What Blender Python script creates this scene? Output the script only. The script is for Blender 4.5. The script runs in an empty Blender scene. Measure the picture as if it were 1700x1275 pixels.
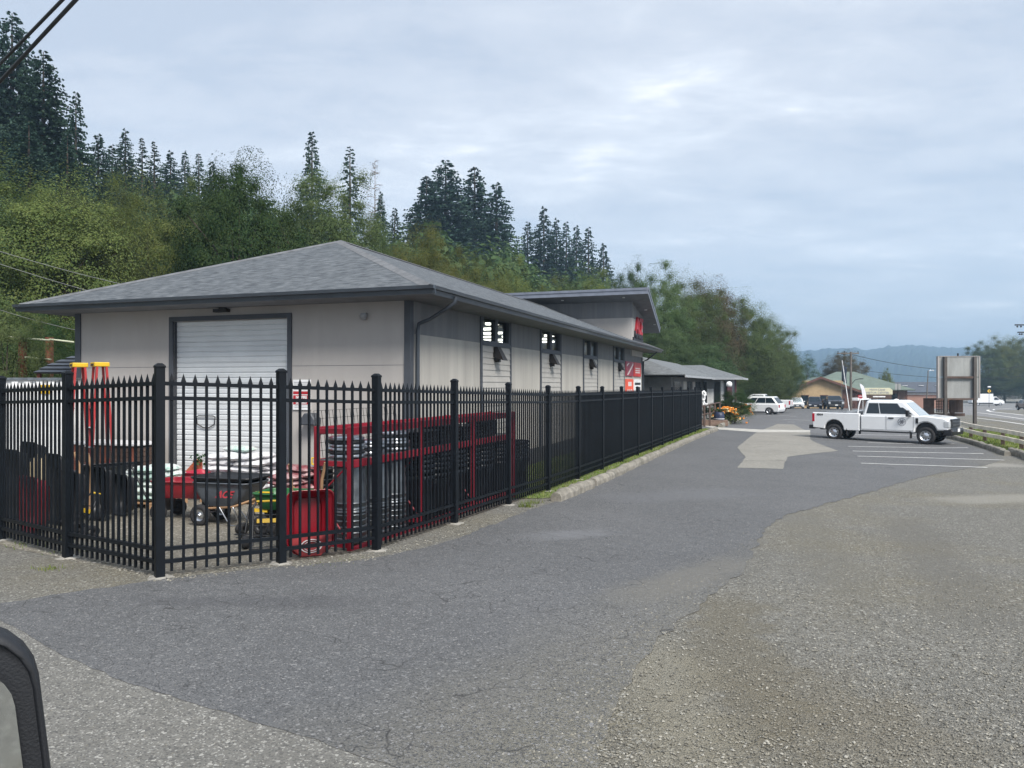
import bpy, bmesh, math, random
import numpy as np
from mathutils import Vector, Matrix
random.seed(7)
R = math.radians
scene = bpy.context.scene
COL = scene.collection
CAMZ = 2.05; F = 1277.0; CX = 850.0; CY = 637.5

# ------------------------------------------------------------------ terrain: sum of two piecewise-linear falls, so every cell is flat
GY = [(-60, 0), (8, 0), (10, -.10), (17, -.26), (42, -.33), (83, -.7), (116, -1.2), (160, -2.5), (4000, -3.2)]
GX = [(-3000, 0), (0, 0), (10, -.06), (17, -.25), (28, -.3), (48, -.42), (96, -.9), (3000, -.9)]
def pl(t, v):
    if v <= t[0][0]: return t[0][1]
    for (a, za), (b, zb) in zip(t, t[1:]):
        if v <= b: return za + (zb - za) * (v - a) / (b - a)
    return t[-1][1]
def g(x, y): return pl(GX, x) + pl(GY, y)
def G(px, py):                                   # ground point seen at a picture position
    d = 20.0
    for _ in range(60):
        x = (px - CX) / F * d
        d = .5 * d + .5 * (CAMZ - g(x, d)) * F / (py - CY)
    x = (px - CX) / F * d
    return Vector((x, d, g(x, d)))
def P(px, py, d): return Vector(((px - CX) / F * d, d, CAMZ + (CY - py) / F * d))

# ------------------------------------------------------------------ mesh builder
class MB:
    def __init__(s): s.v = []; s.f = []; s.m = []; s.sm = []
    def add(s, vs, fs, mi=0, smooth=False, M=None):
        o = len(s.v)
        s.v += [tuple(M @ Vector(p)) if M is not None else tuple(p) for p in vs]
        for f in fs:
            s.f.append([i + o for i in f]); s.m.append(mi); s.sm.append(smooth)
        return s
    def box(s, c, d, mi=0, M=None, rz=0, taper=1.0):
        x, y, z = d[0] / 2, d[1] / 2, d[2] / 2
        vs = [(-x, -y, -z), (x, -y, -z), (x, y, -z), (-x, y, -z)] + [(a * taper, b * taper, z) for a, b in ((-x, -y), (x, -y), (x, y), (-x, y))]
        T = Matrix.Translation(c) @ Matrix.Rotation(rz, 4, 'Z')
        if M is not None: T = M @ T
        return s.add(vs, [(0, 3, 2, 1), (4, 5, 6, 7), (0, 1, 5, 4), (1, 2, 6, 5), (2, 3, 7, 6), (3, 0, 4, 7)], mi, False, T)
    def b2(s, lo, hi, mi=0, M=None):
        return s.box([(a + b) / 2 for a, b in zip(lo, hi)], [abs(b - a) for a, b in zip(lo, hi)], mi, M)
    def cyl(s, p0, p1, r0, r1=None, n=12, mi=0, caps=True, smooth=True, M=None):
        r1 = r0 if r1 is None else r1
        p0, p1 = Vector(p0), Vector(p1); ax = (p1 - p0).normalized()
        a = ax.orthogonal().normalized(); b = ax.cross(a)
        vs = []
        for p, r in ((p0, r0), (p1, r1)):
            vs += [p + (a * math.cos(2 * math.pi * i / n) + b * math.sin(2 * math.pi * i / n)) * r for i in range(n)]
        s.add(vs, [(i, (i + 1) % n, n + (i + 1) % n, n + i) for i in range(n)], mi, smooth, M)
        if caps: s.add(vs, [tuple(range(n))[::-1], tuple(range(n, 2 * n))], mi, False, M)
        return s
    def tube(s, pts, r, n=6, mi=0, M=None, smooth=True):
        pts = [Vector(p) for p in pts]; vs = []; k = len(pts)
        rr = r if isinstance(r, (list, tuple)) else [r] * k
        ref = None
        for i, p in enumerate(pts):
            t = (pts[min(i + 1, k - 1)] - pts[max(i - 1, 0)]).normalized()
            if ref is None: ref = t.orthogonal().normalized()
            a = (ref - t * ref.dot(t)).normalized(); ref = a; b = t.cross(a)
            vs += [p + (a * math.cos(2 * math.pi * j / n) + b * math.sin(2 * math.pi * j / n)) * rr[i] for j in range(n)]
        fs = [(i * n + j, i * n + (j + 1) % n, (i + 1) * n + (j + 1) % n, (i + 1) * n + j) for i in range(k - 1) for j in range(n)]
        s.add(vs, fs, mi, smooth, M)
        return s.add(vs, [tuple(range(n))[::-1], tuple(range((k - 1) * n, k * n))], mi, False, M)
    def lathe(s, prof, n=20, mi=0, M=None, smooth=True, c=(0, 0, 0)):
        vs = [(c[0] + r * math.cos(2 * math.pi * i / n), c[1] + r * math.sin(2 * math.pi * i / n), c[2] + z) for r, z in prof for i in range(n)]
        return s.add(vs, [(k * n + i, k * n + (i + 1) % n, (k + 1) * n + (i + 1) % n, (k + 1) * n + i) for k in range(len(prof) - 1) for i in range(n)], mi, smooth, M)
    def prism(s, out, y0, y1, mi=0, M=None, bev=0.0):
        # outline in x,z pushed along y; bev shrinks the outline at both ends
        n = len(out); cx = sum(p[0] for p in out) / n; cz = sum(p[1] for p in out) / n
        def ring(y, k):
            if k == 0: return [(x, y, z) for x, z in out]
            r = []
            for i in range(n):
                a, b, c = out[i - 1], out[i], out[(i + 1) % n]
                d1 = Vector((b[0] - a[0], b[1] - a[1])); d2 = Vector((c[0] - b[0], c[1] - b[1]))
                if d1.length < 1e-6 or d2.length < 1e-6: r.append((b[0], y, b[1])); continue
                d1.normalize(); d2.normalize()
                n1 = Vector((-d1.y, d1.x)); n2 = Vector((-d2.y, d2.x)); m = n1 + n2
                m = m / max(m.length_squared / 2, .6) if m.length > .2 else n1
                r.append((b[0] + m.x * k * sgn, y, b[1] + m.y * k * sgn))
            return r
        area = sum(out[i - 1][0] * out[i][1] - out[i][0] * out[i - 1][1] for i in range(n))
        sgn = 1 if area > 0 else -1
        rings = [ring(y0, bev), ring(y0 + bev, 0), ring(y1 - bev, 0), ring(y1, bev)] if bev else [ring(y0, 0), ring(y1, 0)]
        return s.loft(rings, mi, M)
    def loft(s, rings, mi=0, M=None, smooth=False, caps=True):
        n = len(rings[0]); vs = [p for r in rings for p in r]
        fs = [(k * n + i, k * n + (i + 1) % n, (k + 1) * n + (i + 1) % n, (k + 1) * n + i) for k in range(len(rings) - 1) for i in range(n)]
        s.add(vs, fs, mi, smooth, M)
        if caps: s.add(vs, [tuple(range(n))[::-1], tuple(range((len(rings) - 1) * n, len(rings) * n))], mi, False, M)
        return s
    def ball(s, c, r, mi=0, n=12, M=None, sq=(1, 1, 1)):
        prof = [(max(1e-4, math.sin(math.pi * k / 8)) * r, -math.cos(math.pi * k / 8) * r) for k in range(9)]
        T = Matrix.Translation(c) @ Matrix.Diagonal((sq[0], sq[1], sq[2], 1))
        return s.lathe(prof, n, mi, T if M is None else M @ T)
    def quad(s, a, b, c, d, mi=0, M=None): return s.add([a, b, c, d], [(0, 1, 2, 3)], mi, False, M)
    def build(s, name, mats, parent=None, loc=None, rz=0, bevel=0, fix=True):
        me = bpy.data.meshes.new(name); me.from_pydata(s.v, [], s.f)
        for m in (mats if isinstance(mats, (list, tuple)) else [mats]): me.materials.append(m)
        me.polygons.foreach_set('material_index', s.m); me.polygons.foreach_set('use_smooth', s.sm)
        if fix:
            bm = bmesh.new(); bm.from_mesh(me); bmesh.ops.recalc_face_normals(bm, faces=bm.faces); bm.to_mesh(me); bm.free()
        o = bpy.data.objects.new(name, me); COL.objects.link(o)
        if parent is not None: o.parent = parent
        if loc is not None: o.location = loc
        if rz: o.rotation_euler.z = rz
        if bevel:
            b = o.modifiers.new('edge', 'BEVEL'); b.width = bevel; b.segments = 2; b.limit_method = 'ANGLE'; b.angle_limit = R(40)
        return o
def tag(o, label=None, cat=None, group=None, kind=None):
    if label: o['label'] = label
    if cat: o['category'] = cat
    if group: o['group'] = group
    if kind: o['kind'] = kind
    return o
def thing(name, label, cat, loc=(0, 0, 0), rz=0, group=None):
    o = bpy.data.objects.new(name, None); COL.objects.link(o); o.empty_display_size = .2
    o.location = loc; o.rotation_euler.z = rz
    return tag(o, label, cat, group)
KIDS = {}
def kids(o):
    return [c for c in bpy.data.objects if c.parent == o]
def dup(o, loc=None, rz=None, label=None, group=None, parent=None):
    c = o.copy(); COL.objects.link(c)
    if parent is not None: c.parent = parent
    if loc is not None: c.location = loc
    if rz is not None: c.rotation_euler.z = rz
    if label: c['label'] = label
    if group: c['group'] = group
    for ch in kids(o): dup(ch, parent=c)
    return c
def text(body, size, mat, parent, loc, rot, name='lettering', ext=.004, shear=0, bold=0, align='CENTER', sx=1):
    cu = bpy.data.curves.new(name, 'FONT'); cu.body = body; cu.size = size; cu.extrude = ext; cu.align_x = align; cu.align_y = 'CENTER'
    cu.shear = shear; cu.offset = bold
    o = bpy.data.objects.new(name, cu); COL.objects.link(o); cu.materials.append(mat)
    dg = bpy.context.evaluated_depsgraph_get()
    me = bpy.data.meshes.new_from_object(o.evaluated_get(dg))
    bpy.data.objects.remove(o); bpy.data.curves.remove(cu)
    o = bpy.data.objects.new(name, me); COL.objects.link(o)
    if not me.materials: me.materials.append(mat)
    o.parent = parent; o.location = loc; o.rotation_euler = rot; o.scale.x = sx
    return o

# ------------------------------------------------------------------ materials
def nodes(m):
    m.use_nodes = True; nt = m.node_tree
    return nt, nt.nodes, nt.links, nt.nodes['Principled BSDF']
def mat(name, col, rough=.6, metal=0, var=.15, scale=3, bump=0, bscale=40, coat=0, spec=.5, dirt=None, dscale=1.2, stretch=None):
    m = bpy.data.materials.new(name); nt, N, L, b = nodes(m)
    b.inputs['Roughness'].default_value = rough; b.inputs['Metallic'].default_value = metal
    b.inputs['Coat Weight'].default_value = coat; b.inputs['Specular IOR Level'].default_value = spec
    tc = N.new('ShaderNodeTexCoord'); co = tc.outputs['Object']
    if stretch:
        mp = N.new('ShaderNodeMapping'); mp.inputs['Scale'].default_value = stretch; L.new(co, mp.inputs[0]); co = mp.outputs[0]
    nz = N.new('ShaderNodeTexNoise'); nz.inputs['Scale'].default_value = scale; nz.inputs['Detail'].default_value = 5; L.new(co, nz.inputs['Vector'])
    rp = N.new('ShaderNodeValToRGB'); e = rp.color_ramp.elements
    e[0].position = .3; e[1].position = .7
    e[0].color = (*[c * (1 - var) for c in col], 1); e[1].color = (*[min(1, c * (1 + var)) for c in col], 1)
    L.new(nz.outputs['Fac'], rp.inputs[0]); out = rp.outputs[0]
    if dirt:
        n2 = N.new('ShaderNodeTexNoise'); n2.inputs['Scale'].default_value = dscale; n2.inputs['Detail'].default_value = 8; n2.inputs['Roughness'].default_value = .7
        L.new(co, n2.inputs['Vector'])
        r2 = N.new('ShaderNodeValToRGB'); r2.color_ramp.elements[0].position = .45; r2.color_ramp.elements[1].position = .75
        L.new(n2.outputs['Fac'], r2.inputs[0])
        mx = N.new('ShaderNodeMix'); mx.data_type = 'RGBA'; L.new(r2.outputs[0], mx.inputs[0]); L.new(out, mx.inputs[6]); mx.inputs[7].default_value = (*dirt, 1); out = mx.outputs[2]
    L.new(out, b.inputs['Base Color'])
    if bump:
        n3 = N.new('ShaderNodeTexNoise'); n3.inputs['Scale'].default_value = bscale; n3.inputs['Detail'].default_value = 4; L.new(co, n3.inputs['Vector'])
        bp = N.new('ShaderNodeBump'); bp.inputs['Strength'].default_value = bump; bp.inputs['Distance'].default_value = .02
        L.new(n3.outputs['Fac'], bp.inputs['Height']); L.new(bp.outputs[0], b.inputs['Normal'])
    return m
def emis(name, col, s):
    m = bpy.data.materials.new(name); nt, N, L, b = nodes(m)
    b.inputs['Base Color'].default_value = (*[min(.9, c) for c in col], 1); b.inputs['Emission Color'].default_value = (*col, 1); b.inputs['Emission Strength'].default_value = s
    return m
def glassmat(name, tint=(.8, .85, .85), dark=.0):
    m = bpy.data.materials.new(name); m.use_nodes = True; nt = m.node_tree; N = nt.nodes; L = nt.links; N.clear()
    o = N.new('ShaderNodeOutputMaterial'); t = N.new('ShaderNodeBsdfTransparent'); t.inputs[0].default_value = (*tint, 1)
    gl = N.new('ShaderNodeBsdfGlossy'); gl.inputs['Roughness'].default_value = .03
    fr = N.new('ShaderNodeFresnel'); fr.inputs[0].default_value = 1.16
    mx = N.new('ShaderNodeMixShader'); L.new(fr.outputs[0], mx.inputs[0]); L.new(t.outputs[0], mx.inputs[1]); L.new(gl.outputs[0], mx.inputs[2]); L.new(mx.outputs[0], o.inputs[0])
    return m
def foliage(name, c1, c2, c3, trans=.42, nscale=.8):
    m = bpy.data.materials.new(name); m.use_nodes = True; nt = m.node_tree; N = nt.nodes; L = nt.links; N.clear()
    o = N.new('ShaderNodeOutputMaterial')
    ge = N.new('ShaderNodeNewGeometry'); tc = N.new('ShaderNodeTexCoord'); oi = N.new('ShaderNodeObjectInfo')
    nz = N.new('ShaderNodeTexNoise'); nz.inputs['Scale'].default_value = nscale; nz.inputs['Detail'].default_value = 3; L.new(tc.outputs['Object'], nz.inputs['Vector'])
    rp = N.new('ShaderNodeValToRGB'); rp.color_ramp.elements[0].position = .38; rp.color_ramp.elements[1].position = .62
    L.new(nz.outputs['Fac'], rp.inputs[0])
    a = N.new('ShaderNodeMix'); a.data_type = 'RGBA'; a.inputs[6].default_value = (*c1, 1); a.inputs[7].default_value = (*c2, 1); L.new(rp.outputs[0], a.inputs[0])
    mth = N.new('ShaderNodeMath'); mth.operation = 'POWER'; mth.inputs[1].default_value = 3.5; L.new(ge.outputs['Random Per Island'], mth.inputs[0])
    c = N.new('ShaderNodeMix'); c.data_type = 'RGBA'; c.inputs[7].default_value = (*c3, 1); L.new(mth.outputs[0], c.inputs[0]); L.new(a.outputs[2], c.inputs[6])
    hs = N.new('ShaderNodeHueSaturation'); L.new(c.outputs[2], hs.inputs['Color'])
    mr = N.new('ShaderNodeMapRange'); mr.inputs[3].default_value = .475; mr.inputs[4].default_value = .52; L.new(oi.outputs['Random'], mr.inputs[0]); L.new(mr.outputs[0], hs.inputs['Hue'])
    m2 = N.new('ShaderNodeMapRange'); m2.inputs[3].default_value = .75; m2.inputs[4].default_value = 1.2; L.new(oi.outputs['Random'], m2.inputs[0]); L.new(m2.outputs[0], hs.inputs['Value'])
    d = N.new('ShaderNodeBsdfDiffuse'); t = N.new('ShaderNodeBsdfTranslucent'); L.new(hs.outputs[0], d.inputs[0]); L.new(hs.outputs[0], t.inputs[0])
    mx = N.new('ShaderNodeMixShader'); mx.inputs[0].default_value = trans; L.new(d.outputs[0], mx.inputs[1]); L.new(t.outputs[0], mx.inputs[2]); L.new(mx.outputs[0], o.inputs[0])
    return m
M = {}
M['black_metal'] = mat('black_powder_coat', (.004, .006, .009), .5, var=.3, spec=.22)
M['rubber'] = mat('tyre_rubber', (.018, .018, .02), .85, bump=.2, bscale=60)
M['plastic_black'] = mat('black_plastic', (.012, .013, .016), .45, bump=.1)
M['bin_black'] = mat('black_bin_plastic', (.012, .015, .021), .4)
M['steel'] = mat('bright_steel', (.55, .57, .6), .3, 1, bump=.05)
M['galv'] = mat('galvanised_steel', (.24, .26, .28), .38, .85, var=.25, scale=9, bump=.1)
M['red_rack'] = mat('red_enamel', (.27, .010, .025), .4, dirt=(.2, .02, .03), dscale=3)
M['red_tray'] = mat('red_tray_paint', (.23, .008, .018), .35, coat=.3)
M['pink_red'] = mat('faded_red_plastic', (.42, .025, .055), .5)
M['green'] = mat('green_cart_paint', (.02, .12, .035), .45)
M['yellow'] = mat('yellow_plastic', (.6, .38, .012), .5)
M['orange'] = mat('orange_plastic', (.75, .13, .04), .5)
M['grey_tray'] = mat('grey_tray_steel', (.09, .105, .125), .45, dirt=(.06, .07, .085))
M['wood'] = mat('worn_pine', (.33, .2, .11), .8, var=.3, scale=2, stretch=(1, 1, .1), bump=.3)
M['wood_dark'] = mat('brown_stained_wood', (.075, .048, .038), .8, var=.3, bump=.3)
M['wood_white'] = mat('weathered_white_timber', (.7, .65, .55), .85, var=.2, dirt=(.5, .45, .37), bump=.4)
M['bag_white'] = mat('white_plastic_sack', (.66, .66, .68), .5, var=.1, scale=2, bump=.5, bscale=9, dirt=(.45, .46, .5), dscale=4)
M['bag_green'] = mat('sack_with_green_print', (.64, .67, .66), .5, dirt=(.05, .28, .2), dscale=3, bump=.5, bscale=9)
M['bag_red'] = mat('dark_red_sack', (.2, .05, .06), .5, dirt=(.6, .5, .5), dscale=3, bump=.5, bscale=9)
M['white_paint'] = mat('white_vehicle_paint', (.74, .76, .78), .25, coat=.6, var=.03)
M['dark_paint'] = mat('dark_blue_vehicle_paint', (.012, .016, .028), .25, coat=.6)
M['silver_paint'] = mat('silver_vehicle_paint', (.32, .34, .36), .3, coat=.5, var=.05)
M['grey_paint'] = mat('grey_vehicle_paint', (.16, .17, .17), .35, coat=.4)
M['car_glass'] = mat('tinted_window', (.012, .02, .028), .08, var=.1, spec=.55)
M['wind_glass'] = mat('windscreen', (.30, .35, .37), .08, var=.1, coat=.8, spec=.8)
M['lamp_red'] = mat('tail_lamp', (.4, .01, .03), .2, coat=.5)
M['lamp_clear'] = mat('head_lamp', (.6, .63, .66), .12, .3, coat=.6)
M['amber'] = mat('amber_lens', (.8, .3, .03), .2)
M['concrete'] = mat('kerb_concrete', (.22, .205, .175), .9, var=.35, scale=6, bump=.7, bscale=22, dirt=(.11, .105, .08), dscale=2.5)
M['white'] = mat('white_board', (.72, .73, .74), .6)
M['bark'] = mat('bark', (.07, .055, .045), .95, var=.3, bump=.6, bscale=12)
M['rust'] = mat('rust_brown_steel', (.16, .05, .03), .85, var=.4, scale=6)
# ------------------------------------------------------------------ camera, sun, sky
cam = bpy.data.cameras.new('camera'); co = bpy.data.objects.new('camera', cam); COL.objects.link(co)
co.location = (0, 0, CAMZ); co.rotation_euler = (R(90), 0, 0)
cam.sensor_width = 36; cam.lens = 36 * F / 1700; cam.clip_end = 9000; cam.clip_start = .05
scene.camera = co
SUN_EL, SUN_AZ = 44, 150          # degrees; azimuth clockwise from +Y
sl = bpy.data.lights.new('sun', 'SUN'); sl.energy = 1.5; sl.angle = R(22); sl.color = (1, .95, .88)
so = bpy.data.objects.new('sun', sl); COL.objects.link(so)
sd = Vector((math.sin(R(SUN_AZ)) * math.cos(R(SUN_EL)), math.cos(R(SUN_AZ)) * math.cos(R(SUN_EL)), math.sin(R(SUN_EL))))
so.rotation_euler = sd.to_track_quat('Z', 'Y').to_euler(); so.location = sd * 60
w = bpy.data.worlds.new('World'); scene.world = w; w.use_nodes = True
N = w.node_tree.nodes; L = w.node_tree.links; bg = N['Background']; bg.inputs['Strength'].default_value = .1
sky = N.new('ShaderNodeTexSky'); sky.sky_type = 'NISHITA'; sky.sun_disc = False; sky.sun_elevation = R(SUN_EL); sky.sun_rotation = R(SUN_AZ)
tc = N.new('ShaderNodeTexCoord'); sp = N.new('ShaderNodeSeparateXYZ'); L.new(tc.outputs['Generated'], sp.inputs[0])
def wm(op, a, b=None, c=None):
    n = N.new('ShaderNodeMath'); n.operation = op
    for i, v in enumerate((a, b, c)):
        if v is None: continue
        if isinstance(v, (int, float)): n.inputs[i].default_value = v
        else: L.new(v, n.inputs[i])
    return n.outputs[0]
zz = wm('ADD', wm('MAXIMUM', sp.outputs[2], 0.0), .10)
cb = N.new('ShaderNodeCombineXYZ'); L.new(wm('DIVIDE', sp.outputs[0], zz), cb.inputs[0]); L.new(wm('DIVIDE', sp.outputs[1], zz), cb.inputs[1])
def cloud(scale, rough, sx, sy, off, detail=6):
    mp = N.new('ShaderNodeMapping'); mp.inputs['Scale'].default_value = (sx, sy, 1); mp.inputs['Location'].default_value = off; L.new(cb.outputs[0], mp.inputs[0])
    n = N.new('ShaderNodeTexNoise'); n.inputs['Scale'].default_value = scale; n.inputs['Detail'].default_value = detail; n.inputs['Roughness'].default_value = rough; n.inputs['Distortion'].default_value = .25
    L.new(mp.outputs[0], n.inputs['Vector']); return n.outputs['Fac']
c1 = cloud(1.0, .55, .9, 1.15, (3.1, 1.7, 0)); c2 = cloud(3.0, .64, .8, 1.3, (1.3, 5.2, 0))
cm = wm('ADD', wm('MULTIPLY', c1, .62), wm('MULTIPLY', c2, .38))
rp = N.new('ShaderNodeValToRGB'); el = rp.color_ramp.elements
el[0].position = .40; el[0].color = (1.64, 1.83, 2.12, 1)
el[1].position = .46; el[1].color = (1.86, 2.02, 2.27, 1)
e = el.new(.53); e.color = (2.06, 2.2, 2.42, 1)
e = el.new(.59); e.color = (2.4, 2.53, 2.72, 1)
e = el.new(.66); e.color = (3.3, 3.28, 3.34, 1)
L.new(cm, rp.inputs[0])
# overcast deck is bluer and duller low down
hz = N.new('ShaderNodeMapRange'); hz.inputs[1].default_value = 0.0; hz.inputs[2].default_value = .34; hz.inputs[3].default_value = 1; hz.inputs[4].default_value = 0; hz.interpolation_type = 'SMOOTHSTEP'; L.new(sp.outputs[2], hz.inputs[0])
m1 = N.new('ShaderNodeMix'); m1.data_type = 'RGBA'; L.new(wm('MULTIPLY', hz.outputs[0], .6), m1.inputs[0]); L.new(rp.outputs[0], m1.inputs[6]); m1.inputs[7].default_value = (1.6, 1.92, 2.38, 1)
m2 = N.new('ShaderNodeMix'); m2.data_type = 'RGBA'; m2.inputs[0].default_value = .92; L.new(sky.outputs[0], m2.inputs[6]); L.new(m1.outputs[2], m2.inputs[7])
L.new(m2.outputs[2], bg.inputs['Color'])
scene.view_settings.view_transform = 'Standard'; scene.view_settings.look = 'None'; scene.view_settings.exposure = 1.9; scene.view_settings.gamma = 1
scene.cycles.use_denoising = True; scene.cycles.max_bounces = 5; scene.cycles.transparent_max_bounces = 24; scene.cycles.volume_bounces = 0

# ------------------------------------------------------------------ ground sheets
XS = [a for a, _ in GX[1:-1]]; YS = [a for a, _ in GY[1:-1]]
def sheet(name, pts, dz, m, kind='structure', label=None):
    bm = bmesh.new(); f = bm.faces.new([bm.verts.new((p[0], p[1], 0)) for p in pts])
    bmesh.ops.triangulate(bm, faces=bm.faces[:])
    for x in XS: bmesh.ops.bisect_plane(bm, geom=bm.verts[:] + bm.edges[:] + bm.faces[:], plane_co=(x, 0, 0), plane_no=(1, 0, 0))
    for y in YS: bmesh.ops.bisect_plane(bm, geom=bm.verts[:] + bm.edges[:] + bm.faces[:], plane_co=(0, y, 0), plane_no=(0, 1, 0))
    for v in bm.verts: v.co.z = g(v.co.x, v.co.y) + dz
    bmesh.ops.recalc_face_normals(bm, faces=bm.faces)
    for f in bm.faces:
        if f.normal.z < 0: f.normal_flip()
    me = bpy.data.meshes.new(name); bm.to_mesh(me); bm.free(); me.materials.append(m)
    o = bpy.data.objects.new(name, me); COL.objects.link(o); o['kind'] = kind
    if label: o['label'] = label
    return o
def wig(pts, amp=.04, step=.35, seed=1, close=True):     # ragged outline
    rng = random.Random(seed); out = []
    n = len(pts)
    for i in range(n if close else n - 1):
        a = Vector(pts[i][:2]); b = Vector(pts[(i + 1) % n][:2]); k = max(1, min(160, int((b - a).length / step)))
        for j in range(k):
            p = a.lerp(b, j / k)
            if j: p += Vector((rng.uniform(-amp, amp), rng.uniform(-amp, amp)))
            out.append((p.x, p.y))
    if not close: out.append(tuple(pts[-1][:2]))
    return out
def groundmat(name, base, speck_lo, speck_hi, sp_scale, crack=0, patch=None, pscale=.35, rough=.9, dust=None, dustfn=None, bump=.5, big=.12, cscale=2.2, stain=None, extra=None):
    m = bpy.data.materials.new(name); nt, N, L, b = nodes(m); b.inputs['Roughness'].default_value = rough; b.inputs['Specular IOR Level'].default_value = .35
    tc = N.new('ShaderNodeTexCoord'); co = tc.outputs['Object']
    def noise(s, d=5, r=.6, off=None):
        n = N.new('ShaderNodeTexNoise'); n.inputs['Scale'].default_value = s; n.inputs['Detail'].default_value = d; n.inputs['Roughness'].default_value = r; L.new(co, n.inputs['Vector']); return n.outputs['Fac']
    def ramp(f, a, bb, ca=(0, 0, 0), cb=(1, 1, 1)):
        r = N.new('ShaderNodeValToRGB'); r.color_ramp.elements[0].position = a; r.color_ramp.elements[1].position = bb
        r.color_ramp.elements[0].color = (*ca, 1); r.color_ramp.elements[1].color = (*cb, 1); L.new(f, r.inputs[0]); return r.outputs[0]
    def mix(f, a, c):
        x = N.new('ShaderNodeMix'); x.data_type = 'RGBA'
        for s, v in ((0, f), (6, a), (7, c)):
            if isinstance(v, tuple): x.inputs[s].default_value = (*v, 1)
            elif isinstance(v, (int, float)): x.inputs[s].default_value = v
            else: L.new(v, x.inputs[s])
        return x.outputs[2]
    def mul(a, c):
        x = N.new('ShaderNodeMath'); x.operation = 'MULTIPLY'
        for s, v in ((0, a), (1, c)):
            if isinstance(v, (int, float)): x.inputs[s].default_value = v
            else: L.new(v, x.inputs[s])
        return x.outputs[0]
    vo = N.new('ShaderNodeTexVoronoi'); vo.inputs['Scale'].default_value = sp_scale * 1.7; L.new(co, vo.inputs['Vector'])
    v2 = N.new('ShaderNodeTexVoronoi'); v2.inputs['Scale'].default_value = sp_scale * 1.0; L.new(co, v2.inputs['Vector'])
    sx = N.new('ShaderNodeSeparateColor'); L.new(vo.outputs['Color'], sx.inputs[0])
    s2 = N.new('ShaderNodeSeparateColor'); L.new(v2.outputs['Color'], s2.inputs[0])
    col = mix(ramp(noise(.5, 8, .65), .3, .7), tuple(c * (1 - big) for c in base), tuple(c * (1 + big) for c in base))
    col = mix(ramp(noise(6, 4), .4, .75), col, tuple(c * .82 for c in base))
    if patch: col = mix(mul(ramp(noise(pscale, 6, .6), .48, .66), .85), col, patch)
    if dust:
        df = dustfn(N, L, co, noise); col = mix(df, col, mix(ramp(noise(1.1, 6), .3, .7), dust, tuple(c * .8 for c in dust)))
    col = mix(ramp(sx.outputs[0], .70, .86), col, speck_lo)
    col = mix(ramp(sx.outputs[1], .86, .97), col, speck_hi)
    col = mix(ramp(s2.outputs[0], .955, .985), col, tuple(min(.5, c * 1.1) for c in speck_hi))
    for dfn, dcol in (extra or ()): col = mix(dfn(N, L, co, noise), col, dcol)
    if stain: col = mix(stain(N, L, co, noise), col, tuple(c * .55 for c in base))
    hgt = vo.outputs['Distance']
    if crack:
        ds = N.new('ShaderNodeVectorMath'); ds.operation = 'MULTIPLY_ADD'
        nn = N.new('ShaderNodeTexNoise'); nn.inputs['Scale'].default_value = 3; L.new(co, nn.inputs['Vector']); L.new(nn.outputs['Color'], ds.inputs[0]); ds.inputs[1].default_value = (.35, .35, 0); L.new(co, ds.inputs[2])
        ve = N.new('ShaderNodeTexVoronoi'); ve.feature = 'DISTANCE_TO_EDGE'; ve.inputs['Scale'].default_value = cscale; L.new(ds.outputs[0], ve.inputs['Vector'])
        cr = ramp(ve.outputs['Distance'], .0, .018, (1, 1, 1), (0, 0, 0))
        ck = mul(mul(cr, ramp(noise(.9, 3), .42, .6)), crack)
        col = mix(ck, col, tuple(c * .25 for c in base))
    L.new(col, b.inputs['Base Color'])
    bp = N.new('ShaderNodeBump'); bp.inputs['Strength'].default_value = bump; bp.inputs['Distance'].default_value = .012; L.new(hgt, bp.inputs['Height'])
    b2 = N.new('ShaderNodeBump'); b2.inputs['Strength'].default_value = bump; b2.inputs['Distance'].default_value = .03; L.new(noise(9, 6, .7), b2.inputs['Height']); L.new(bp.outputs[0], b2.inputs['Normal'])
    L.new(b2.outputs[0], b.inputs['Normal'])
    return m
def linefn(p0, p1, width, amount=1.0, nz=.8, ns=1.4):
    # 0..1 across a line on the ground (left of p0->p1 = 0), edge broken up by noise
    a = Vector(p0[:2]); d = (Vector(p1[:2]) - a).normalized(); n = Vector((d.y, -d.x))
    def fn(N, L, co, noise):
        dt = N.new('ShaderNodeVectorMath'); dt.operation = 'DOT_PRODUCT'; L.new(co, dt.inputs[0]); dt.inputs[1].default_value = (n.x, n.y, 0)
        ad = N.new('ShaderNodeMath'); ad.operation = 'ADD'; L.new(dt.outputs['Value'], ad.inputs[0]); ad.inputs[1].default_value = -a.dot(n)
        n2 = N.new('ShaderNodeMath'); n2.operation = 'MULTIPLY_ADD'; L.new(noise(ns, 8, .72), n2.inputs[0]); n2.inputs[1].default_value = nz * 2; n2.inputs[2].default_value = -nz
        a2 = N.new('ShaderNodeMath'); a2.operation = 'ADD'; L.new(ad.outputs[0], a2.inputs[0]); L.new(n2.outputs[0], a2.inputs[1])
        mr = N.new('ShaderNodeMapRange'); mr.inputs[1].default_value = -width / 2; mr.inputs[2].default_value = width / 2; mr.inputs[3].default_value = 0; mr.inputs[4].default_value = amount; L.new(a2.outputs[0], mr.inputs[0])
        return mr.outputs[0]
    return fn
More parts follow.
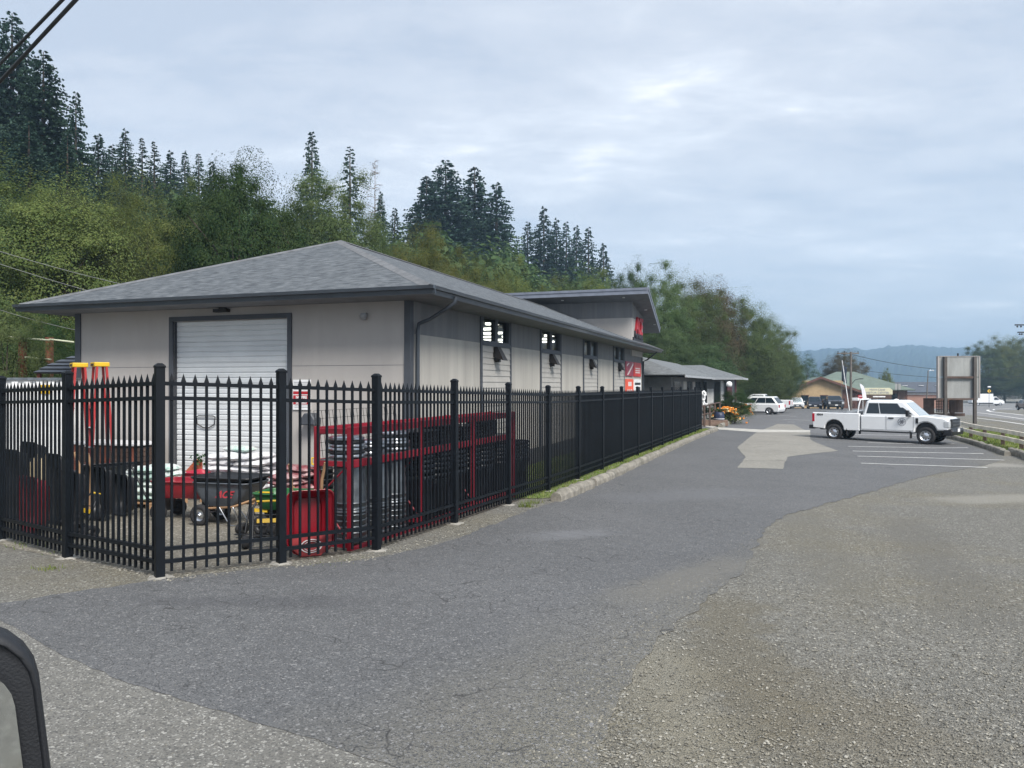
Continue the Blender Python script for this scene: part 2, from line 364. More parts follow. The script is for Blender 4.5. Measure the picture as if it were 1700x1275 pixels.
def bandfn(p0, p1, width, amount, nz=.35, ns=1.2):
    # soft-edged band along a line: worn tracks and dirt strips
    a = Vector(p0[:2]); d = (Vector(p1[:2]) - a).normalized(); n = Vector((d.y, -d.x)); ln = (Vector(p1[:2]) - a).length
    def fn(N, L, co, noise):
        def dot(v, off):
            dt = N.new('ShaderNodeVectorMath'); dt.operation = 'DOT_PRODUCT'; L.new(co, dt.inputs[0]); dt.inputs[1].default_value = (v.x, v.y, 0)
            ad = N.new('ShaderNodeMath'); ad.operation = 'ADD'; L.new(dt.outputs['Value'], ad.inputs[0]); ad.inputs[1].default_value = off; return ad.outputs[0]
        s_ = dot(n, -a.dot(n)); n2 = N.new('ShaderNodeMath'); n2.operation = 'MULTIPLY_ADD'; L.new(noise(ns, 6, .65), n2.inputs[0]); n2.inputs[1].default_value = nz * 2; n2.inputs[2].default_value = -nz
        a2 = N.new('ShaderNodeMath'); a2.operation = 'ADD'; L.new(s_, a2.inputs[0]); L.new(n2.outputs[0], a2.inputs[1])
        ab = N.new('ShaderNodeMath'); ab.operation = 'ABSOLUTE'; L.new(a2.outputs[0], ab.inputs[0])
        mr = N.new('ShaderNodeMapRange'); mr.interpolation_type = 'SMOOTHSTEP'; mr.inputs[1].default_value = width * .15; mr.inputs[2].default_value = width / 2; mr.inputs[3].default_value = amount; mr.inputs[4].default_value = 0; L.new(ab.outputs[0], mr.inputs[0])
        t_ = dot(d, -a.dot(d)); m3 = N.new('ShaderNodeMapRange'); m3.interpolation_type = 'SMOOTHSTEP'; m3.inputs[1].default_value = -.4; m3.inputs[2].default_value = .6; L.new(t_, m3.inputs[0])
        m4 = N.new('ShaderNodeMapRange'); m4.interpolation_type = 'SMOOTHSTEP'; m4.inputs[1].default_value = ln - .6; m4.inputs[2].default_value = ln + .4; m4.inputs[3].default_value = 1; m4.inputs[4].default_value = 0; L.new(t_, m4.inputs[0])
        x = N.new('ShaderNodeMath'); x.operation = 'MULTIPLY'; L.new(mr.outputs[0], x.inputs[0]); L.new(m3.outputs[0], x.inputs[1])
        y = N.new('ShaderNodeMath'); y.operation = 'MULTIPLY'; L.new(x.outputs[0], y.inputs[0]); L.new(m4.outputs[0], y.inputs[1]); return y.outputs[0]
    return fn
DIRT = (.17, .162, .134)
M['gravel'] = groundmat('gravel_and_dirt', (.174, .169, .15), (.08, .078, .07), (.31, .305, .275), 46, patch=(.175, .158, .112), pscale=.3, bump=.9, extra=[(bandfn(G(1195, 985), G(1290, 1300), 1.0, .55, .7, 2.6), (.13, .115, .08)), (bandfn(G(1290, 1120), G(1560, 1290), 1.5, .5, .9, 2.2), (.14, .122, .085)), (bandfn(G(1090, 1060), G(1180, 1320), .9, .6), (.215, .2, .155)), (bandfn(G(1500, 860), G(1640, 1050), 1.1, .55), (.13, .125, .11)), (bandfn(G(1330, 850), G(1420, 1000), .9, .4), (.14, .135, .115)), (bandfn(G(1560, 832), G(1760, 826), 1.6, .6), (.29, .28, .25)), (bandfn(G(1590, 772), G(1700, 772), 1.8, .7), (.30, .29, .26))])
M['yard'] = groundmat('yard_dirt', (.20, .185, .15), (.11, .10, .085), (.36, .34, .3), 30, patch=(.13, .12, .09), pscale=.8, bump=.8)
dp0, dp1 = G(1270, 880), G(830, 1275)
M['asphalt'] = groundmat('worn_dark_asphalt', (.118, .121, .125), (.062, .064, .067), (.21, .21, .21), 60, crack=.85, cscale=3.0, rough=.78, patch=(.14, .142, .146), pscale=.22, dust=DIRT, dustfn=linefn(dp1 + Vector((-.75, 0, 0)), dp0 + Vector((1.1, 0, 0)), 1.8, 1.0, .7), bump=.6, extra=[(bandfn(G(880, 893), G(1010, 883), .9, .7, .2), (.17, .175, .185)), (bandfn(G(1000, 830), G(1250, 815), 2.2, .4, .5), (.15, .155, .165)), (bandfn(G(1030, 1000), G(1240, 930), .9, .65, .4), (.155, .15, .135)), (bandfn(G(200, 1000), G(620, 1000), .5, .4, .3), (.06, .062, .068))])
M['chip'] = groundmat('pale_chip_seal', (.175, .172, .158), (.10, .098, .094), (.34, .335, .31), 56, bump=.7, big=.1)
M['lot'] = groundmat('lot_asphalt', (.135, .138, .145), (.08, .083, .09), (.2, .2, .2), 40, crack=.5, patch=(.16, .165, .17), bump=.3, cscale=1.2)
M['slab'] = groundmat('pale_concrete_patch', (.245, .236, .21), (.18, .17, .15), (.31, .30, .27), 30, crack=.6, cscale=.4, bump=.3, patch=(.185, .178, .16), pscale=.45, big=.18)
M['highway'] = groundmat('highway_asphalt', (.2, .2, .2), (.15, .15, .15), (.28, .28, .28), 20, bump=.2)
M['line'] = mat('road_paint', (.76, .76, .74), .8, var=.12, scale=4, dirt=(.5, .5, .5), dscale=5)
M['pale_strip'] = mat('pale_concrete_strip', (.42, .41, .375), .9, var=.2, scale=3, dirt=(.3, .29, .27), dscale=2)
M['soil'] = groundmat('grassy_soil', (.12, .16, .045), (.08, .09, .04), (.2, .19, .1), 20, patch=(.17, .165, .085), pscale=1.5, bump=.6)

sheet('ground', [(-2500, -15), (2500, -15), (2500, 3800), (-2500, 3800)], 0, M['gravel'])
FE = [P(265, 957, 8.16), P(467, 935, 8.98), P(625, 918, 9.89)]
# dark drive
left = [G(-260, 1010), G(0, 1002), G(120, 984), G(268, 962), G(380, 950), G(470, 941), G(560, 934), G(625, 926), G(700, 911), G(770, 890), G(850, 858), G(905, 838), G(940, 826), G(1050, 774), G(1150, 730), G(1196, 713)]
right = [G(1345, 718), G(1440, 728), G(1560, 727), G(1640, 748), G(1668, 762), G(1640, 772), G(1560, 786), G(1490, 803), G(1390, 832), G(1300, 857), G(1268, 880), G(1252, 910), G(1236, 950), G(1190, 985), G(1120, 1040), G(1050, 1120), G(1010, 1200), G(985, 1290)]
low = [G(690, 1290), G(640, 1268), G(470, 1213), G(300, 1163), G(200, 1130), G(110, 1093), G(40, 1050), G(0, 1030), G(-260, 960 + 30)]
low[-1] = Vector((left[0].x - 1.2, left[0].y - .6, 0))
sheet('driveway', wig(left + right, .05, .16, 3, False) + wig(low, .016, .12, 4, False), .006, M['asphalt'])
sheet('chip_seal_apron', wig([G(-300, 1060), G(0, 1020), G(200, 1110), G(640, 1245), G(760, 1290), (-.2, 1.5), (-7, 1.5)], .02, .3, 5), .003, M['chip'])
# far lot
sheet('parking_lot', [(9.6, 40), G(1345, 718), (15.2, 37.5), (22, 37), (27, 46), (36, 70), (52, 100), (66, 131), (30, 131), (20, 95), (14.5, 56)], .003, M['lot'])
sheet('concrete_patch', wig([G(1256, 718), G(1224, 743.5), G(1238, 760), G(1224, 777), G(1300, 779), G(1307, 759), G(1392, 749), G(1356, 736), G(1345, 730), G(1345, 718), G(1318, 705), G(1290, 704)], .02, .4, 9), .012, M['slab'])
sheet('gutter_strip', [G(1163, 704.5), G(1196, 710), G(1262, 713.5), G(1345, 714.5), G(1345, 718), G(1258, 718), G(1194, 713.5), G(1163, 706.5)], .016, M['pale_strip'])
# highway on the right with its lines
sheet('highway', [(27, 36), (34, 46), (41, 62), (48, 84), (60, 110), (80, 150), (120, 215), (260, 260), (260, 205), (140, 150), (100, 100), (70, 62), (56, 40), (52, 34)], .003, M['highway'])
def stripe(name, pts, w, dz=.02, m='line'):
    pts = [Vector(p[:2]) for p in pts]; l, r = [], []
    for i, p in enumerate(pts):
        t = (pts[min(i + 1, len(pts) - 1)] - pts[max(i - 1, 0)]).normalized(); n = Vector((-t.y, t.x)) * w / 2
        l.append(p + n); r.append(p - n)
    return sheet(name, l + r[::-1], dz, M[m])
stripe('road_line', [G(1617, 693.7), G(1660, 699), G(1700, 705), G(1760, 715)], .22)
stripe('road_line', [G(1620, 685), G(1655, 689.5), G(1700, 696), G(1760, 705)], .22)
stripe('road_line', [G(1700, 689.5), G(1668, 686), G(1645, 683.5), G(1639, 681.5), G(1650, 679.5), G(1680, 678)], .35)
sheet('traffic_island', [G(1649, 684), G(1700, 689), G(1720, 690), G(1720, 679), G(1690, 679), G(1655, 681)], .012, M['gravel'])
for a, b in (((1440, 735.5), (1584, 737)), ((1408, 741.6), (1607, 744)), ((1415, 749.4), (1632, 753.6)), ((1423, 758), (1667, 764.7)), ((1430, 770), (1638, 777))):
    p, q = G(*a), G(*b); stripe('parking_line', [p.lerp(q, k / 4) + Vector((0, random.uniform(-.03, .03), 0)) for k in range(5)], .11)
for a, b in (((1398, 722), (1560, 724)), ((1255, 689), (1310, 690)), ((1300, 697), (1345, 698)), ((1308, 701), (1320, 701)), ((1312, 692), (1322, 692)), ((1395, 677.5), (1404, 676.5)), ((1320, 677.5), (1328, 677)), ((1360, 677.6), (1367, 677))):
    stripe('parking_line', [G(*a), G(*b)], .13)
# hardstanding of the yard inside the fence, and grass strips
sheet('yard', [FE[0] + Vector((0, .05, 0)), FE[1] + Vector((0, .1, 0)), FE[2] + Vector((-.05, .1, 0)), (-.8, 12.6), (.1, 15), (-2.2, 16), (-10.5, 19), (-16, 24), (-20, 22), (-12, 12.6), (-7.3, 10.6), (-5.4, 9.3)], .004, M['yard'])
GRASS1 = [(.35, 15.2), (-1.9, 15.6), (-1.9, 16), (6.6, 40.3), (8.7, 40), G(1172, 712), G(1186, 714), G(1118, 744.5), G(1054, 772.5), G(988, 804.5), G(930, 826), G(900, 828)]
sheet('grass_bank', GRASS1, .01, M['soil'])
GRASS2 = [G(1578, 720), G(1600, 712), G(1650, 716), G(1720, 728), G(1740, 764), G(1690, 754), G(1640, 740), G(1600, 729)]
sheet('grass_verge', GRASS2, .01, M['soil'])
M['grass'] = foliage('grass_blades', (.13, .2, .045), (.19, .25, .065), (.28, .28, .11), .3, .8)
def inside(p, poly):
    r = False; j = len(poly) - 1
    for i in range(len(poly)):
        a, b = poly[i], poly[j]
        if (a[1] > p[1]) != (b[1] > p[1]) and p[0] < (b[0] - a[0]) * (p[1] - a[1]) / (b[1] - a[1]) + a[0]: r = not r
        j = i
    return r
def grass(name, poly, n, h, label, seed, thin=None):
    rng = random.Random(seed); xs = [p[0] for p in poly]; ys = [p[1] for p in poly]; b = MB(); k = 0
    while k < n:
        x, y = rng.uniform(min(xs), max(xs)), rng.uniform(min(ys), max(ys))
        if not inside((x, y), poly): continue
        k += 1
        a = rng.uniform(0, 6.28); hh = h * rng.uniform(.4, 1.2); wd = .006 + .0006 * y; z = g(x, y) + .008
        dx, dy = math.cos(a) * wd, math.sin(a) * wd; lx, ly = rng.uniform(-.5, .5) * hh, rng.uniform(-.5, .5) * hh
        b.add([(x - dx, y - dy, z), (x + dx, y + dy, z), (x + lx, y + ly, z + hh)], [(0, 1, 2)])
    return tag(b.build(name, M['grass'], fix=False), label, 'grass', kind='stuff')
grass('grass', GRASS1, 15000, .06, 'short green grass between the black fence and the drive kerb', 11)
grass('grass', GRASS2, 4000, .09, 'short green grass under the white timber rail', 12)
tuft = MB(); rng = random.Random(5)
for cpx, cpy, n, sp_, hh in ((58, 905, 60, .22, .07), (85, 945, 60, .1, .05), (120, 918, 40, .15, .05), (872, 842, 90, .08, .12), (885, 836, 70, .1, .1), (560, 935, 30, .3, .03), (30, 895, 40, .2, .05)):
    c = G(cpx, cpy)
    for _ in range(n):
        x, y = c.x + rng.gauss(0, sp_), c.y + rng.gauss(0, sp_ * .6); a = rng.uniform(0, 6.28); h = hh * rng.uniform(.5, 1.3)
        tuft.add([(x - .005 * math.cos(a), y - .005 * math.sin(a), g(x, y)), (x + .005 * math.cos(a), y + .005 * math.sin(a), g(x, y)), (x + rng.uniform(-.6, .6) * h, y + rng.uniform(-.6, .6) * h, g(x, y) + h)], [(0, 1, 2)])
tag(tuft.build('weeds', M['grass'], fix=False), 'sparse weeds along the foot of the black fence', 'weeds', kind='stuff')
# loose stones on the gravel lot and over the edge of the drive
M['stone'] = mat('loose_stone', (.19, .18, .15), .95, var=.35, scale=7)
M['stone2'] = mat('dark_stone', (.12, .115, .10), .95, var=.35, scale=7)
M['stone3'] = mat('pale_stone', (.29, .28, .245), .9, var=.2, scale=7)
def stones(name, label, n, fn, seed, smin, smax):
    rng = random.Random(seed); b = MB(); k = 0
    while k < n:
        p = fn(rng)
        if p is None: continue
        k += 1; x, y = p; s = smin + (smax - smin) * rng.random() ** 3; z = g(x, y) + .004
        ring = []; a0 = rng.uniform(0, 6.28)
        for i in range(4):
            a = a0 + i * 1.57 + rng.uniform(-.4, .4); r = s * rng.uniform(.6, 1.1); ring.append((x + r * math.cos(a), y + r * math.sin(a), z + s * rng.uniform(0, .25)))
        top = (x + rng.uniform(-.3, .3) * s, y + rng.uniform(-.3, .3) * s, z + s * rng.uniform(.5, .9))
        mi = 0 if rng.random() < .6 else (1 if rng.random() < .6 else 2)
        b.add(ring + [top], [(0, 1, 4), (1, 2, 4), (2, 3, 4), (3, 0, 4)], mi)
    return tag(b.build(name, [M['stone'], M['stone2'], M['stone3']], fix=False), label, 'gravel', kind='stuff')
def lotfn(rng):
    py = 860 + 430 * rng.random() ** .8; px = rng.uniform(830, 1720)
    edge = 1255 if py < 940 else 1236 - (py - 940) * .75
    if px < edge - 60 * rng.random() - (140 * rng.random() if py > 960 else 0): return None
    p = G(px, py); return p.x, p.y
stones('gravel', 'loose grey and brown stones strewn over the gravel lot', 15000, lotfn, 21, .003, .015)
def drivefn(rng):
    p = G(rng.uniform(-20, 1200), rng.uniform(880, 1290)); return p.x, p.y
stones('gravel', 'scattered grit and pebbles on the dark drive and chip seal', 2600, drivefn, 22, .003, .007)
def footfn(rng):
    t = rng.random(); pts = [(-10, 895), (110, 930), (265, 968), (467, 945), (625, 930), (760, 890), (920, 836)]
    i = min(5, int(t * 6)); u = t * 6 - i; a, b = pts[i], pts[i + 1]
    p = G(a[0] + (b[0] - a[0]) * u, a[1] + (b[1] - a[1]) * u - rng.uniform(0, 12)); return p.x, p.y
stones('gravel', 'pale gravel along the foot of the black fence', 2200, footfn, 23, .006, .02)
# ------------------------------------------------------------------ the store
BANG = math.atan2(-.334, .943)
BU = Vector((.334, .943, 0)); BR = Vector((.943, -.334, 0)); B0 = Vector((-2.0, 15.0, 0))
def BL(x, y, z=0): return B0 + BR * x + BU * y + Vector((0, 0, z))
M['wall_grey'] = mat('pale_grey_cement_panel', (.385, .367, .352), .85, var=.06, scale=1.3, dirt=(.335, .318, .303), dscale=.9, stretch=(1, 1, .25), bump=.05)
M['wall_side'] = mat('weathered_grey_panel', (.385, .37, .34), .85, var=.08, scale=1.5, dirt=(.28, .272, .252), dscale=1.1, stretch=(1.6, 1.6, .10), bump=.05)
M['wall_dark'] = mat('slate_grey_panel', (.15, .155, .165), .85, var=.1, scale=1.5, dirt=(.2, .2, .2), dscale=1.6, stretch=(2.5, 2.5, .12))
M['trim'] = mat('charcoal_trim', (.055, .062, .075), .6, var=.12)
M['fascia'] = mat('charcoal_gutter', (.042, .052, .066), .45, var=.15, coat=.2)
M['soffit'] = mat('grey_soffit', (.15, .155, .165), .85)
M['found'] = mat('dark_foundation', (.06, .062, .066), .9, bump=.3)
M['door_white'] = mat('white_ribbed_door', (.60, .63, .65), .5, var=.05, scale=1.5, dirt=(.53, .56, .585), dscale=1.1)
M['siding'] = mat('lap_siding_paint', (.355, .345, .325), .75, var=.07)
M['dark_room'] = mat('dim_room', (.05, .055, .06), .9)
M['room_pale'] = mat('pale_room_wall', (.4, .42, .43), .8)
M['tube'] = emis('fluorescent_tube', (1, .97, .86), 1.5)
M['day'] = emis('daylit_opening', (.72, .82, .86), .3)
M['pane'] = glassmat('window_glass')
M['lamp_black'] = mat('black_lamp_metal', (.014, .012, .012), .5)
def shingle(name, base, along, lo, hi):
    # rows of asphalt shingles: brick pattern in roof-plane coordinates (stored as UV), speckled
    m = bpy.data.materials.new(name); nt, N, L, b = nodes(m); b.inputs['Roughness'].default_value = .95; b.inputs['Specular IOR Level'].default_value = .2
    uv = N.new('ShaderNodeUVMap'); uv.uv_map = 'UVMap'
    br = N.new('ShaderNodeTexBrick'); br.offset = .37; br.offset_frequency = 2; br.inputs['Scale'].default_value = 1; br.inputs['Brick Width'].default_value = .17; br.inputs['Row Height'].default_value = .13
    br.inputs['Mortar Size'].default_value = .006; br.inputs['Color1'].default_value = (*lo, 1); br.inputs['Color2'].default_value = (*hi, 1); br.inputs['Mortar'].default_value = (*[c * .5 for c in base], 1); br.inputs['Bias'].default_value = -.1
    L.new(uv.outputs[0], br.inputs['Vector'])
    mp = N.new('ShaderNodeMapping'); mp.inputs['Scale'].default_value = (3.2, 15, 1); L.new(uv.outputs[0], mp.inputs[0])
    nz = N.new('ShaderNodeTexNoise'); nz.inputs['Scale'].default_value = 1; nz.inputs['Detail'].default_value = 4; nz.inputs['Roughness'].default_value = .7; L.new(mp.outputs[0], nz.inputs['Vector'])
    rp = N.new('ShaderNodeValToRGB'); rp.color_ramp.elements[0].position = .38; rp.color_ramp.elements[1].position = .62; rp.color_ramp.elements[0].color = (*lo, 1); rp.color_ramp.elements[1].color = (*hi, 1); L.new(nz.outputs['Fac'], rp.inputs[0])
    m2 = N.new('ShaderNodeMix'); m2.data_type = 'RGBA'; m2.inputs[0].default_value = .65; L.new(br.outputs['Color'], m2.inputs[6]); L.new(rp.outputs[0], m2.inputs[7])
    L.new(m2.outputs[2], b.inputs['Base Color'])
    bp = N.new('ShaderNodeBump'); bp.inputs['Strength'].default_value = .6; bp.inputs['Distance'].default_value = .015; L.new(br.outputs['Color'], bp.inputs['Height']); L.new(bp.outputs[0], b.inputs['Normal'])
    return m
M['shingle'] = shingle('grey_asphalt_shingles', (.17, .178, .19), 0, (.042, .05, .06), (.155, .17, .184))
M['shingle_pale'] = shingle('pale_grey_shingles', (.2, .21, .22), 0, (.11, .12, .13), (.2, .215, .225))
M['roof_green'] = mat('grey_green_roofing', (.125, .16, .135), .9, var=.12, scale=1)
def slopes(name, polys, m, parent, thick=.05):
    # roof planes with a plane-aligned UV so the shingle rows run level
    me = bpy.data.meshes.new(name); vs = []; fs = []; uvs = []
    for p in polys:
        p = [Vector(q) for q in p]; n = (p[1] - p[0]).cross(p[2] - p[1]).normalized()
        if n.z < 0: p = p[::-1]; n = -n
        h = Vector((0, 0, 1)).cross(n).normalized(); u = n.cross(h)
        o = len(vs); vs += p + [q - n * thick for q in p]; k = len(p)
        fs.append([o + i for i in range(k)]); uvs.append([(q.dot(h), q.dot(u)) for q in p])
        fs.append([o + k + i for i in range(k)][::-1]); uvs.append([(q.dot(h), q.dot(u)) for q in p][::-1])
        for i in range(k): fs.append([o + i, o + k + i, o + k + (i + 1) % k, o + (i + 1) % k]); uvs.append([(0, 0)] * 4)
    me.from_pydata(vs, [], fs); lay = me.uv_layers.new(name='UVMap')
    for pl_, uu in zip(me.polygons, uvs):
        for li, c in zip(pl_.loop_indices, uu): lay.data[li].uv = c
    me.materials.append(m); o = bpy.data.objects.new(name, me); COL.objects.link(o); o.parent = parent
    return o
W, LB, ZS, ZF = 8.6, 26.0, 3.68, 3.83
st = thing('hardware_store', 'long grey store with hipped shingle roof, white roll-up door and high side windows', 'building', B0, BANG)
DX0, DX1, DZ = -5.78, -2.80, 3.42
f = MB()
f.b2((-W, 0, .18), (DX0, .2, ZS + .1)).b2((DX1, 0, .18), (0, .2, ZS + .1)).b2((DX0, 0, DZ), (DX1, .2, ZS + .1))
f.build('front_wall', M['wall_grey'], st)
for z, x0, x1 in ((2.42, -W + .12, DX0 - .1), (2.42, DX1 + .1, -.12)):
    s = MB(); s.b2((x0, -.004, z), (x1, 0, z + .008)); s.build('panel_joint', M['soffit'], st)
f = MB(); f.b2((-W - .02, .02, -.5), (DX0, .22, .18)).b2((DX1, .02, -.5), (.02, .22, .18)).b2((-.2, .22, -.6), (.02, LB, .18)).b2((-W - .02, .22, -.6), (-W + .18, LB, .18)).b2((-W, LB - .2, -.6), (-.2, LB, .18))
f.build('foundation', M['found'], st)
# right wall: four bays with window above lap siding
bays = [(3.75, 5.8), (8.55, 10.7), (13.75, 15.9), (18.95, 21.2)]
SILL = 3.04; WTOP = ZS + .02
y = .2
for a, b_ in bays + [(LB, LB)]:
    lw = MB(); lw.b2((-.2, y, .18), (0, a, SILL)); lw.build('side_wall', M['wall_side'], st)
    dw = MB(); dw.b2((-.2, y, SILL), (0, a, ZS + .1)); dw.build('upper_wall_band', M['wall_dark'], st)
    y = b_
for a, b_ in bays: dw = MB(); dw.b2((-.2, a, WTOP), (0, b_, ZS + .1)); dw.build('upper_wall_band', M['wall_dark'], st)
f = MB(); f.b2((-W, .2, .18), (-W + .2, LB, ZS + .1)).b2((-W, LB - .2, .18), (-.2, LB, ZS + .1)); f.build('rear_wall', M['wall_grey'], st)
t = MB()
t.b2((-.1, -.03, .15), (.03, .0, ZS + .05)).b2((0, -.0, .15), (.03, .13, ZS + .05)); t.build('corner_trim', M['trim'], st)
trims = [((-W - .03, -.03, .15), (-W + .13, 0, ZS + .05)), ((.0, LB - .14, .15), (.03, LB + .02, ZS + .05))]
for a, b_ in bays: trims += [((0, a - .07, .15), (.035, a + .03, ZS + .05)), ((0, b_ - .03, .15), (.035, b_ + .07, ZS + .05)), ((0, a + .03, SILL - .05), (.045, b_ - .03, SILL + .03))]
for lo_, hi_ in trims: t = MB(); t.b2(lo_, hi_); t.build('trim', M['trim'], st)
t = MB(); t.b2((DX0 - .1, -.035, -.3), (DX0, .1, DZ + .1)).b2((DX1, -.035, -.3), (DX1 + .1, .1, DZ + .1)).b2((DX0, -.035, DZ), (DX1, .1, DZ + .1)); t.build('door_frame', M['trim'], st)
# roll-up door with ribs
d = MB(); n = 8; hgt = (DZ + .22) / n
for i in range(n):
    z0 = -.22 + i * hgt; prof = [(0, 0)]
    k = 4
    out = []
    for j in range(k):
        a = z0 + hgt * j / k; b_ = z0 + hgt * (j + 1) / k
        out += [(.098 if j == 0 else .108, a + .004), (.098, a + .02), (.09, a + .03), (.09, b_ - .012), (.1, b_ - .004)]
    vs = [(DX0 + .01, p, z) for p, z in out] + [(DX1 - .01, p, z) for p, z in out]; m_ = len(out)
    d.add(vs, [(q, q + 1, m_ + q + 1, m_ + q) for q in range(m_ - 1)])
    d.b2((DX0 + .01, .112, z0), (DX1 - .01, .15, z0 + hgt))
dr = d.build('garage_door', M['door_white'], st)
h = MB(); h.tube([(-5.02, .06, 1.10), (-5.18, .05, 1.18), (-5.2, .05, 1.33), (-5.15, .05, 1.36), (-4.75, .05, 1.36), (-4.7, .05, 1.33), (-4.72, .05, 1.18), (-4.88, .06, 1.10), (-5.02, .06, 1.10)], .012, 6); h.build('handle', M['lamp_black'], dr)
# siding panels, windows, hooded lamps
for i, (a, b_) in enumerate(bays):
    sd_ = MB(); k = 19; z0 = .18; hh = (SILL - .05 - z0) / k
    for j in range(k):
        z = z0 + j * hh
        sd_.add([(.028, a + .03, z), (.012, a + .03, z + hh), (.012, b_ - .03, z + hh), (.028, b_ - .03, z), (.008, a + .03, z), (.008, b_ - .03, z)], [(0, 1, 2, 3), (0, 3, 5, 4)])
    sd_.b2((-.2, a, .18), (0, b_, SILL - .05))
    sd_.build('siding_panel', M['siding'], st)
    mid = (a + b_) / 2
    fr = MB(); z0, z1 = SILL + .03, WTOP
    for p, q in ((a + .03, a + .12), (mid - .1, mid + .1), (b_ - .12, b_ - .03)): fr.b2((-.1, p, z0), (.02, q, z1))
    for p, q in ((a + .12, mid - .1), (mid + .1, b_ - .12)): fr.b2((-.1, p, z0), (.02, q, z0 + .05)).b2((-.1, p, z1 - .04), (.02, q, z1))
    wi = fr.build('window', M['trim'], st)
    for p, q in ((a + .12, mid - .1), (mid + .1, b_ - .12)):
        pn = MB(); pn.quad((-.05, p, z0 + .05), (-.05, q, z0 + .05), (-.05, q, z1 - .04), (-.05, p, z1 - .04)); pn.build('pane', M['pane'], wi, fix=False)
    lp = MB(); yc = mid - .1
    lp.add([(.02, yc - .16, 2.72), (.02, yc + .16, 2.72), (.02, yc + .12, 2.98), (.02, yc - .12, 2.98), (.30, yc - .16, 2.64), (.30, yc + .16, 2.64), (.12, yc + .12, 2.98), (.12, yc - .12, 2.98)],
           [(0, 3, 2, 1), (4, 5, 6, 7), (3, 7, 6, 2), (0, 4, 7, 3), (1, 2, 6, 5), (0, 1, 5, 4)])
    lp.b2((.03, yc - .07, 2.6), (.14, yc + .07, 2.72)); lp.build('wall_lamp', M['lamp_black'], st)
# the lit shop inside: one dark ceiling, pale end walls, rows of strip lamps
q = MB(); q.b2((-W + .25, .6, 4.25), (-1.0, LB - .3, 4.3)).b2((-1.0, .6, ZS + .11), (-.25, LB - .3, ZS + .14)); q.build('shop_ceiling', M['dark_room'], st)
q = MB(); q.b2((-W + .25, LB - .45, .2), (-.25, LB - .35, 4.2)); q.build('shop_end_wall', M['room_pale'], st)
q = MB(); q.b2((-W + .22, .6, .2), (-W + .3, LB - .5, 4.2)); q.build('shop_far_wall', M['room_pale'], st)
for yy in (8, 10.2, 12.4, 14.6, 16.8, 19.0, 21.2):
    for xx in (-1.75, -3.6, -5.4):
        q = MB(); q.b2((xx - .65, yy - .07, 4.0), (xx + .65, yy + .07, 4.07)); q.build('ceiling_light', M['tube'], st)
for yy in (9, 13, 17, 21): q = MB(); q.b2((-W + .31, yy, 2.6), (-W + .33, yy + 2.4, 3.7)); q.build('far_window', M['day'], st)
# hipped roof
E = .87; zt = ZF; hw = (W + 2 * E) / 2; rz_ = zt + hw * .39
x0, x1, y0, y1 = -W - .72, E, -E, LB + E; xm = (x0 + x1) / 2
A, Bq, Cq, D = (x0, y0, zt), (x1, y0, zt), (x1, y1, zt), (x0, y1, zt); r0, r1 = (xm, y0 + hw, rz_), (xm, y1 - hw, rz_)
rf = slopes('roof', [(A, Bq, r0), (Bq, Cq, r1, r0), (Cq, D, r1), (D, A, r0, r1)], M['shingle'], st, .04)
cap = MB()
for p, q in ((A, r0), (Bq, r0), (r0, r1), (Cq, r1), (D, r1)):
    p, q = Vector(p), Vector(q); tt = (q - p).normalized(); sd2 = tt.cross(Vector((0, 0, 1))).normalized() * .15; up = Vector((0, 0, .032)); dn = Vector((0, 0, -.035))
    cap.add([p + sd2 + dn, p + up, p - sd2 + dn, q + sd2 + dn, q + up, q - sd2 + dn], [(0, 1, 4, 3), (1, 2, 5, 4)])
cap.build('ridge_cap', mat('ridge_shingle', (.125, .132, .142), .95, var=.25, scale=5), rf)
fa = MB()
def gutter(p, q, out):       # stepped gutter profile along an eave
    p, q, o = Vector(p), Vector(q), Vector(out)
    prof = [(0, -.15), (.015, -.15), (.03, -.07), (.085, -.06), (.10, .0), (.085, .0), (0, -.02)]
    a = [p + o * u + Vector((0, 0, z)) for u, z in prof]; b_ = [q + o * u + Vector((0, 0, z)) for u, z in prof]
    fa.loft([a, b_])
gutter((x0 - .1, y0, zt), (x1 + .1, y0, zt), (0, -1, 0)); gutter((x1, y0, zt), (x1, y1, zt), (1, 0, 0)); gutter((x1, y1, zt), (x0, y1, zt), (0, 1, 0)); gutter((x0, y1, zt), (x0, y0, zt), (-1, 0, 0))
fa.build('gutter', M['fascia'], st)
so_ = MB(); so_.b2((x0 + .02, y0 + .02, ZS), (x1 - .02, -.0, ZS + .03)).b2((.0, 0, ZS), (x1 - .02, y1 - .02, ZS + .03)).b2((x0 + .02, 0, ZS), (-W, y1 - .02, ZS + .03)).b2((-W, LB, ZS), (0, y1 - .02, ZS + .03)); so_.build('soffit', M['soffit'], st)
ds_ = MB(); ds_.tube([(x1 + .05, .15, zt - .1), (x1 + .03, .15, zt - .2), (x1 - .12, .17, zt - .3), (.35, .2, 3.32), (.1, .22, 3.24), (.07, .22, 3.1), (.07, .22, .2)], .04, 8)
ds_.build('downspout', M['fascia'], st); ds_ = MB(); ds_.tube([(x1 - .05, LB - .3, zt - .15), (.3, LB - .1, 3.3), (.08, LB - .07, 3.2), (.08, LB - .07, .2)], .04, 8); ds_.build('downspout', M['fascia'], st)
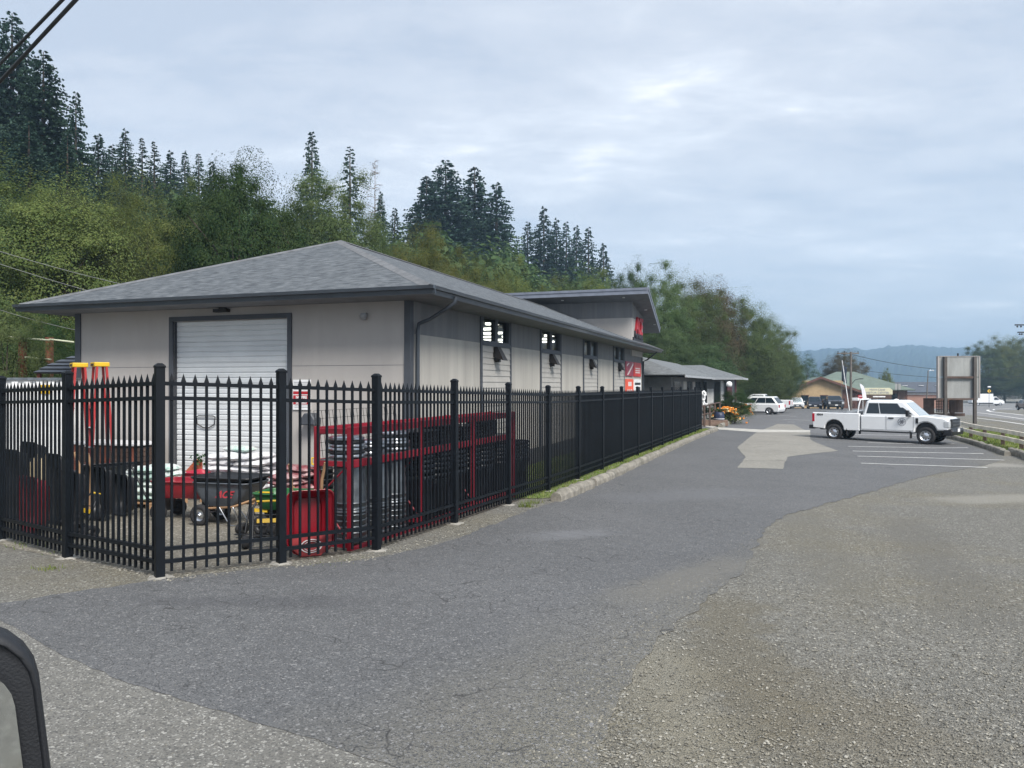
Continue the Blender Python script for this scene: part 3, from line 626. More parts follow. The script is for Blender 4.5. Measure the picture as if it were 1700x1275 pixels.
# small fittings on the front wall
q = MB(); q.b2((-4.6, -.14, ZS - .1), (-4.25, -.02, ZS - .03)).b2((-4.5, -.08, ZS - .03), (-4.35, 0, ZS)); q.build('door_lamp', M['lamp_black'], st)
q = MB(); q.lathe([(.075, .0), (.075, -.05), (.05, -.09), (.0, -.11)], 14, c=(-.98, -.08, 3.42)); q.b2((-1.04, -.08, 3.4), (-.92, 0, 3.46)); q.build('dome_camera', mat('grey_plastic', (.25, .26, .27), .4), st)
q = MB(); xo = -2.16; q.prism([(xo - .16, 1.22), (xo - .17, 1.34), (xo - .08, 1.46), (xo + .08, 1.46), (xo + .17, 1.34), (xo + .16, 1.22)], -.26, 0, bev=.02); q.build('letter_box', M['trim'], st)
sg = MB(); sx0 = -2.66; sg.b2((sx0, -.03, 1.52), (sx0 + .42, -.005, 2.14)); sgn_ = sg.build('notice_board', M['white'], st)
M['sign_red'] = mat('sign_red', (.38, .015, .025), .5); M['ink'] = mat('sign_ink', (.02, .02, .025), .6); M['ink_grey'] = mat('sign_grey_ink', (.25, .25, .27), .6)
q = MB(); q.b2((sx0 + .01, -.034, 1.84), (sx0 + .41, -.0302, 1.90)).b2((sx0 + .01, -.034, 1.63), (sx0 + .41, -.0302, 1.82)); q.build('red_panel', M['sign_red'], sgn_)
text('NO FIRE', .072, M['white'], sgn_, (sx0 + .21, -.036, 1.775), (R(90), 0, 0), bold=.003)
text("DON'T BLOCK", .05, M['white'], sgn_, (sx0 + .21, -.036, 1.705), (R(90), 0, 0), bold=.002)
text('DOORWAY', .05, M['white'], sgn_, (sx0 + .21, -.036, 1.658), (R(90), 0, 0), bold=.002)
q = MB()
for k in range(5): q.b2((sx0 + .03, -.034, 2.08 - k * .036), (sx0 + .39 - .05 * (k % 2), -.0305, 2.092 - k * .036))
for k in range(2): q.b2((sx0 + .04, -.034, 1.60 - k * .03), (sx0 + .38, -.0305, 1.608 - k * .03))
q.build('printed_line', M['ink_grey'], sgn_)
# entry tower with its tilted flat roof
ty0, ty1 = 22.9, 25.85; tx0 = -8.0; TX = .06
def tz(y): return 6.43 - .25 - .168 * (y - 21.7)
SPL = 5.2
q = MB(); q.prism([(ty0, SPL), (ty1, SPL), (ty1, tz(ty1)), (ty0, tz(ty0))], -tx0, -TX)
RT = Matrix(((0, -1, 0, 0), (1, 0, 0, 0), (0, 0, 1, 0), (0, 0, 0, 1)))
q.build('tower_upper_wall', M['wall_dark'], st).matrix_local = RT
q = MB(); q.b2((tx0, ty0, 3.4), (TX - .004, ty1, SPL)); q.build('tower_wall', M['wall_grey'], st)
q = MB(); pts = [(1.0, 21.7), (.37, 29.4), (-9.2, 29.4), (-9.2, 21.7)]
q.add([(x, y, 6.43 - .168 * (y - 21.7)) for x, y in pts] + [(x, y, 6.18 - .168 * (y - 21.7)) for x, y in pts], [(0, 1, 2, 3), (4, 7, 6, 5)] + [(i, 4 + i, 4 + (i + 1) % 4, (i + 1) % 4) for i in range(4)], 0)
tr = q.build('tower_roof', M['soffit'], st)
q = MB()
for i in range(4):
    a, b_ = pts[i], pts[(i + 1) % 4]; cxx, cyy = -4, 25.5
    pa = Vector((a[0], a[1], 6.43 - .168 * (a[1] - 21.7))); pb = Vector((b_[0], b_[1], 6.43 - .168 * (b_[1] - 21.7)))
    o = Vector(((pb - pa).y, -(pb - pa).x, 0)).normalized(); o = o if o.dot(pa - Vector((cxx, cyy, 0))) > 0 else -o
    for u0, u1, z0, z1 in ((.002, .03, -.26, -.08), (.002, .06, -.08, .03)):
        q.loft([[p + o * u0 + Vector((0, 0, z0)), p + o * u1 + Vector((0, 0, z0)), p + o * u1 + Vector((0, 0, z1)), p + o * u0 + Vector((0, 0, z1))] for p in (pa, pb)])
q.build('roof_edge', mat('blue_grey_flashing', (.15, .17, .215), .5), tr)
M['lens'] = mat('lamp_lens', (.6, .6, .58), .4)
for x, y in ((-3.2, 22.3), (-.2, 22.2), (.45, 24.5), (.4, 27.5)): q = MB(); q.cyl((x, y, tz(y) - .02), (x, y, tz(y) + .01), .07, n=12); q.build('downlight', M['lens'], tr)
sgp = MB(); sgp.b2((TX, 23.05, 4.05), (TX + .05, 25.75, 4.3)); sg2 = sgp.build('store_sign', M['ink'], st)
text('ACE', 1.12, M['sign_red'], sg2, (TX + .05, 24.4, 4.86), (R(90), 0, R(90)), ext=.05, shear=.3, bold=.03, sx=.82)
text('Hardware', .5, M['ink'], sg2, (TX + .05, 24.4, 4.42), (R(90), 0, R(90)), ext=.04, bold=.01)
# posters on the last stretch of side wall
M['poster_red'] = mat('poster_red', (.55, .035, .03), .5, var=.2, scale=1); M['poster_maroon'] = mat('poster_maroon', (.3, .03, .06), .5, var=.3, scale=1.2); M['poster_or'] = mat('poster_orange_red', (.75, .1, .05), .5)
for (ya, yb, za, zb, m_) in ((21.55, 23.35, 2.42, 3.10, 'poster_maroon'), (23.55, 25.4, 2.42, 3.10, 'poster_red'), (21.55, 23.35, 1.5, 2.28, 'poster_or'), (23.55, 25.4, 1.5, 2.28, 'white')):
    q = MB(); q.b2((.0, ya, za), (.05, yb, zb)); po = q.build('poster', M[m_], st)
    b2_ = MB(); ym = (ya + yb) / 2
    if m_ == 'poster_maroon': b2_.add([(.053, ya + .2, za + .05), (.053, ya + .5, za + .05), (.053, yb - .05, zb - .15), (.053, yb - .05, zb - .02)], [(0, 1, 2, 3)]).add([(.053, ya + .15, zb - .25), (.053, ya + .7, zb - .1), (.053, ya + .7, zb - .05), (.053, ya + .15, zb - .15)], [(0, 1, 2, 3)])
    elif m_ == 'poster_red':
        for k in range(3): b2_.b2((.05, ya + .3, za + .36 - k * .1), (.053, yb - .3, za + .42 - k * .1))
    elif m_ == 'poster_or':
        for k in range(3): b2_.b2((.05, ya + .3 + k * .45, za + .05), (.053, ya + .55 + k * .45, za + .3))
        b2_.b2((.05, ya + .5, za + .45), (.053, yb - .5, za + .65))
    else: b2_.b2((.05, ya + .15, za + .5), (.053, yb - .15, za + .62)).b2((.05, ya + .9, za + .1), (.053, yb - .2, za + .4))
    b2_.build('print', M['ink'] if m_ == 'white' else mat('print_pale', (.7, .6, .58), .5), po)

# ------------------------------------------------------------------ annex beyond: two low hips
M['annex_wall'] = mat('annex_grey_boarding', (.13, .135, .14), .85, var=.15); M['annex_dark'] = mat('annex_dark_glass', (.02, .024, .028), .2)  # near-black glossy material for the annex windows and the porch wall
an = thing('annex_building', 'low grey annex with two hipped roofs beyond the store', 'building', B0, BANG)
q = MB(); q.b2((-3.4, 28, -.8), (1.2, 44, 2.45)); q.build('wall', M['annex_wall'], an)
q = MB(); q.b2((-6, 44, -.8), (3.2, 50, 2.5)); q.build('end_wall', mat('annex_pale_boarding', (.24, .25, .26), .85), an)
z1, z2 = 2.55, 3.62
slopes('roof', [((2, 27.3, z1), (2, 47, z1), (-.9, 47, z2), (-.9, 29.5, z2)), ((-4.2, 27.3, z1), (2, 27.3, z1), (-.9, 29.5, z2)), ((-4.2, 47, z1), (-4.2, 27.3, z1), (-.9, 29.5, z2), (-.9, 47, z2))], M['shingle_pale'], an)
z1, z2 = 2.5, 3.5
slopes('end_roof', [((-7, 43.2, z1), (4.1, 43.2, z1), (1.0, 47, z2), (-4, 47, z2)), ((4.1, 43.2, z1), (4.1, 50.8, z1), (1.0, 47, z2)), ((4.1, 50.8, z1), (-7, 50.8, z1), (-4, 47, z2), (1.0, 47, z2)), ((-7, 50.8, z1), (-7, 43.2, z1), (-4, 47, z2))], M['shingle_pale'], an)
q = MB(); q.b2((2.0, 27.3, 2.40), (2.06, 43.1, 2.53)).b2((-7, 43.12, 2.36), (4.14, 43.18, 2.5)).b2((4.1, 43.2, 2.36), (4.16, 50.8, 2.5)); q.build('fascia', mat('pale_fascia', (.32, .34, .36), .6), an)
for ya, yb, m_ in ((29, 31.5, 'annex_dark'), (33, 34.6, 'wall_side'), (35.4, 37.4, 'annex_dark'), (38.2, 39.2, 'wall_side'), (40, 43, 'annex_dark')):
    q = MB(); q.b2((1.2, ya, .6), (1.24, yb, 2.2)); q.build('window', M[m_], an)
for xa, xb, za, zb, m_ in ((1.35, 1.55, -.2, 2.2, 'annex_dark'), (1.6, 2.05, -.4, 1.7, 'white'), (2.12, 2.5, .2, 2.2, 'annex_dark'), (2.55, 2.75, -.4, 2.3, 'white'), (2.85, 3.1, -.2, 2.2, 'annex_dark')):
    q = MB(); q.b2((xa, 43.94, za), (xb, 44, zb)); q.build('door' if m_ == 'white' else 'window', M[m_], an)
M['maroon'] = mat('maroon_post', (.09, .03, .04), .7)
for x, y in ((3.6, 43.6), (1.0, 43.5)): q = MB(); q.cyl((x, y, -.6), (x, y, 2.36), .07, n=8); q.build('porch_post', M['maroon'], an)

# ------------------------------------------------------------------ black picket fence
fence = thing('picket_fence', 'tall black steel picket fence with spear tips around the store yard', 'fence')
FH = 2.23
posts = [P(-160, 870, 12.4), P(2, 885, 10.66), P(112, 915, 9.34), P(265, 957, 8.16), P(467, 935, 8.98), P(625, 918, 9.89)]
posts = [Vector((p.x, p.y, g(p.x, p.y))) for p in posts]
pv = Vector((.356, .934, 0)); step = 2.44
FA = posts[-1].copy()
for k in range(1, 15):
    p = FA + pv * step * k * .965; posts.append(Vector((p.x, p.y, g(p.x, p.y))))
def post_mesh():
    b = MB(); b.box((0, 0, FH / 2 - .1), (.092, .092, FH + .2)); b.box((0, 0, FH + .012), (.104, .104, .024)); b.box((0, 0, FH + .037), (.1, .1, .026), taper=.45); return b
pm = None
for i, p in enumerate(posts):
    j = min(i, len(posts) - 2); d_ = posts[j + 1] - posts[j]; a = math.atan2(d_.y, d_.x)
    if pm is None: o = post_mesh().build('post', M['black_metal'], fence, p, a, bevel=.004); pm = o
    else:
        o = pm.copy(); COL.objects.link(o); o.location = p; o.rotation_euler.z = a; o.parent = fence
M['footing'] = mat('rough_concrete_collar', (.26, .25, .225), .95, var=.4, scale=9, bump=.8, bscale=14)
rng = random.Random(31)
for p in posts[1:10]:
    q = MB(); n = 12; ring = []
    for zz_, rr_ in ((-.05, .15), (.010, .135), (.018, .07)): ring.append([(rr_ * rng.uniform(.7, 1.25) * math.cos(6.283 * k / n), rr_ * rng.uniform(.7, 1.25) * math.sin(6.283 * k / n), zz_ + rng.uniform(-.004, .004)) for k in range(n)])
    q.loft(ring); q.build('post_footing', M['footing'], fence, p)
for i in range(len(posts) - 1):
    a, b_ = posts[i], posts[i + 1]; L_ = (b_ - a).length; dv = (b_ - a) / L_; ang = math.atan2(dv.y, dv.x)
    n = max(2, round(L_ / .1195)); q = MB(); slope = (b_.z - a.z) / Vector((dv.x, dv.y, 0)).length / L_
    LX = Vector((b_.x - a.x, b_.y - a.y)).length
    for k in range(1, n):
        x = LX * k / n; z = (b_.z - a.z) * k / n
        if x < .075 or x > LX - .075: continue
        q.box((x, 0, z + (.06 + 2.06) / 2), (.0255, .0255, 2.0))
        zt_ = z + 2.06
        q.add([(x - .009, -.009, zt_), (x + .009, -.009, zt_), (x + .009, .009, zt_), (x - .009, .009, zt_), (x - .024, -.012, zt_ + .03), (x + .024, -.012, zt_ + .03), (x + .024, .012, zt_ + .03), (x - .024, .012, zt_ + .03), (x, 0, zt_ + .12)],
              [(0, 1, 5, 4), (1, 2, 6, 5), (2, 3, 7, 6), (3, 0, 4, 7), (4, 5, 8), (5, 6, 8), (6, 7, 8), (7, 4, 8)])
    pnl = q.build('fence_panel', M['black_metal'], fence, a, ang, fix=False)
    for hz_ in (.17, .305, FH - .32, FH - .165):
        r = MB(); d2 = .022; zz_ = b_.z - a.z
        r.loft([[(x, -d2, z + hz_ - .021), (x, d2, z + hz_ - .021), (x, d2, z + hz_ + .021), (x, -d2, z + hz_ + .021)] for x, z in ((.03, zz_ * .03 / LX), (LX - .03, zz_ * (1 - .03 / LX)))])
        r.build('rail', M['black_metal'], pnl)
# ------------------------------------------------------------------ hillside and trees
def tperp(x, y): return -((x + 2) * .943 - (y - 15) * .334)
def salong(x, y): return (x + 2) * .334 + (y - 15) * .943
def sstep(a, b, v):
    v = max(0, min(1, (v - a) / (b - a))); return v * v * (3 - 2 * v)
def hill(x, y):
    t, s = tperp(x, y), salong(x, y)
    lo = 19 - 9 * sstep(30, 90, s)
    k = 1 - .9 * sstep(150, 260, s)
    return g(x, y) + max(0, t - lo) * .42 * (1 - .35 * sstep(40, 140, t)) * k * (.35 + .65 * sstep(lo, lo + 26, t))
M['hill'] = groundmat('hillside_undergrowth', (.028, .04, .018), (.02, .03, .012), (.06, .075, .03), 6, patch=(.045, .05, .02), pscale=.2, bump=.8)
q = MB(); nt, ns = 34, 44
tt = [17 + 190 * (i / nt) ** 1.5 for i in range(nt + 1)]; ss = [-45 + 340 * j / ns for j in range(ns + 1)]
for i in range(nt + 1):
    for j in range(ns + 1):
        p = BL(-tt[i] + (9 if ss[j] > 60 else 9 * sstep(25, 60, ss[j])), ss[j]); z = hill(p.x, p.y) + (random.uniform(-.15, .25) if i > 1 else -.1)
        q.v.append((p.x, p.y, z))
for i in range(nt):
    for j in range(ns): q.f.append([i * (ns + 1) + j, i * (ns + 1) + j + 1, (i + 1) * (ns + 1) + j + 1, (i + 1) * (ns + 1) + j]); q.m.append(0); q.sm.append(True)
o = q.build('hillside', M['hill']); o['kind'] = 'structure'

def npmesh(name, V, mats):
    # V: (n,4,3) quads
    n = len(V); me = bpy.data.meshes.new(name); me.vertices.add(n * 4); me.vertices.foreach_set('co', V.reshape(-1).astype(np.float32))
    me.loops.add(n * 4); me.loops.foreach_set('vertex_index', np.arange(n * 4, dtype=np.int32)); me.polygons.add(n)
    me.polygons.foreach_set('loop_start', np.arange(0, n * 4, 4, dtype=np.int32)); me.polygons.foreach_set('loop_total', np.full(n, 4, dtype=np.int32))
    me.update(calc_edges=True); me.materials.append(mats); return me
def leafquads(rs, C, size, up=.5, asp=.62, out=None):
    n = len(C); nrm = rs.normal(size=(n, 3)); nrm[:, 2] = np.abs(nrm[:, 2]) + up
    if out is not None: nrm = nrm * .22 + out * 1.0
    nrm[:, 2] += .25; nrm /= np.linalg.norm(nrm, axis=1)[:, None]
    t = rs.normal(size=(n, 3)); t -= nrm * (t * nrm).sum(1)[:, None]; t /= np.linalg.norm(t, axis=1)[:, None]; b = np.cross(nrm, t)
    s = (size * rs.uniform(.55, 1.25, n))[:, None]
    return np.stack([C - t * s, C - b * s * asp + nrm * s * .15, C + t * s, C + b * s * asp + nrm * s * .15], 1)
def broad(name, seed, n=15000, K=110, H=10., Rr=4., low=.12, leaf=.13, clump=.8, airy=0., pointy=0.):
    rs = np.random.RandomState(seed)
    # a lumpy crown: leaves on boughs inside it, and a skin of leaves over the whole
    def env(dd):
        return .84 + .12 * np.sin(dd[:, 0] * 4.3 + seed) * np.cos(dd[:, 1] * 3.7 - seed) + .09 * np.sin(dd[:, 2] * 8 + dd[:, 0] * 6 + seed) + .06 * np.sin(dd[:, 1] * 13 + dd[:, 2] * 5) + .05 * np.cos(dd[:, 0] * 17 - dd[:, 2] * 11)
    def place(dd, r):
        zf = np.clip(dd[:, 2] * r * .585 + .5, 0, 1.06); wf = Rr * 1.12 * r * (1 - pointy * zf)
        return np.stack([dd[:, 0] * wf, dd[:, 1] * wf, low * H + (1 - low) * H * zf], 1)
    def unit(m):
        v = rs.normal(size=(m, 3)); return v / np.linalg.norm(v, axis=1)[:, None]
    d = unit(K); d[:, 2] = d[:, 2] * .85 + .12; C = place(d, env(d) * rs.uniform(.55, 1.0, K))
    k = rs.randint(0, K, n); off = unit(n) * (rs.uniform(0, 1, n) ** .6)[:, None] * np.array([1, 1, .62]) * (clump * rs.uniform(.7, 1.25, K)[k][:, None])
    Pn = C[k] + off; ov = off / (np.linalg.norm(off, axis=1)[:, None] + 1e-6)
    tc = Pn - np.array([0, 0, H * .5]); tc /= np.linalg.norm(tc, axis=1)[:, None] + 1e-6
    m = int(n * .38); i = rs.choice(n, m, replace=False); dd = unit(m); Pn[i] = place(dd, env(dd) * (1.06 - .34 * rs.uniform(0, 1, m) ** 1.4)); tc[i] = dd
    e0 = env(dd); ov[i] = dd + rs.normal(size=(m, 3)) * .35 + np.array([0, 0, .2])
    if airy:
        m = int(n * airy); i = rs.choice(n, m, replace=False); Pn[i] += rs.uniform(-.5, .5, size=(m, 3))
    Pn[:, 2] = np.clip(Pn[:, 2], .05 * H, None)
    V = leafquads(rs, Pn, np.full(n, leaf), out=ov * .8 + tc * .5)
    me = npmesh(name, V, None)
    # trunk and limbs
    tb = MB(); rn = random.Random(seed); tb.tube([(0, 0, -.6), (.05, 0, H * .2), (-.05, .1, H * .45), (.1, 0, H * .75)], [.2, .17, .12, .04], 8)
    for i in range(16):
        c = C[rn.randrange(K)]; z0 = H * rn.uniform(.15, .55)
        tb.tube([(0, 0, z0), (c[0] * .45, c[1] * .45, z0 + (c[2] - z0) * .6), tuple(c)], [.085, .05, .015], 5)
    return me, tb
def conifer(name, seed, H=10., Rr=2.1, nb=1150, low=.04, spray=.155, droop=.16, gap=0., taper=.78, rag=.5):
    rs = np.random.RandomState(seed); Q = []; br = MB(); rn = random.Random(seed)
    for w_ in range(nb):
        f = 1 - (1 - (w_ + rn.random()) / nb) ** .72; z = H * (low + (1 - low) * f)
        a = rn.uniform(0, 6.283)
        if rn.random() < gap * (1 + math.sin(a * 2 + z * 1.7)): continue
        L_ = (Rr * (1 - f) ** taper + .07) * (1 + .22 * math.sin(a * 2.3 + z * 2.1 + seed)) * (1 - rag * rn.random() ** 1.6)
        dx, dy = math.cos(a), math.sin(a); m = max(2, int(L_ / .14)); rise = rn.uniform(-.12, .2)
        for j in range(m):
            u = .2 + .8 * (j + .7) / m; r = L_ * u; zz = z + L_ * (rise * u - droop * u * u)
            for sgn in (-1, 1, 0):
                ln = spray * (1.1 - .4 * u) * rn.uniform(.6, 1.25); sa = a + sgn * rn.uniform(.4, 1.1)
                e = (math.cos(sa) * ln, math.sin(sa) * ln, ln * rn.uniform(-.3, .08)); w2 = ln * rn.uniform(.16, .3)
                p = (dx * r, dy * r, zz); q_ = (-math.sin(sa) * w2, math.cos(sa) * w2, rn.uniform(-.08, .08))
                mid = tuple(p[c] + e[c] * .4 for c in range(3))
                Q.append([p, tuple(mid[c] + q_[c] for c in range(3)), tuple(p[c] + e[c] for c in range(3)), tuple(mid[c] - q_[c] for c in range(3))])
    me = npmesh(name, np.array(Q), None)
    br.tube([(0, 0, -.8), (0, 0, H * .5), (0, 0, H * .995)], [.16, .1, .012], 7)
    return me, br
def bare(name, seed, H=10., Rr=2.2):
    rn = random.Random(seed); b = MB(); b.tube([(0, 0, -.8), (0, 0, H * .5), (.05, 0, H)], [.13, .08, .012], 6)
    for w_ in range(70):
        f = rn.uniform(.25, .99); z = H * f; a = rn.uniform(0, 6.28); Lb = (Rr * (1 - f) ** .7 + .25) * rn.uniform(.5, 1.1)
        e = Vector((math.cos(a) * Lb, math.sin(a) * Lb, z + Lb * rn.uniform(-.3, .25))); b.tube([(0, 0, z), (e.x * .5, e.y * .5, z + .05), e], [.028, .018, .006], 4)
        for _ in range(4):
            u = rn.uniform(.35, 1); c = Vector((0, 0, z)).lerp(e, u); a2 = a + rn.uniform(-1, 1); l2 = Lb * .35
            b.tube([c, c + Vector((math.cos(a2) * l2, math.sin(a2) * l2, rn.uniform(-.2, .2)))], [.012, .004], 3)
    return b
LEAF = {
 'yellow': foliage('yellow_green_leaves', (.105, .14, .046), (.15, .178, .06), (.18, .19, .07)),
 'mid': foliage('mid_green_leaves', (.078, .122, .05), (.115, .155, .064), (.135, .165, .075)),
 'dark': foliage('dark_green_leaves', (.028, .062, .026), (.05, .088, .036), (.08, .12, .048)),
 'red': foliage('reddish_green_leaves', (0.095, 0.095, 0.056), (0.123, 0.112, 0.067), (0.168, 0.134, 0.084)),
 'shadow': foliage('deep_green_leaves', (.055, .092, .044), (.082, .118, .055), (.11, .14, .068)),  # leaf green a step darker than the mid one
 'conifer': foliage('dark_conifer_needles', (0.029, 0.058, 0.047), (0.043, 0.076, 0.058), (0.067, 0.103, 0.074), .15),
 'bluegreen': foliage('blue_green_needles', (0.050, 0.095, 0.067), (0.073, 0.123, 0.084), (0.112, 0.157, 0.112), .1),
}
PROTO = {}
for k_, (sd_, kw) in {'roundA': (1, dict(n=100000, K=85, clump=.78, leaf=.049)), 'roundB': (2, dict(n=100000, K=75, clump=.86, leaf=.052)), 'roundC': (3, dict(n=120000, K=115, clump=.66, leaf=.042)), 'tallD': (4, dict(n=22000, K=110, clump=.65, Rr=3.2, pointy=.45, leaf=.06)), 'big': (5, dict(n=80000, K=75, clump=.9, leaf=.062))}.items():
    me, tb = broad('crown', sd_, **kw); PROTO[k_] = (me, tb, 10., {'tallD': 3.4}.get(k_, 4.6))
for k_, (sd_, kw) in {'firA': (11, {}), 'firB': (12, dict(Rr=1.7, nb=950, gap=.08, taper=.8, rag=.55)), 'firC': (13, dict(Rr=2.5, nb=1300, taper=.74)), 'firD': (14, dict(Rr=1.6, nb=620, gap=.2, rag=.7))}.items():
    me, tb = conifer('crown', sd_, **kw); PROTO[k_] = (me, tb, 10., {'firB': 1.8, 'firC': 2.6, 'firD': 1.6}.get(k_, 2.2))
TRK = {}
def tree(px, d, ytop, wpx, kind, leaf, label, cat='tree', group=None, base=None, name=None, rot=None):
    x = (px - CX) / F * d; zb = hill(x, d) if base is None else base
    top = CAMZ + (CY - ytop) / F * d; H = max(1.0, top - zb); half = wpx / 2 / F * d
    me, tb, h0, r0 = PROTO[kind]
    nm = name or ('conifer_tree' if kind.startswith('fir') else 'leafy_tree')
    half *= (1.95 if d > 100 else 1.6) if kind.startswith('fir') else 1.25
    t = thing(nm, label, cat, (x, d, zb), rot if rot is not None else random.uniform(0, 6.28), group)
    t.scale = (half / r0, half / r0, H / h0)
    key = (kind, leaf)
    if key not in TRK:
        m2 = me.copy() if me.materials and me.materials[0] else me
        m2.materials.clear(); m2.materials.append(LEAF[leaf])
        if kind not in TRK: TRK[kind] = tb.build('trunk', M['bark'], t)
        TRK[key] = m2
    if TRK[kind].parent is not t:
        k = TRK[kind].copy(); COL.objects.link(k); k.parent = t
    c = bpy.data.objects.new('crown', TRK[key]); COL.objects.link(c); c.parent = t
    return t
# conifers on the hill, from the left
cf = 'dark conifers on the hillside'
for a in (
 (20, 64, 20, 150, 'firC', 'towering dark conifer at the left end of the hill, highest treetop of all'),
 (72, 62, 84, 140, 'firC', 'big dark conifer just right of the highest treetop'),
 (126, 60, 152, 66, 'firB', 'slim dark conifer with a spiky tip standing out from the big left group'),
 (-40, 66, 60, 140, 'firA', 'dark conifer cut by the left edge of the view'),
 (48, 50, 200, 120, 'firA', 'lower dark conifer in front of the big left group'),
 (112, 54, 225, 90, 'firA', 'dark conifer below the slim spiky one, behind the yellow-green trees'),
 (163, 66, 222, 80, 'firA', 'small dark conifer at the foot of the big left group'),
 (208, 74, 214, 62, 'firA', 'pointed conifer, first of the row stepping down behind the yellow-green trees'),
 (186, 70, 240, 60, 'firB', 'short dark conifer between two pointed ones on the left skyline'),
 (236, 78, 228, 48, 'firD', 'thin gappy conifer, second of the row stepping down'),
 (256, 80, 234, 50, 'firD', 'sparse conifer with bare looking tip, third of the row stepping down'),
 (283, 84, 250, 60, 'firA', 'dull green conifer, fourth of the row stepping down'),
 (307, 86, 250, 46, 'firB', 'narrow conifer, fifth of the row stepping down'),
 (330, 88, 254, 50, 'firD', 'thin conifer just left of the dark round tree top'),
 (352, 90, 268, 50, 'firA', 'small conifer peeping over the dark round tree'),
 (518, 88, 218, 66, 'firB', 'tall dark conifer above the roof, left of a pair'),
 (581, 90, 243, 62, 'firD', 'gappy dark conifer above the roof, right of a pair'),
 (632, 84, 318, 48, 'firC', 'narrow ivy dark conifer beside the dead bare tree'),
 (655, 92, 345, 50, 'firB', 'small conifer right of the dead bare tree'),
 (740, 128, 266, 122, 'firC', 'broad dark conifer, tallest of the three together behind the roof'),
 (788, 132, 277, 96, 'firA', 'dark conifer in the middle of the three together'),
 (824, 130, 303, 84, 'firA', 'dark conifer at the right of the three together'),
 (708, 126, 292, 80, 'firA', 'dark conifer tucked against the left of the broad one'),
 (876, 160, 368, 46, 'firB', 'slim conifer at the left of the row of seven'),
 (903, 160, 343, 58, 'firA', 'tallest conifer of the row of seven behind the tilted roof'),
 (924, 160, 362, 44, 'firA', 'third conifer of the row of seven'),
 (940, 160, 368, 44, 'firB', 'fourth conifer of the row of seven'),
 (957, 160, 374, 46, 'firA', 'fifth conifer of the row of seven'),
 (977, 160, 377, 50, 'firB', 'sixth conifer of the row of seven'),
 (1002, 160, 404, 50, 'firA', 'shortest conifer at the right end of the row of seven')):
    tree(a[0], a[1], a[2], a[3], a[4], 'conifer', a[5], group=cf)
x, d = (622 - CX) / F * 86, 86; zb = hill(x, d); t = thing('dead_tree', 'bare grey dead conifer with thin twigs above the roof ridge', 'tree', (x, d, zb)); Hh = CAMZ + (CY - 262) / F * d - zb
t.scale = (1.15, 1.15, Hh / 10); bare('dead', 3).build('trunk', mat('dead_wood', (.17, .15, .13), .9), t)
lf = 'leafy trees along the foot of the hill'
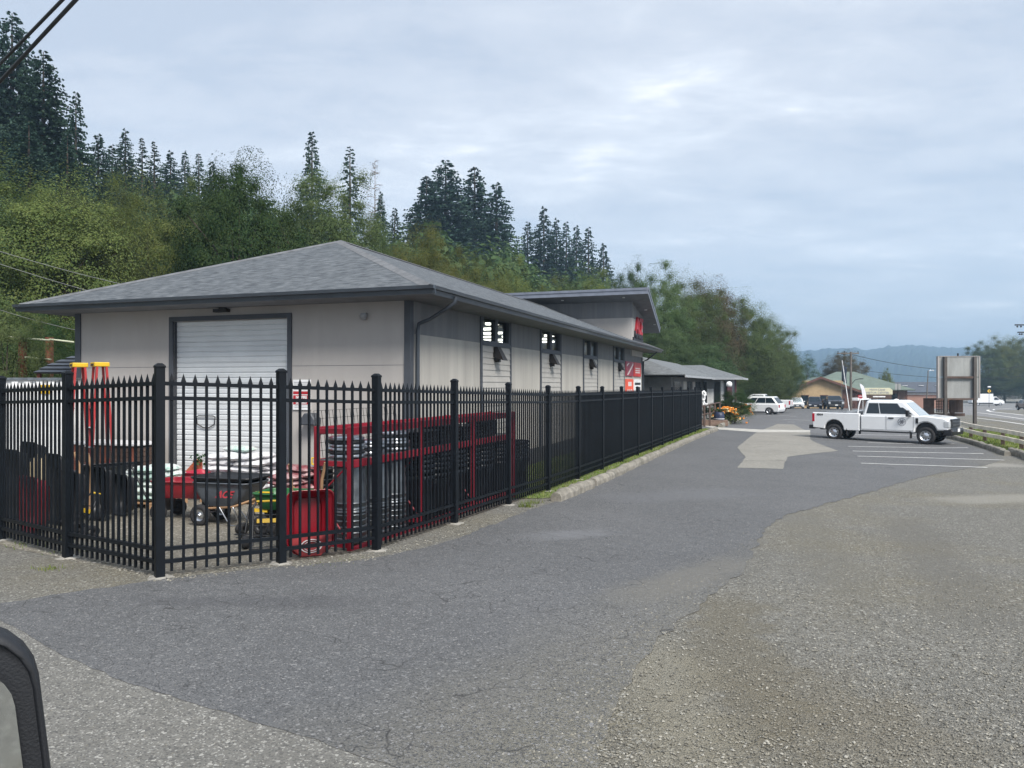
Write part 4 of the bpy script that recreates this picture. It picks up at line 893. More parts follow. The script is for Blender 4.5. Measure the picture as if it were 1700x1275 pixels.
for a in (
 (60, 31, 276, 320, 'roundC', 'yellow', 'large yellow-green leafy tree at the left edge below the conifers'),
 (-70, 29, 300, 260, 'roundA', 'mid', 'leafy tree cut off by the left edge of the view'),
 (160, 34, 318, 190, 'roundC', 'mid', 'mid green leafy tree between two yellow-green ones'),
 (246, 36, 300, 190, 'roundC', 'yellow', 'yellow-green leafy tree left of the dark round tree'),
 (396, 33.5, 260, 205, 'roundB', 'dark', 'dark green round maple rising over the left roof slope'),
 (330, 40, 320, 130, 'roundA', 'mid', 'leafy tree squeezed between yellow-green tree and dark maple'),
 (545, 42, 285, 210, 'roundC', 'mid', 'tall airy grey-green tree behind the roof peak'),
 (625, 45, 375, 120, 'roundA', 'mid', 'leafy tree on the right shoulder of the airy grey-green one'),
 (478, 44, 330, 100, 'tallD', 'mid', 'narrow leafy tree between dark maple and roof peak'),
 (692, 44, 370, 118, 'roundC', 'yellow', 'bright yellow-green tree below the three dark conifers'),
 (745, 48, 420, 100, 'roundA', 'yellow', 'low yellow tree just over the roof ridge line'),
 (800, 52, 424, 110, 'roundC', 'yellow', 'yellow-green tree at the left of the tilted roof'),
 (850, 54, 440, 90, 'roundA', 'yellow', 'yellowish bush tree directly left of the tilted roof'),
 (925, 64, 462, 90, 'roundC', 'yellow', 'low yellow-green tree over the tilted roof, left one'),
 (985, 66, 455, 110, 'roundA', 'yellow', 'low yellow-green tree over the tilted roof, right one'),
 (1042, 74, 438, 78, 'roundB', 'shadow', 'dark leafy tree at the right tip of the tilted roof'),
 (1090, 68, 448, 120, 'roundA', 'mid', 'green leafy tree to the right of the tilted roof'),
 (1142, 72, 452, 120, 'roundC', 'mid', 'tall loose leafy tree, second right of the tilted roof'),
 (1178, 76, 470, 110, 'big', 'red', 'brownish dark tree, third right of the tilted roof'),
 (1105, 62, 545, 110, 'roundA', 'shadow', 'dark leafy tree above the grey annex roof'),
 (1160, 70, 560, 120, 'big', 'shadow', 'deep green leafy tree behind the annex roof end'),
 (1222, 82, 488, 120, 'roundA', 'mid', 'full green tree behind the annex, right of the brownish one'),
 (1238, 84, 560, 120, 'roundB', 'shadow', 'dark leafy tree just behind the white van'),
 (1268, 94, 520, 95, 'roundC', 'mid', 'green leafy tree, last tall one before the open sky'),
 (1292, 100, 556, 70, 'roundA', 'mid', 'leafy tree sloping down to the left of the tan building'),
 (1305, 104, 590, 60, 'roundB', 'shadow', 'small dark tree beside the tan building porch'),
 (1195, 78, 600, 90, 'roundB', 'shadow', 'dark low tree behind the lamp globe'),
 (1340, 150, 588, 50, 'tallD', 'bluegreen', 'blue-green conical tree behind the tan gable'),
 (1402, 150, 584, 70, 'roundB', 'red', 'round reddish-brown tree above the tan gable'),
 (1471, 165, 614, 24, 'roundA', 'yellow', 'small bright green tree above the long green roof'),
 (1640, 225, 566, 72, 'roundC', 'mid', 'leafy tree on the right just past the big sign'),
 (1668, 225, 556, 70, 'roundC', 'yellow', 'tallest leafy tree of the right hand group'),
 (1702, 225, 558, 80, 'roundA', 'mid', 'leafy tree cut by the right edge of the view'),
 (1745, 225, 570, 90, 'roundB', 'mid', 'leafy tree mostly outside the right edge'),
 (1650, 225, 618, 90, 'big', 'shadow', 'dark low tree behind the white box truck'),
 (1700, 225, 612, 90, 'big', 'shadow', 'dark low tree behind the grey pickup on the right'),
 (12, 21, 500, 130, 'roundC', 'mid', 'grey-green bush tree behind the left fence'),
 (70, 26, 520, 120, 'roundB', 'dark', 'dark bush beneath the left eave')):
    tree(a[0], a[1], a[2], a[3], a[4], a[5], a[6], group=lf, base=(g(0, a[1]) if a[0] < 100 and a[1] < 30 else (g((a[0] - CX) / F * a[1], a[1]) if a[0] > 1300 else None)))
for a in ((1248, 88, 634, 40, 'roundC', 'yellow', 'light green shrub behind the white vehicles'), (1272, 92, 646, 34, 'roundA', 'mid', 'pale shrub right behind the white van roof'), (1296, 96, 650, 30, 'roundA', 'mid', 'small shrub at the tan building porch'),
          (1220, 52, 648, 62, 'roundB', 'dark', 'rounded dark rhododendron beside the flower bed'), (1196, 54, 668, 50, 'big', 'dark', 'low dark shrub by the ramp railing'),
          (40, 22, 588, 110, 'roundB', 'dark', 'dark green bush behind the rust brown posts'), (95, 24, 570, 90, 'roundB', 'dark', 'dark bush between rust brown posts and store wall')):
    tree(*a, cat='shrub', name='shrub', base=g((a[0] - CX) / F * a[1], a[1]))
# the mass of the wood behind, one body
rs = np.random.RandomState(77); Vs = []
fm = [conifer('wood', 31, nb=110, spray=.6)[0], conifer('wood', 32, nb=100, spray=.62, Rr=1.8)[0]]
raw = []
for me in fm:
    a = np.empty(len(me.vertices) * 3, dtype=np.float32); me.vertices.foreach_get('co', a); raw.append(a.reshape(-1, 4, 3)); bpy.data.meshes.remove(me)
br_ = broad('wood', 33, n=2600, K=60, leaf=.34)[0]; a = np.empty(len(br_.vertices) * 3, dtype=np.float32); br_.vertices.foreach_get('co', a); rawb = a.reshape(-1, 4, 3); bpy.data.meshes.remove(br_)
def skyline(px):          # picture height the wood may reach, by direction
    return pl([(-200, 150), (0, 180), (150, 262), (350, 290), (480, 320), (640, 380), (700, 375), (850, 405), (1010, 450), (1100, 520), (1200, 560), (1300, 610)], px)
for i in range(260):
    px = rs.uniform(-150, 1290); d = rs.uniform(62, 140) if px < 1000 else rs.uniform(86, 125)
    x = (px - CX) / F * d; zb = hill(x, d); top = CAMZ + (CY - skyline(px) - rs.uniform(5, 60)) / F * d; H = top - zb
    if H < 3: continue
    H = min(H, 24); con = rs.rand() < .55 and px < 1000
    s_ = (H / 10, H / 10 * .8) ; V = (raw[rs.randint(2)] if con else rawb).copy(); ang = rs.uniform(0, 6.28); c_, s2 = math.cos(ang), math.sin(ang)
    k = H / 10 * (.8 if con else .62); X = V[..., 0] * c_ - V[..., 1] * s2; Y = V[..., 0] * s2 + V[..., 1] * c_
    V = np.stack([X * k + x, Y * k + d, V[..., 2] * H / 10 + zb], -1); Vs.append(V)
o = bpy.data.objects.new('forest', npmesh('forest', np.concatenate(Vs), LEAF['shadow'])); COL.objects.link(o); tag(o, 'dense dark green wood covering the hillside behind the store', 'forest', kind='stuff')
# understorey at the hill foot
Vs = []
for i in range(110):
    s_ = rs.uniform(-12, 120); t_ = 12 + rs.uniform(0, 8) + max(0, 6 * (1 - s_ / 40))
    if s_ > 52: t_ = rs.uniform(2, 12) - (s_ - 52) * .09
    p = BL(-t_, s_); H = rs.uniform(1.6, 4.2); V = rawb.copy(); k = H / 10 * .85
    Vs.append(np.stack([V[..., 0] * k + p.x, V[..., 1] * k + p.y, V[..., 2] * H / 10 + hill(p.x, p.y) - .4], -1))
o = bpy.data.objects.new('undergrowth', npmesh('undergrowth', np.concatenate(Vs), LEAF['shadow'])); COL.objects.link(o); tag(o, 'tangled undergrowth along the foot of the wooded hill', 'undergrowth', kind='stuff')

# ------------------------------------------------------------------ far hills under haze
M['far'] = foliage('far_wooded_slope', (.02, .035, .02), (.03, .045, .024), (.03, .04, .025), 0, .01)
def ridge(name, d0, d1, ridge_px, x0px, x1px, seed):
    rn = random.Random(seed); q = MB(); n = 260; m = 10
    for i in range(n + 1):
        px = x0px + (x1px - x0px) * i / n
        yt = pl(ridge_px, px) + (rn.uniform(-2.6, .9) if rn.random() < .7 else rn.uniform(-.5, .5))
        for j in range(m + 1):
            d = d0 + (d1 - d0) * j / m; top = CAMZ + (CY - yt) / F * d1
            u = j / m; z = -4 + (top + 4) * (u ** .8) + (rn.uniform(-6, 6) if 0 < j < m else 0)
            q.v.append(((px - CX) / F * d, d, z))
    for i in range(n):
        for j in range(m): q.f.append([i * (m + 1) + j, (i + 1) * (m + 1) + j, (i + 1) * (m + 1) + j + 1, i * (m + 1) + j + 1]); q.m.append(0); q.sm.append(False)
    # the hill's far side
    o_ = len(q.v)
    for i in range(n + 1): v = q.v[i * (m + 1) + m]; q.v.append((v[0] * 1.3, v[1] * 1.3, -4))
    for i in range(n): q.f.append([i * (m + 1) + m, (i + 1) * (m + 1) + m, o_ + i + 1, o_ + i]); q.m.append(0); q.sm.append(False)
    o = q.build(name, M['far']); o['kind'] = 'structure'; return o
ridge('far_hills', 1500, 2300, [(1100, 600), (1300, 585), (1345, 582), (1380, 579), (1420, 578), (1440, 581), (1475, 575), (1520, 574), (1560, 577), (1640, 580), (1760, 582), (1900, 590), (2200, 600)], 1000, 2300, 3)
HAZE = MB(); HAZE.b2((-2600, -40, -8), (2600, 3900, 130)); hz_o = HAZE.build('haze', []); 
hm = bpy.data.materials.new('haze_air'); hm.use_nodes = True; Nn = hm.node_tree.nodes; Ll_ = hm.node_tree.links
Nn.remove(Nn['Principled BSDF']); pv_ = Nn.new('ShaderNodeVolumePrincipled'); pv_.inputs['Density'].default_value = .00055; pv_.inputs['Color'].default_value = (.5, .74, 1, 1); pv_.inputs['Anisotropy'].default_value = .2
Ll_.new(pv_.outputs[0], Nn['Material Output'].inputs['Volume']); hz_o.data.materials.append(hm); hz_o['kind'] = 'stuff'
# ------------------------------------------------------------------ vehicles (built facing +x, ground at z = 0)
def arc(cx, r, z0, n=9):       # wheel-arch points along the lower edge, right to left
    return [(cx + r * math.cos(math.pi * k / n), z0 + r * math.sin(math.pi * k / n)) for k in range(n + 1)]
def wheel(parent, x, y, r, w_, rimmat=None, spokes=8):
    s_ = -1 if y < 0 else 1
    q = MB(); T = Matrix.Translation((x, y, r)) @ Matrix.Rotation(R(90), 4, 'X')
    q.lathe([(r * .62, -w_ / 2), (r * .93, -w_ / 2), (r, -w_ * .36), (r, w_ * .36), (r * .93, w_ / 2), (r * .62, w_ / 2), (r * .6, 0), (r * .62, -w_ / 2)], 24, 0, T)
    wh = q.build('wheel', M['rubber'], parent)
    q = MB(); f_ = y + s_ * w_ * .36
    T = Matrix.Translation((x, y, r)) @ Matrix.Rotation(R(90) * -s_, 4, 'X')
    q.lathe([(r * .62, w_ * .48), (r * .58, w_ * .44), (r * .5, w_ * .26), (r * .3, w_ * .3), (r * .2, w_ * .42), (0, w_ * .44)], 20, 0, T)
    for k in range(spokes):
        a = 6.283 * k / spokes; q.cyl((x + math.cos(a) * r * .42, y + s_ * w_ * .22, r + math.sin(a) * r * .42), (x + math.cos(a) * r * .42, y + s_ * w_ * .305, r + math.sin(a) * r * .42), r * .075, n=8, mi=1)
    q.build('rim', [rimmat or M['steel'], M['rubber']], wh)
    return wh
def cabin(parent, base, top, wb, wt, zb, zt, paint, glass, wind, pillars, rearglass=True, roofname='cabin'):
    # base=(x rear, x front) at belt, top=(x rear, x front) at roof; half widths wb, wt
    q = MB(); xr, xf = base; tr_, tf = top
    def ring(u):
        z = zb + (zt - zb) * u; w_ = wb + (wt - wb) * u; return xr + (tr_ - xr) * u, xf + (tf - xf) * u, w_, z
    rings = []
    for u in (0, .86, .96, 1.0):
        a, b_, w_, z = ring(min(u, .93)); sh = {0: 0, .86: 0, .96: .05, 1.0: .16}[u]; z = zb + (zt - zb) * u
        a += sh * .8; b_ -= sh * .8; w_ -= sh; c = .10
        rings.append([(a, -w_ + c, z), (a + c, -w_, z), (b_ - c, -w_, z), (b_, -w_ + c, z), (b_, w_ - c, z), (b_ - c, w_, z), (a + c, w_, z), (a, w_ - c, z)])
    q.loft(rings, smooth=False); cb_ = q.build(roofname, paint, parent)
    def side(u, v, s_):        # u along, v up
        a, b_, w_, z = ring(v); return Vector((a + (b_ - a) * u, s_ * (w_ + .006), z))
    for s_ in (-1, 1):
        for (u0, u1, v0, v1, k0, k1) in pillars:     # k: slant of the ends at the top
            p = [side(u0, v0, s_), side(u1, v0, s_), side(u1 + k1, v1, s_), side(u0 + k0, v1, s_)]
            o_ = Vector((0, s_ * .0, 0)); q = MB(); q.quad(*p); q.build('window', glass, cb_)
    a0, b0, w0, z0 = ring(.07); a1, b1, w1, z1 = ring(.86)
    q = MB(); q.quad((b0 + .012, -w0 + .13, z0), (b0 + .012, w0 - .13, z0), (b1 + .012, w1 - .13, z1), (b1 + .012, -w1 + .13, z1)); q.build('windscreen', wind, cb_)
    if rearglass:
        q = MB(); q.quad((a0 - .012, -w0 + .15, z0 + .05), (a0 - .012, w0 - .15, z0 + .05), (a1 - .012, w1 - .15, z1), (a1 - .012, -w1 + .15, z1)); q.build('rear_window', glass, cb_)
    return cb_
def car(name, label, cat, loc, rz, L=4.7, W=1.85, H=1.65, wb=2.8, wr=.34, belt=.95, hood=.9, nose=.7, base=(-.47, .2), top=(-.42, .05), zlow=.25, paint='white_paint', glass='car_glass', wind='wind_glass', pill=None, group=None, tail=None, deck=None):
    t = thing(name, label, cat, loc, rz, group); h = L / 2; xw0, xw1 = -wb / 2 - .05, wb / 2 - .05; wa = wr * 1.14
    out = [(-h + .05, zlow + .1), (-h, .5), (-h + .02, belt - .12), (-h + .08, belt)] + ([(base[0] * L, belt)] if deck is None else deck) + [(base[1] * L, belt + .02), (base[1] * L + .25, hood + .06), (h - .35, hood - .03), (h - .08, nose), (h, nose - .2), (h - .02, zlow + .12), (h - .1, zlow)]
    out += arc(xw1, wa, zlow) + arc(xw0, wa, zlow) + [(-h + .12, zlow)]
    q = MB(); q.prism(out, -W / 2, W / 2, bev=.07); q.build('body', M[paint], t)
    cabin(t, (base[0] * L, base[1] * L), (top[0] * L, top[1] * L), W / 2 - .05, W / 2 - .22, belt - .01, H, M[paint], M[glass], M[wind], pill or [(.06, .34, .1, .84, .01, 0), (.37, .62, .1, .84, 0, 0), (.65, .93, .1, .84, 0, -.06)])
    for x in (xw0, xw1):
        for y in (-W / 2 + .11, W / 2 - .11): wheel(t, x, y, wr, .22)
    q = MB(); q.b2((xw0 + .1, -W / 2 + .2, zlow - .03), (xw1 - .1, W / 2 - .2, zlow + .15)).b2((xw0 - wa, -W / 2 + .14, .3), (xw0 + wa, W / 2 - .14, zlow + wa - .04)).b2((xw1 - wa, -W / 2 + .14, .3), (xw1 + wa, W / 2 - .14, zlow + wa - .04)); q.build('underbody', M['plastic_black'], t)
    for s_ in (-1, 1):
        q = MB(); q.box((h - .06, s_ * (W / 2 - .24), nose - .09), (.12, .36, .15)); q.build('headlight', M['lamp_clear'], t, bevel=.02)
        q = MB(); q.box((-h + .03, s_ * (W / 2 - .13), belt - .2), (.1, .2, .3)); q.build('tail_light', M['lamp_red'], t, bevel=.02)
        q = MB(); q.box((base[1] * L - .25, s_ * (W / 2 + .09), belt + .1), (.12, .2, .15)); q.build('mirror', M['plastic_black'] if paint != 'white_paint' else M[paint], t, bevel=.03)
    q = MB(); q.box((h - .02, 0, nose - .12), (.06, W - .85, .17)).box((h - .02, 0, zlow + .15), (.07, W - .5, .12)); q.build('grille', M['plastic_black'], t)
    q = MB(); q.box((h + .015, 0, zlow + .24), (.02, .36, .13)); q.build('plate', M['white'], t)
    q = MB(); q.box((-h - .01, 0, zlow + .3), (.02, .36, .13)); q.build('plate', M['white'], t)
    return t
def pickup(name, label, loc, rz, L=6.05, W=2.02, H=2.0, wb=3.76, wr=.41, paint='white_paint', cabx=(-.12, 1.78), detail=True, group=None, belt=1.28, wind='wind_glass'):
    t = thing(name, label, 'pickup truck', loc, rz, group); h = L / 2; x1 = 1.93 * wb / 3.76; x0 = x1 - wb; zl = .55; wa = wr * 1.2; rail = 1.36 if belt > 1.2 else belt + .04; pm_ = M[paint]; xc = cabx[0] - .40
    cab = [(xc, zl - .04), (xc, belt)] + [(cabx[1] + .02, belt + .03), (cabx[1] + .3, belt + .05), (h - .28, belt - .04), (h - .09, belt - .14), (h - .06, .82), (h - .1, zl + .1), (x1 + wa * .98, zl + .1)] + arc(x1, wa, zl)[1:] + [(x1 - wa - .05, zl - .04)]
    q = MB(); q.prism(cab, -W / 2 + .02, W / 2 - .02, bev=.06); q.build('body', pm_, t)
    bed = [(-h + .1, zl + .05), (-h + .06, rail - .05), (-h + .09, rail), (xc - .03, rail), (xc - .03, zl - .04)] + [(x0 + wa + .02, zl - .04)] + arc(x0, wa, zl) + [(x0 - wa - .02, zl)]
    for s_ in (-1, 1):
        q = MB(); ys = sorted((s_ * (W / 2 - .01), s_ * (W / 2 - .2))); q.prism(bed, ys[0], ys[1], bev=.03); q.build('bed_side', pm_, t)
    q = MB(); q.b2((-h + .1, -W / 2 + .2, zl + .1), (-h + .17, W / 2 - .2, rail - .02)); q.build('tailgate', pm_, t)
    q = MB(); q.b2((-h + .17, -W / 2 + .2, .8), (xc - .03, W / 2 - .2, .88)).b2((xc - .08, -W / 2 + .2, .88), (xc - .03, W / 2 - .2, rail - .02)); q.build('bed_floor', M['plastic_black'], t)
    cb_ = cabin(t, (xc + .06, cabx[1] + .06), (xc + .22, cabx[1] - .72), W / 2 - .05, W / 2 - .23, belt - .02, H, pm_, M['car_glass'], M[wind], [(.075, .33, .14, .80, .02, 0), (.345, .80, .14, .80, 0, -.0), (.80, .93, .14, .55, .0, -.075)])
    for x in (x0, x1):
        for y in (-W / 2 + .14, W / 2 - .14): wheel(t, x, y, wr, .27)
    q = MB(); q.b2((x0 - .9, -.5, .5), (x1 + .2, .5, .68)).b2((x0 - wa, -W / 2 + .2, .5), (x0 + wa, W / 2 - .2, zl + wa - .06)).b2((x1 - wa, -W / 2 + .2, .5), (x1 + wa, W / 2 - .2, zl + wa - .06)); q.b2((xc, -W / 2 + .06, .47), (x1 - wa - .1, W / 2 - .06, .56)); q.cyl((x0, -.8, wr), (x0, .8, wr), .08).cyl((x1, -.8, wr), (x1, .8, wr), .08); q.build('chassis', M['plastic_black'], t)
    for s_ in (-1, 1):
        q = MB(); q.box((h - .17, s_ * (W / 2 - .17), belt - .34), (.24, .32, .3)); q.build('headlight', M['lamp_clear'], t, bevel=.03)
        q = MB(); q.box((-h + .12, s_ * (W / 2 - .085), 1.1), (.13, .17, .42)); q.build('tail_light', M['lamp_red'], t, bevel=.02)
        q = MB(); q.box((cabx[1] - .38, s_ * (W / 2 + .16), belt + .13), (.14, .2, .3)).box((cabx[1] - .3, s_ * (W / 2 + .02), belt + .02), (.08, .2, .06)); q.build('mirror', M['plastic_black'], t, bevel=.03)
        q = MB(); q.box((x0 + .62, s_ * (W / 2 - .14), .42), (.03, .26, .36)).box((x1 - .66, s_ * (W / 2 - .14), .42), (.03, .26, .36)); q.build('mud_flap', M['rubber'], t)
    q = MB(); q.box((h - .05, 0, belt - .3), (.1, W - .62, .4)); gr = q.build('grille', M['plastic_black'], t, bevel=.02)
    q = MB(); q.box((h + .005, 0, belt - .22), (.03, W - .7, .035)).box((h + .005, 0, belt - .38), (.03, W - .7, .035)); q.build('bar', mat('dark_chrome', (.1, .11, .12), .25, .8), gr)
    q = MB(); q.prism([(h - .35, .42), (h - .3, .72), (h + .06, .74), (h + .1, .62), (h + .06, .44)], -W / 2 + .02, W / 2 - .02, bev=.05); bp_ = q.build('front_bumper', M['plastic_black'], t)
    q = MB(); q.box((h + .11, 0, .66), (.02, .36, .15)); q.build('plate', M['white'], bp_)
    q = MB(); q.box((-h + .0, 0, .62), (.24, W - .1, .2)).box((-h + .25, 0, .5), (.3, .1, .1)); q.build('rear_bumper', M['plastic_black'], t, bevel=.03)
    return t, cb_, dict(h=h, x0=x0, x1=x1, W=W, rail=rail, belt=belt, xc=xc)
# the white work truck
tp = G(1455, 734); TA = R(-43)
tk, tcab, T = pickup('pickup_truck', 'white extended-cab work pickup with round door emblem parked across the bays', (tp.x + .75, tp.y + .9, g(tp.x, tp.y) - .01), TA, L=6.35, wb=4.17, wr=.395, H=2.02, cabx=(-.37, 1.8)); tk.scale = (.93, .93, .93)
W2 = T['W'] / 2
for s_ in (-1, 1):
    y = s_ * (W2 - .018)
    q = MB()
    for x in (T['xc'] + .02, .42, 1.62): q.b2((x - .006, y - .004, .62), (x + .006, y + .004, T['belt'] - .02))
    q.b2((T['xc'] + .05, y - .004, .60), (1.62, y + .004, .608)); q.build('door_seam', M['plastic_black'], tk)
    q = MB(); q.b2((.52, y - .03, 1.14), (.76, y + .03, 1.2)); q.build('door_handle', M['plastic_black'], tk, bevel=.01)
    q = MB(); q.b2((1.72, y - .02, .95), (1.83, y + .02, 1.2)); q.build('side_vent', M['plastic_black'], tk, bevel=.01)
    em = MB(); ex, ez = 1.12, 1.0
    em.lathe([(.185, 0), (.165, .0), (.165, .003), (.185, .003), (.185, 0)], 24, 0, Matrix.Translation((ex, y, ez)) @ Matrix.Rotation(R(90) * (1 if s_ < 0 else -1), 4, 'X'))
    for k in range(3):
        a = R(60 * k); dx, dz = math.cos(a) * .12, math.sin(a) * .12; px_, pz_ = -math.sin(a) * .028, math.cos(a) * .028; yy = y + s_ * .003
        em.quad((ex - dx - px_, yy, ez - dz - pz_), (ex + dx - px_, yy, ez + dz - pz_), (ex + dx + px_, yy, ez + dz + pz_), (ex - dx + px_, yy, ez - dz + pz_))
    for k in range(10):
        a = 6.283 * k / 10 + .2; yy = y + s_ * .0035; c_, s2 = math.cos(a) * .145, math.sin(a) * .145; em.box((ex + c_, yy, ez + s2), (.03, .002, .022))
    em.build('emblem', M['ink_grey'], tk)
    text('4X4', .12, M['ink'], tk, (-T['h'] + .45, s_ * (W2 + .0), 1.25), (R(90), 0, 0 if s_ < 0 else R(180)), ext=.003, bold=.006, sx=1.5)
q = MB()      # headache rack and lights behind the cab
xr = T['xc'] - .12
for s_ in (-1, 1): q.tube([(xr - .05, s_ * .82, 1.34), (xr, s_ * .8, 1.75), (xr + .04, s_ * .72, 2.02)], .03, 8)
q.tube([(xr + .04, -.72, 2.02), (xr + .04, .72, 2.02)], .03, 8); q.build('cab_rack', M['white_paint'], tk)
q = MB(); q.box((xr - .18, -.74, 2.04), (.3, .16, .14)).box((xr + .02, 0, 2.06), (.06, 1.0, .03)); q.build('work_lamp', M['white'], tk, bevel=.04)
q = MB(); q.lathe([(.12, 0), (.11, .06), (.0, .09)], 14, c=(.55, .1, 1.985)); q.build('roof_beacon', M['white'], tk)
q = MB(); q.b2((-3.0, -.75, 1.28), (-1.6, .75, 1.36)); q.build('bed_cover', M['plastic_black'], tk)
q = MB(); q.b2((-1.5, -.78, .9), (-.98, .78, 1.46)); tb_ = q.build('tool_box', M['silver_paint'], tk, bevel=.02)

# white vehicles at the annex
p = G(1262, 688)
PV = dict(L=5.1, W=1.98, H=1.76, wb=3.05, wr=.36, belt=1.02, hood=1.02, nose=.8, base=(-.475, .29), top=(-.36, .06))
car('minivan', 'white minivan with dark side windows parked nose-in by the flower bed', 'van', (p.x, p.y + 1.2, p.z), R(143), paint='white_paint', wind='car_glass', pill=[(.04, .30, .14, .8, .03, 0), (.31, .58, .14, .8, 0, 0), (.6, .9, .14, .8, 0, -.08)], **PV)
pickup('pickup_truck', 'white pickup parked beyond the white minivan', (p.x + 2.3, p.y + 6.2, g(p.x + 2.3, p.y + 6)), R(152), L=5.8, H=1.98, wb=3.6, wr=.4)
# row before the tan building
def facing(px, d): x = (px - CX) / F * d; return Vector((x, d, g(x, d)))
p = facing(1323, 112); car('suv', 'small white car facing the lot, leftmost in front of the tan building', 'car', p, R(-108), L=4.6, W=1.8, H=1.6, group='vehicles in front of the tan building', paint='white_paint')
p = facing(1352, 111); car('suv', 'dark blue car in the middle of the row before the tan building', 'car', p, R(-108), L=4.7, W=1.9, H=1.75, belt=1.05, hood=1.0, paint='dark_paint', wind='car_glass', group='vehicles in front of the tan building')
p = facing(1383, 107); pickup('pickup_truck', 'dark pickup nearest the utility pole before the tan building', p, R(-104), L=5.6, H=1.9, wb=3.5, wr=.4, paint='dark_paint', wind='car_glass', group='vehicles in front of the tan building')
p = G(1536, 675); car('suv', 'silver suv beside the big sign, seen past the truck bonnet', 'car', p, R(172), L=4.8, W=1.85, H=1.75, belt=1.0, hood=1.0, paint='silver_paint')
p = G(1500, 674); car('parked_car', 'dark car mostly hidden behind the white truck cab', 'car', p, R(185), L=4.6, paint='dark_paint')
p = G(1706, 681); pickup('pickup_truck', 'grey pickup seen from behind at the right edge', p, R(75), L=5.5, H=1.9, wb=3.4, wr=.4, paint='grey_paint', wind='car_glass')
# box truck
p = G(1638, 673.5); bt = thing('box_truck', 'white box truck crossing on the highway at right', 'truck', p, R(-6))
q = MB(); q.prism([(-4.0, .75), (-4.0, 3.0), (1.05, 3.0), (1.05, .75)], -1.1, 1.1, bev=.04); q.build('cargo_box', M['white_paint'], bt)
q = MB(); q.prism([(1.08, .45), (1.08, 2.15), (1.35, 2.3), (1.9, 2.28), (2.55, 1.55), (3.5, 1.3), (3.75, 1.1), (3.78, .5), (3.2, .45)] , -1.0, 1.0, bev=.08); cbx = q.build('cab', M['white_paint'], bt)
for s_ in (-1, 1):
    q = MB(); q.quad((1.3, s_ * 1.005, 1.45), (2.5, s_ * 1.005, 1.45), (1.92, s_ * 1.005, 2.1), (1.32, s_ * 1.005, 2.1)); q.build('window', M['car_glass'], cbx)
    q = MB(); q.box((3.68, s_ * .75, 1.0), (.15, .4, .22)); q.build('headlight', M['lamp_clear'], cbx)
q = MB(); q.quad((1.98, -.8, 2.24), (2.58, -.88, 1.58), (2.58, .88, 1.58), (1.98, .8, 2.24)); q.build('windscreen', M['car_glass'], cbx)
for x in (-2.5, 2.75):
    for y in (-.9, .9): wheel(bt, x, y, .4, .26)
q = MB(); q.b2((-3.9, -.9, .5), (3.4, .9, .74)); q.build('chassis', M['plastic_black'], bt)

# ------------------------------------------------------------------ mirror of the car the picture is taken from
vm = thing('wing_mirror', 'black wing mirror with two glasses at the lower left corner', 'car mirror', (-.618, .80, 1.585), R(35))
def rr(w_, h_, r, n=6):
    o = []
    for cx_, cz_, a0 in ((w_ - r, h_ - r, 0), (-w_ + r, h_ - r, 90), (-w_ + r, -h_ + r, 180), (w_ - r, -h_ + r, 270)):
        for k in range(n + 1): a = R(a0 + 90 * k / n); o.append((cx_ + r * math.cos(a), cz_ + r * math.sin(a)))
    return o
q = MB(); q.loft([[(x, -.0, z) for x, z in rr(.114, .19, .075)], [(x, -.012, z) for x, z in rr(.119, .195, .08)], [(x, .05, z) for x, z in rr(.123, .198, .085)], [(x, .10, z) for x, z in rr(.1, .17, .07)], [(x, .12, z) for x, z in rr(.04, .09, .035)]], smooth=True)
hs_ = q.build('housing', mat('mirror_housing', (.010, .012, .016), .55, bump=.15, bscale=300), vm)
vm.rotation_euler.y = R(-6)
q = MB(); q.b2((-.3, .0, -.36), (-.02, .05, -.16)); q.build('arm', M['plastic_black'], vm, bevel=.02)
M['mirror'] = mat('mirror_glass', (.75, .78, .78), .04, 1, var=.02)
q = MB(); q.loft([[(x - .002, -.014, z + .065) for x, z in rr(.098, .096, .055)], [(x - .002, -.017, z + .065) for x, z in rr(.098, .096, .055)]]); q.build('main_glass', M['mirror'], vm)
q = MB(); q.loft([[(x - .002, -.014, z - .105) for x, z in rr(.098, .068, .012)], [(x - .002, -.018, z - .105) for x, z in rr(.098, .068, .012)]]); q.build('lower_glass', M['mirror'], vm)
# ------------------------------------------------------------------ tan visitor centre and what stands round it
M['tan'] = mat('tan_lap_boards', (.40, .29, .165), .8, var=.1, scale=1.5); M['brown_trim'] = mat('red_brown_trim', (.11, .05, .035), .7); M['rosy'] = mat('rosy_brown_wall', (.22, .15, .13), .85, var=.1)
def boards(q, x0, x1, z0, z1, y, n, mi=0):
    h = (z1 - z0) / n
    for k in range(n): q.add([(x0, y - .03, z0 + k * h), (x1, y - .03, z0 + k * h), (x1, y, z0 + (k + 1) * h), (x0, y, z0 + (k + 1) * h)], [(0, 1, 2, 3)], mi)
c = G(1361, 677); Z0 = 119.0; c = Vector(((1365 - CX) / F * Z0, Z0, g((1365 - CX) / F * Z0, Z0))); PXM = F / Z0
VC = thing('visitor_centre', 'tan gabled visitor building with a long green hipped roof', 'building', c, R(-14))
def vx(px): return (px - 1365) / PXM
def vz(py): return CAMZ + (CY - py) / PXM - c.z
q = MB(); ze, za = vz(646), vz(627)
xl, xr_, xa = vx(1316), vx(1414), vx(1362)
q.prism([(xl, -.3), (xr_, -.3), (xr_, ze), (xa, za), (xl, ze)], .02, 9); w_ = q.build('wall', M['tan'], VC)
q = MB(); boards(q, xl, xr_, .0, ze, 0, 10); q.build('siding', M['tan'], w_)
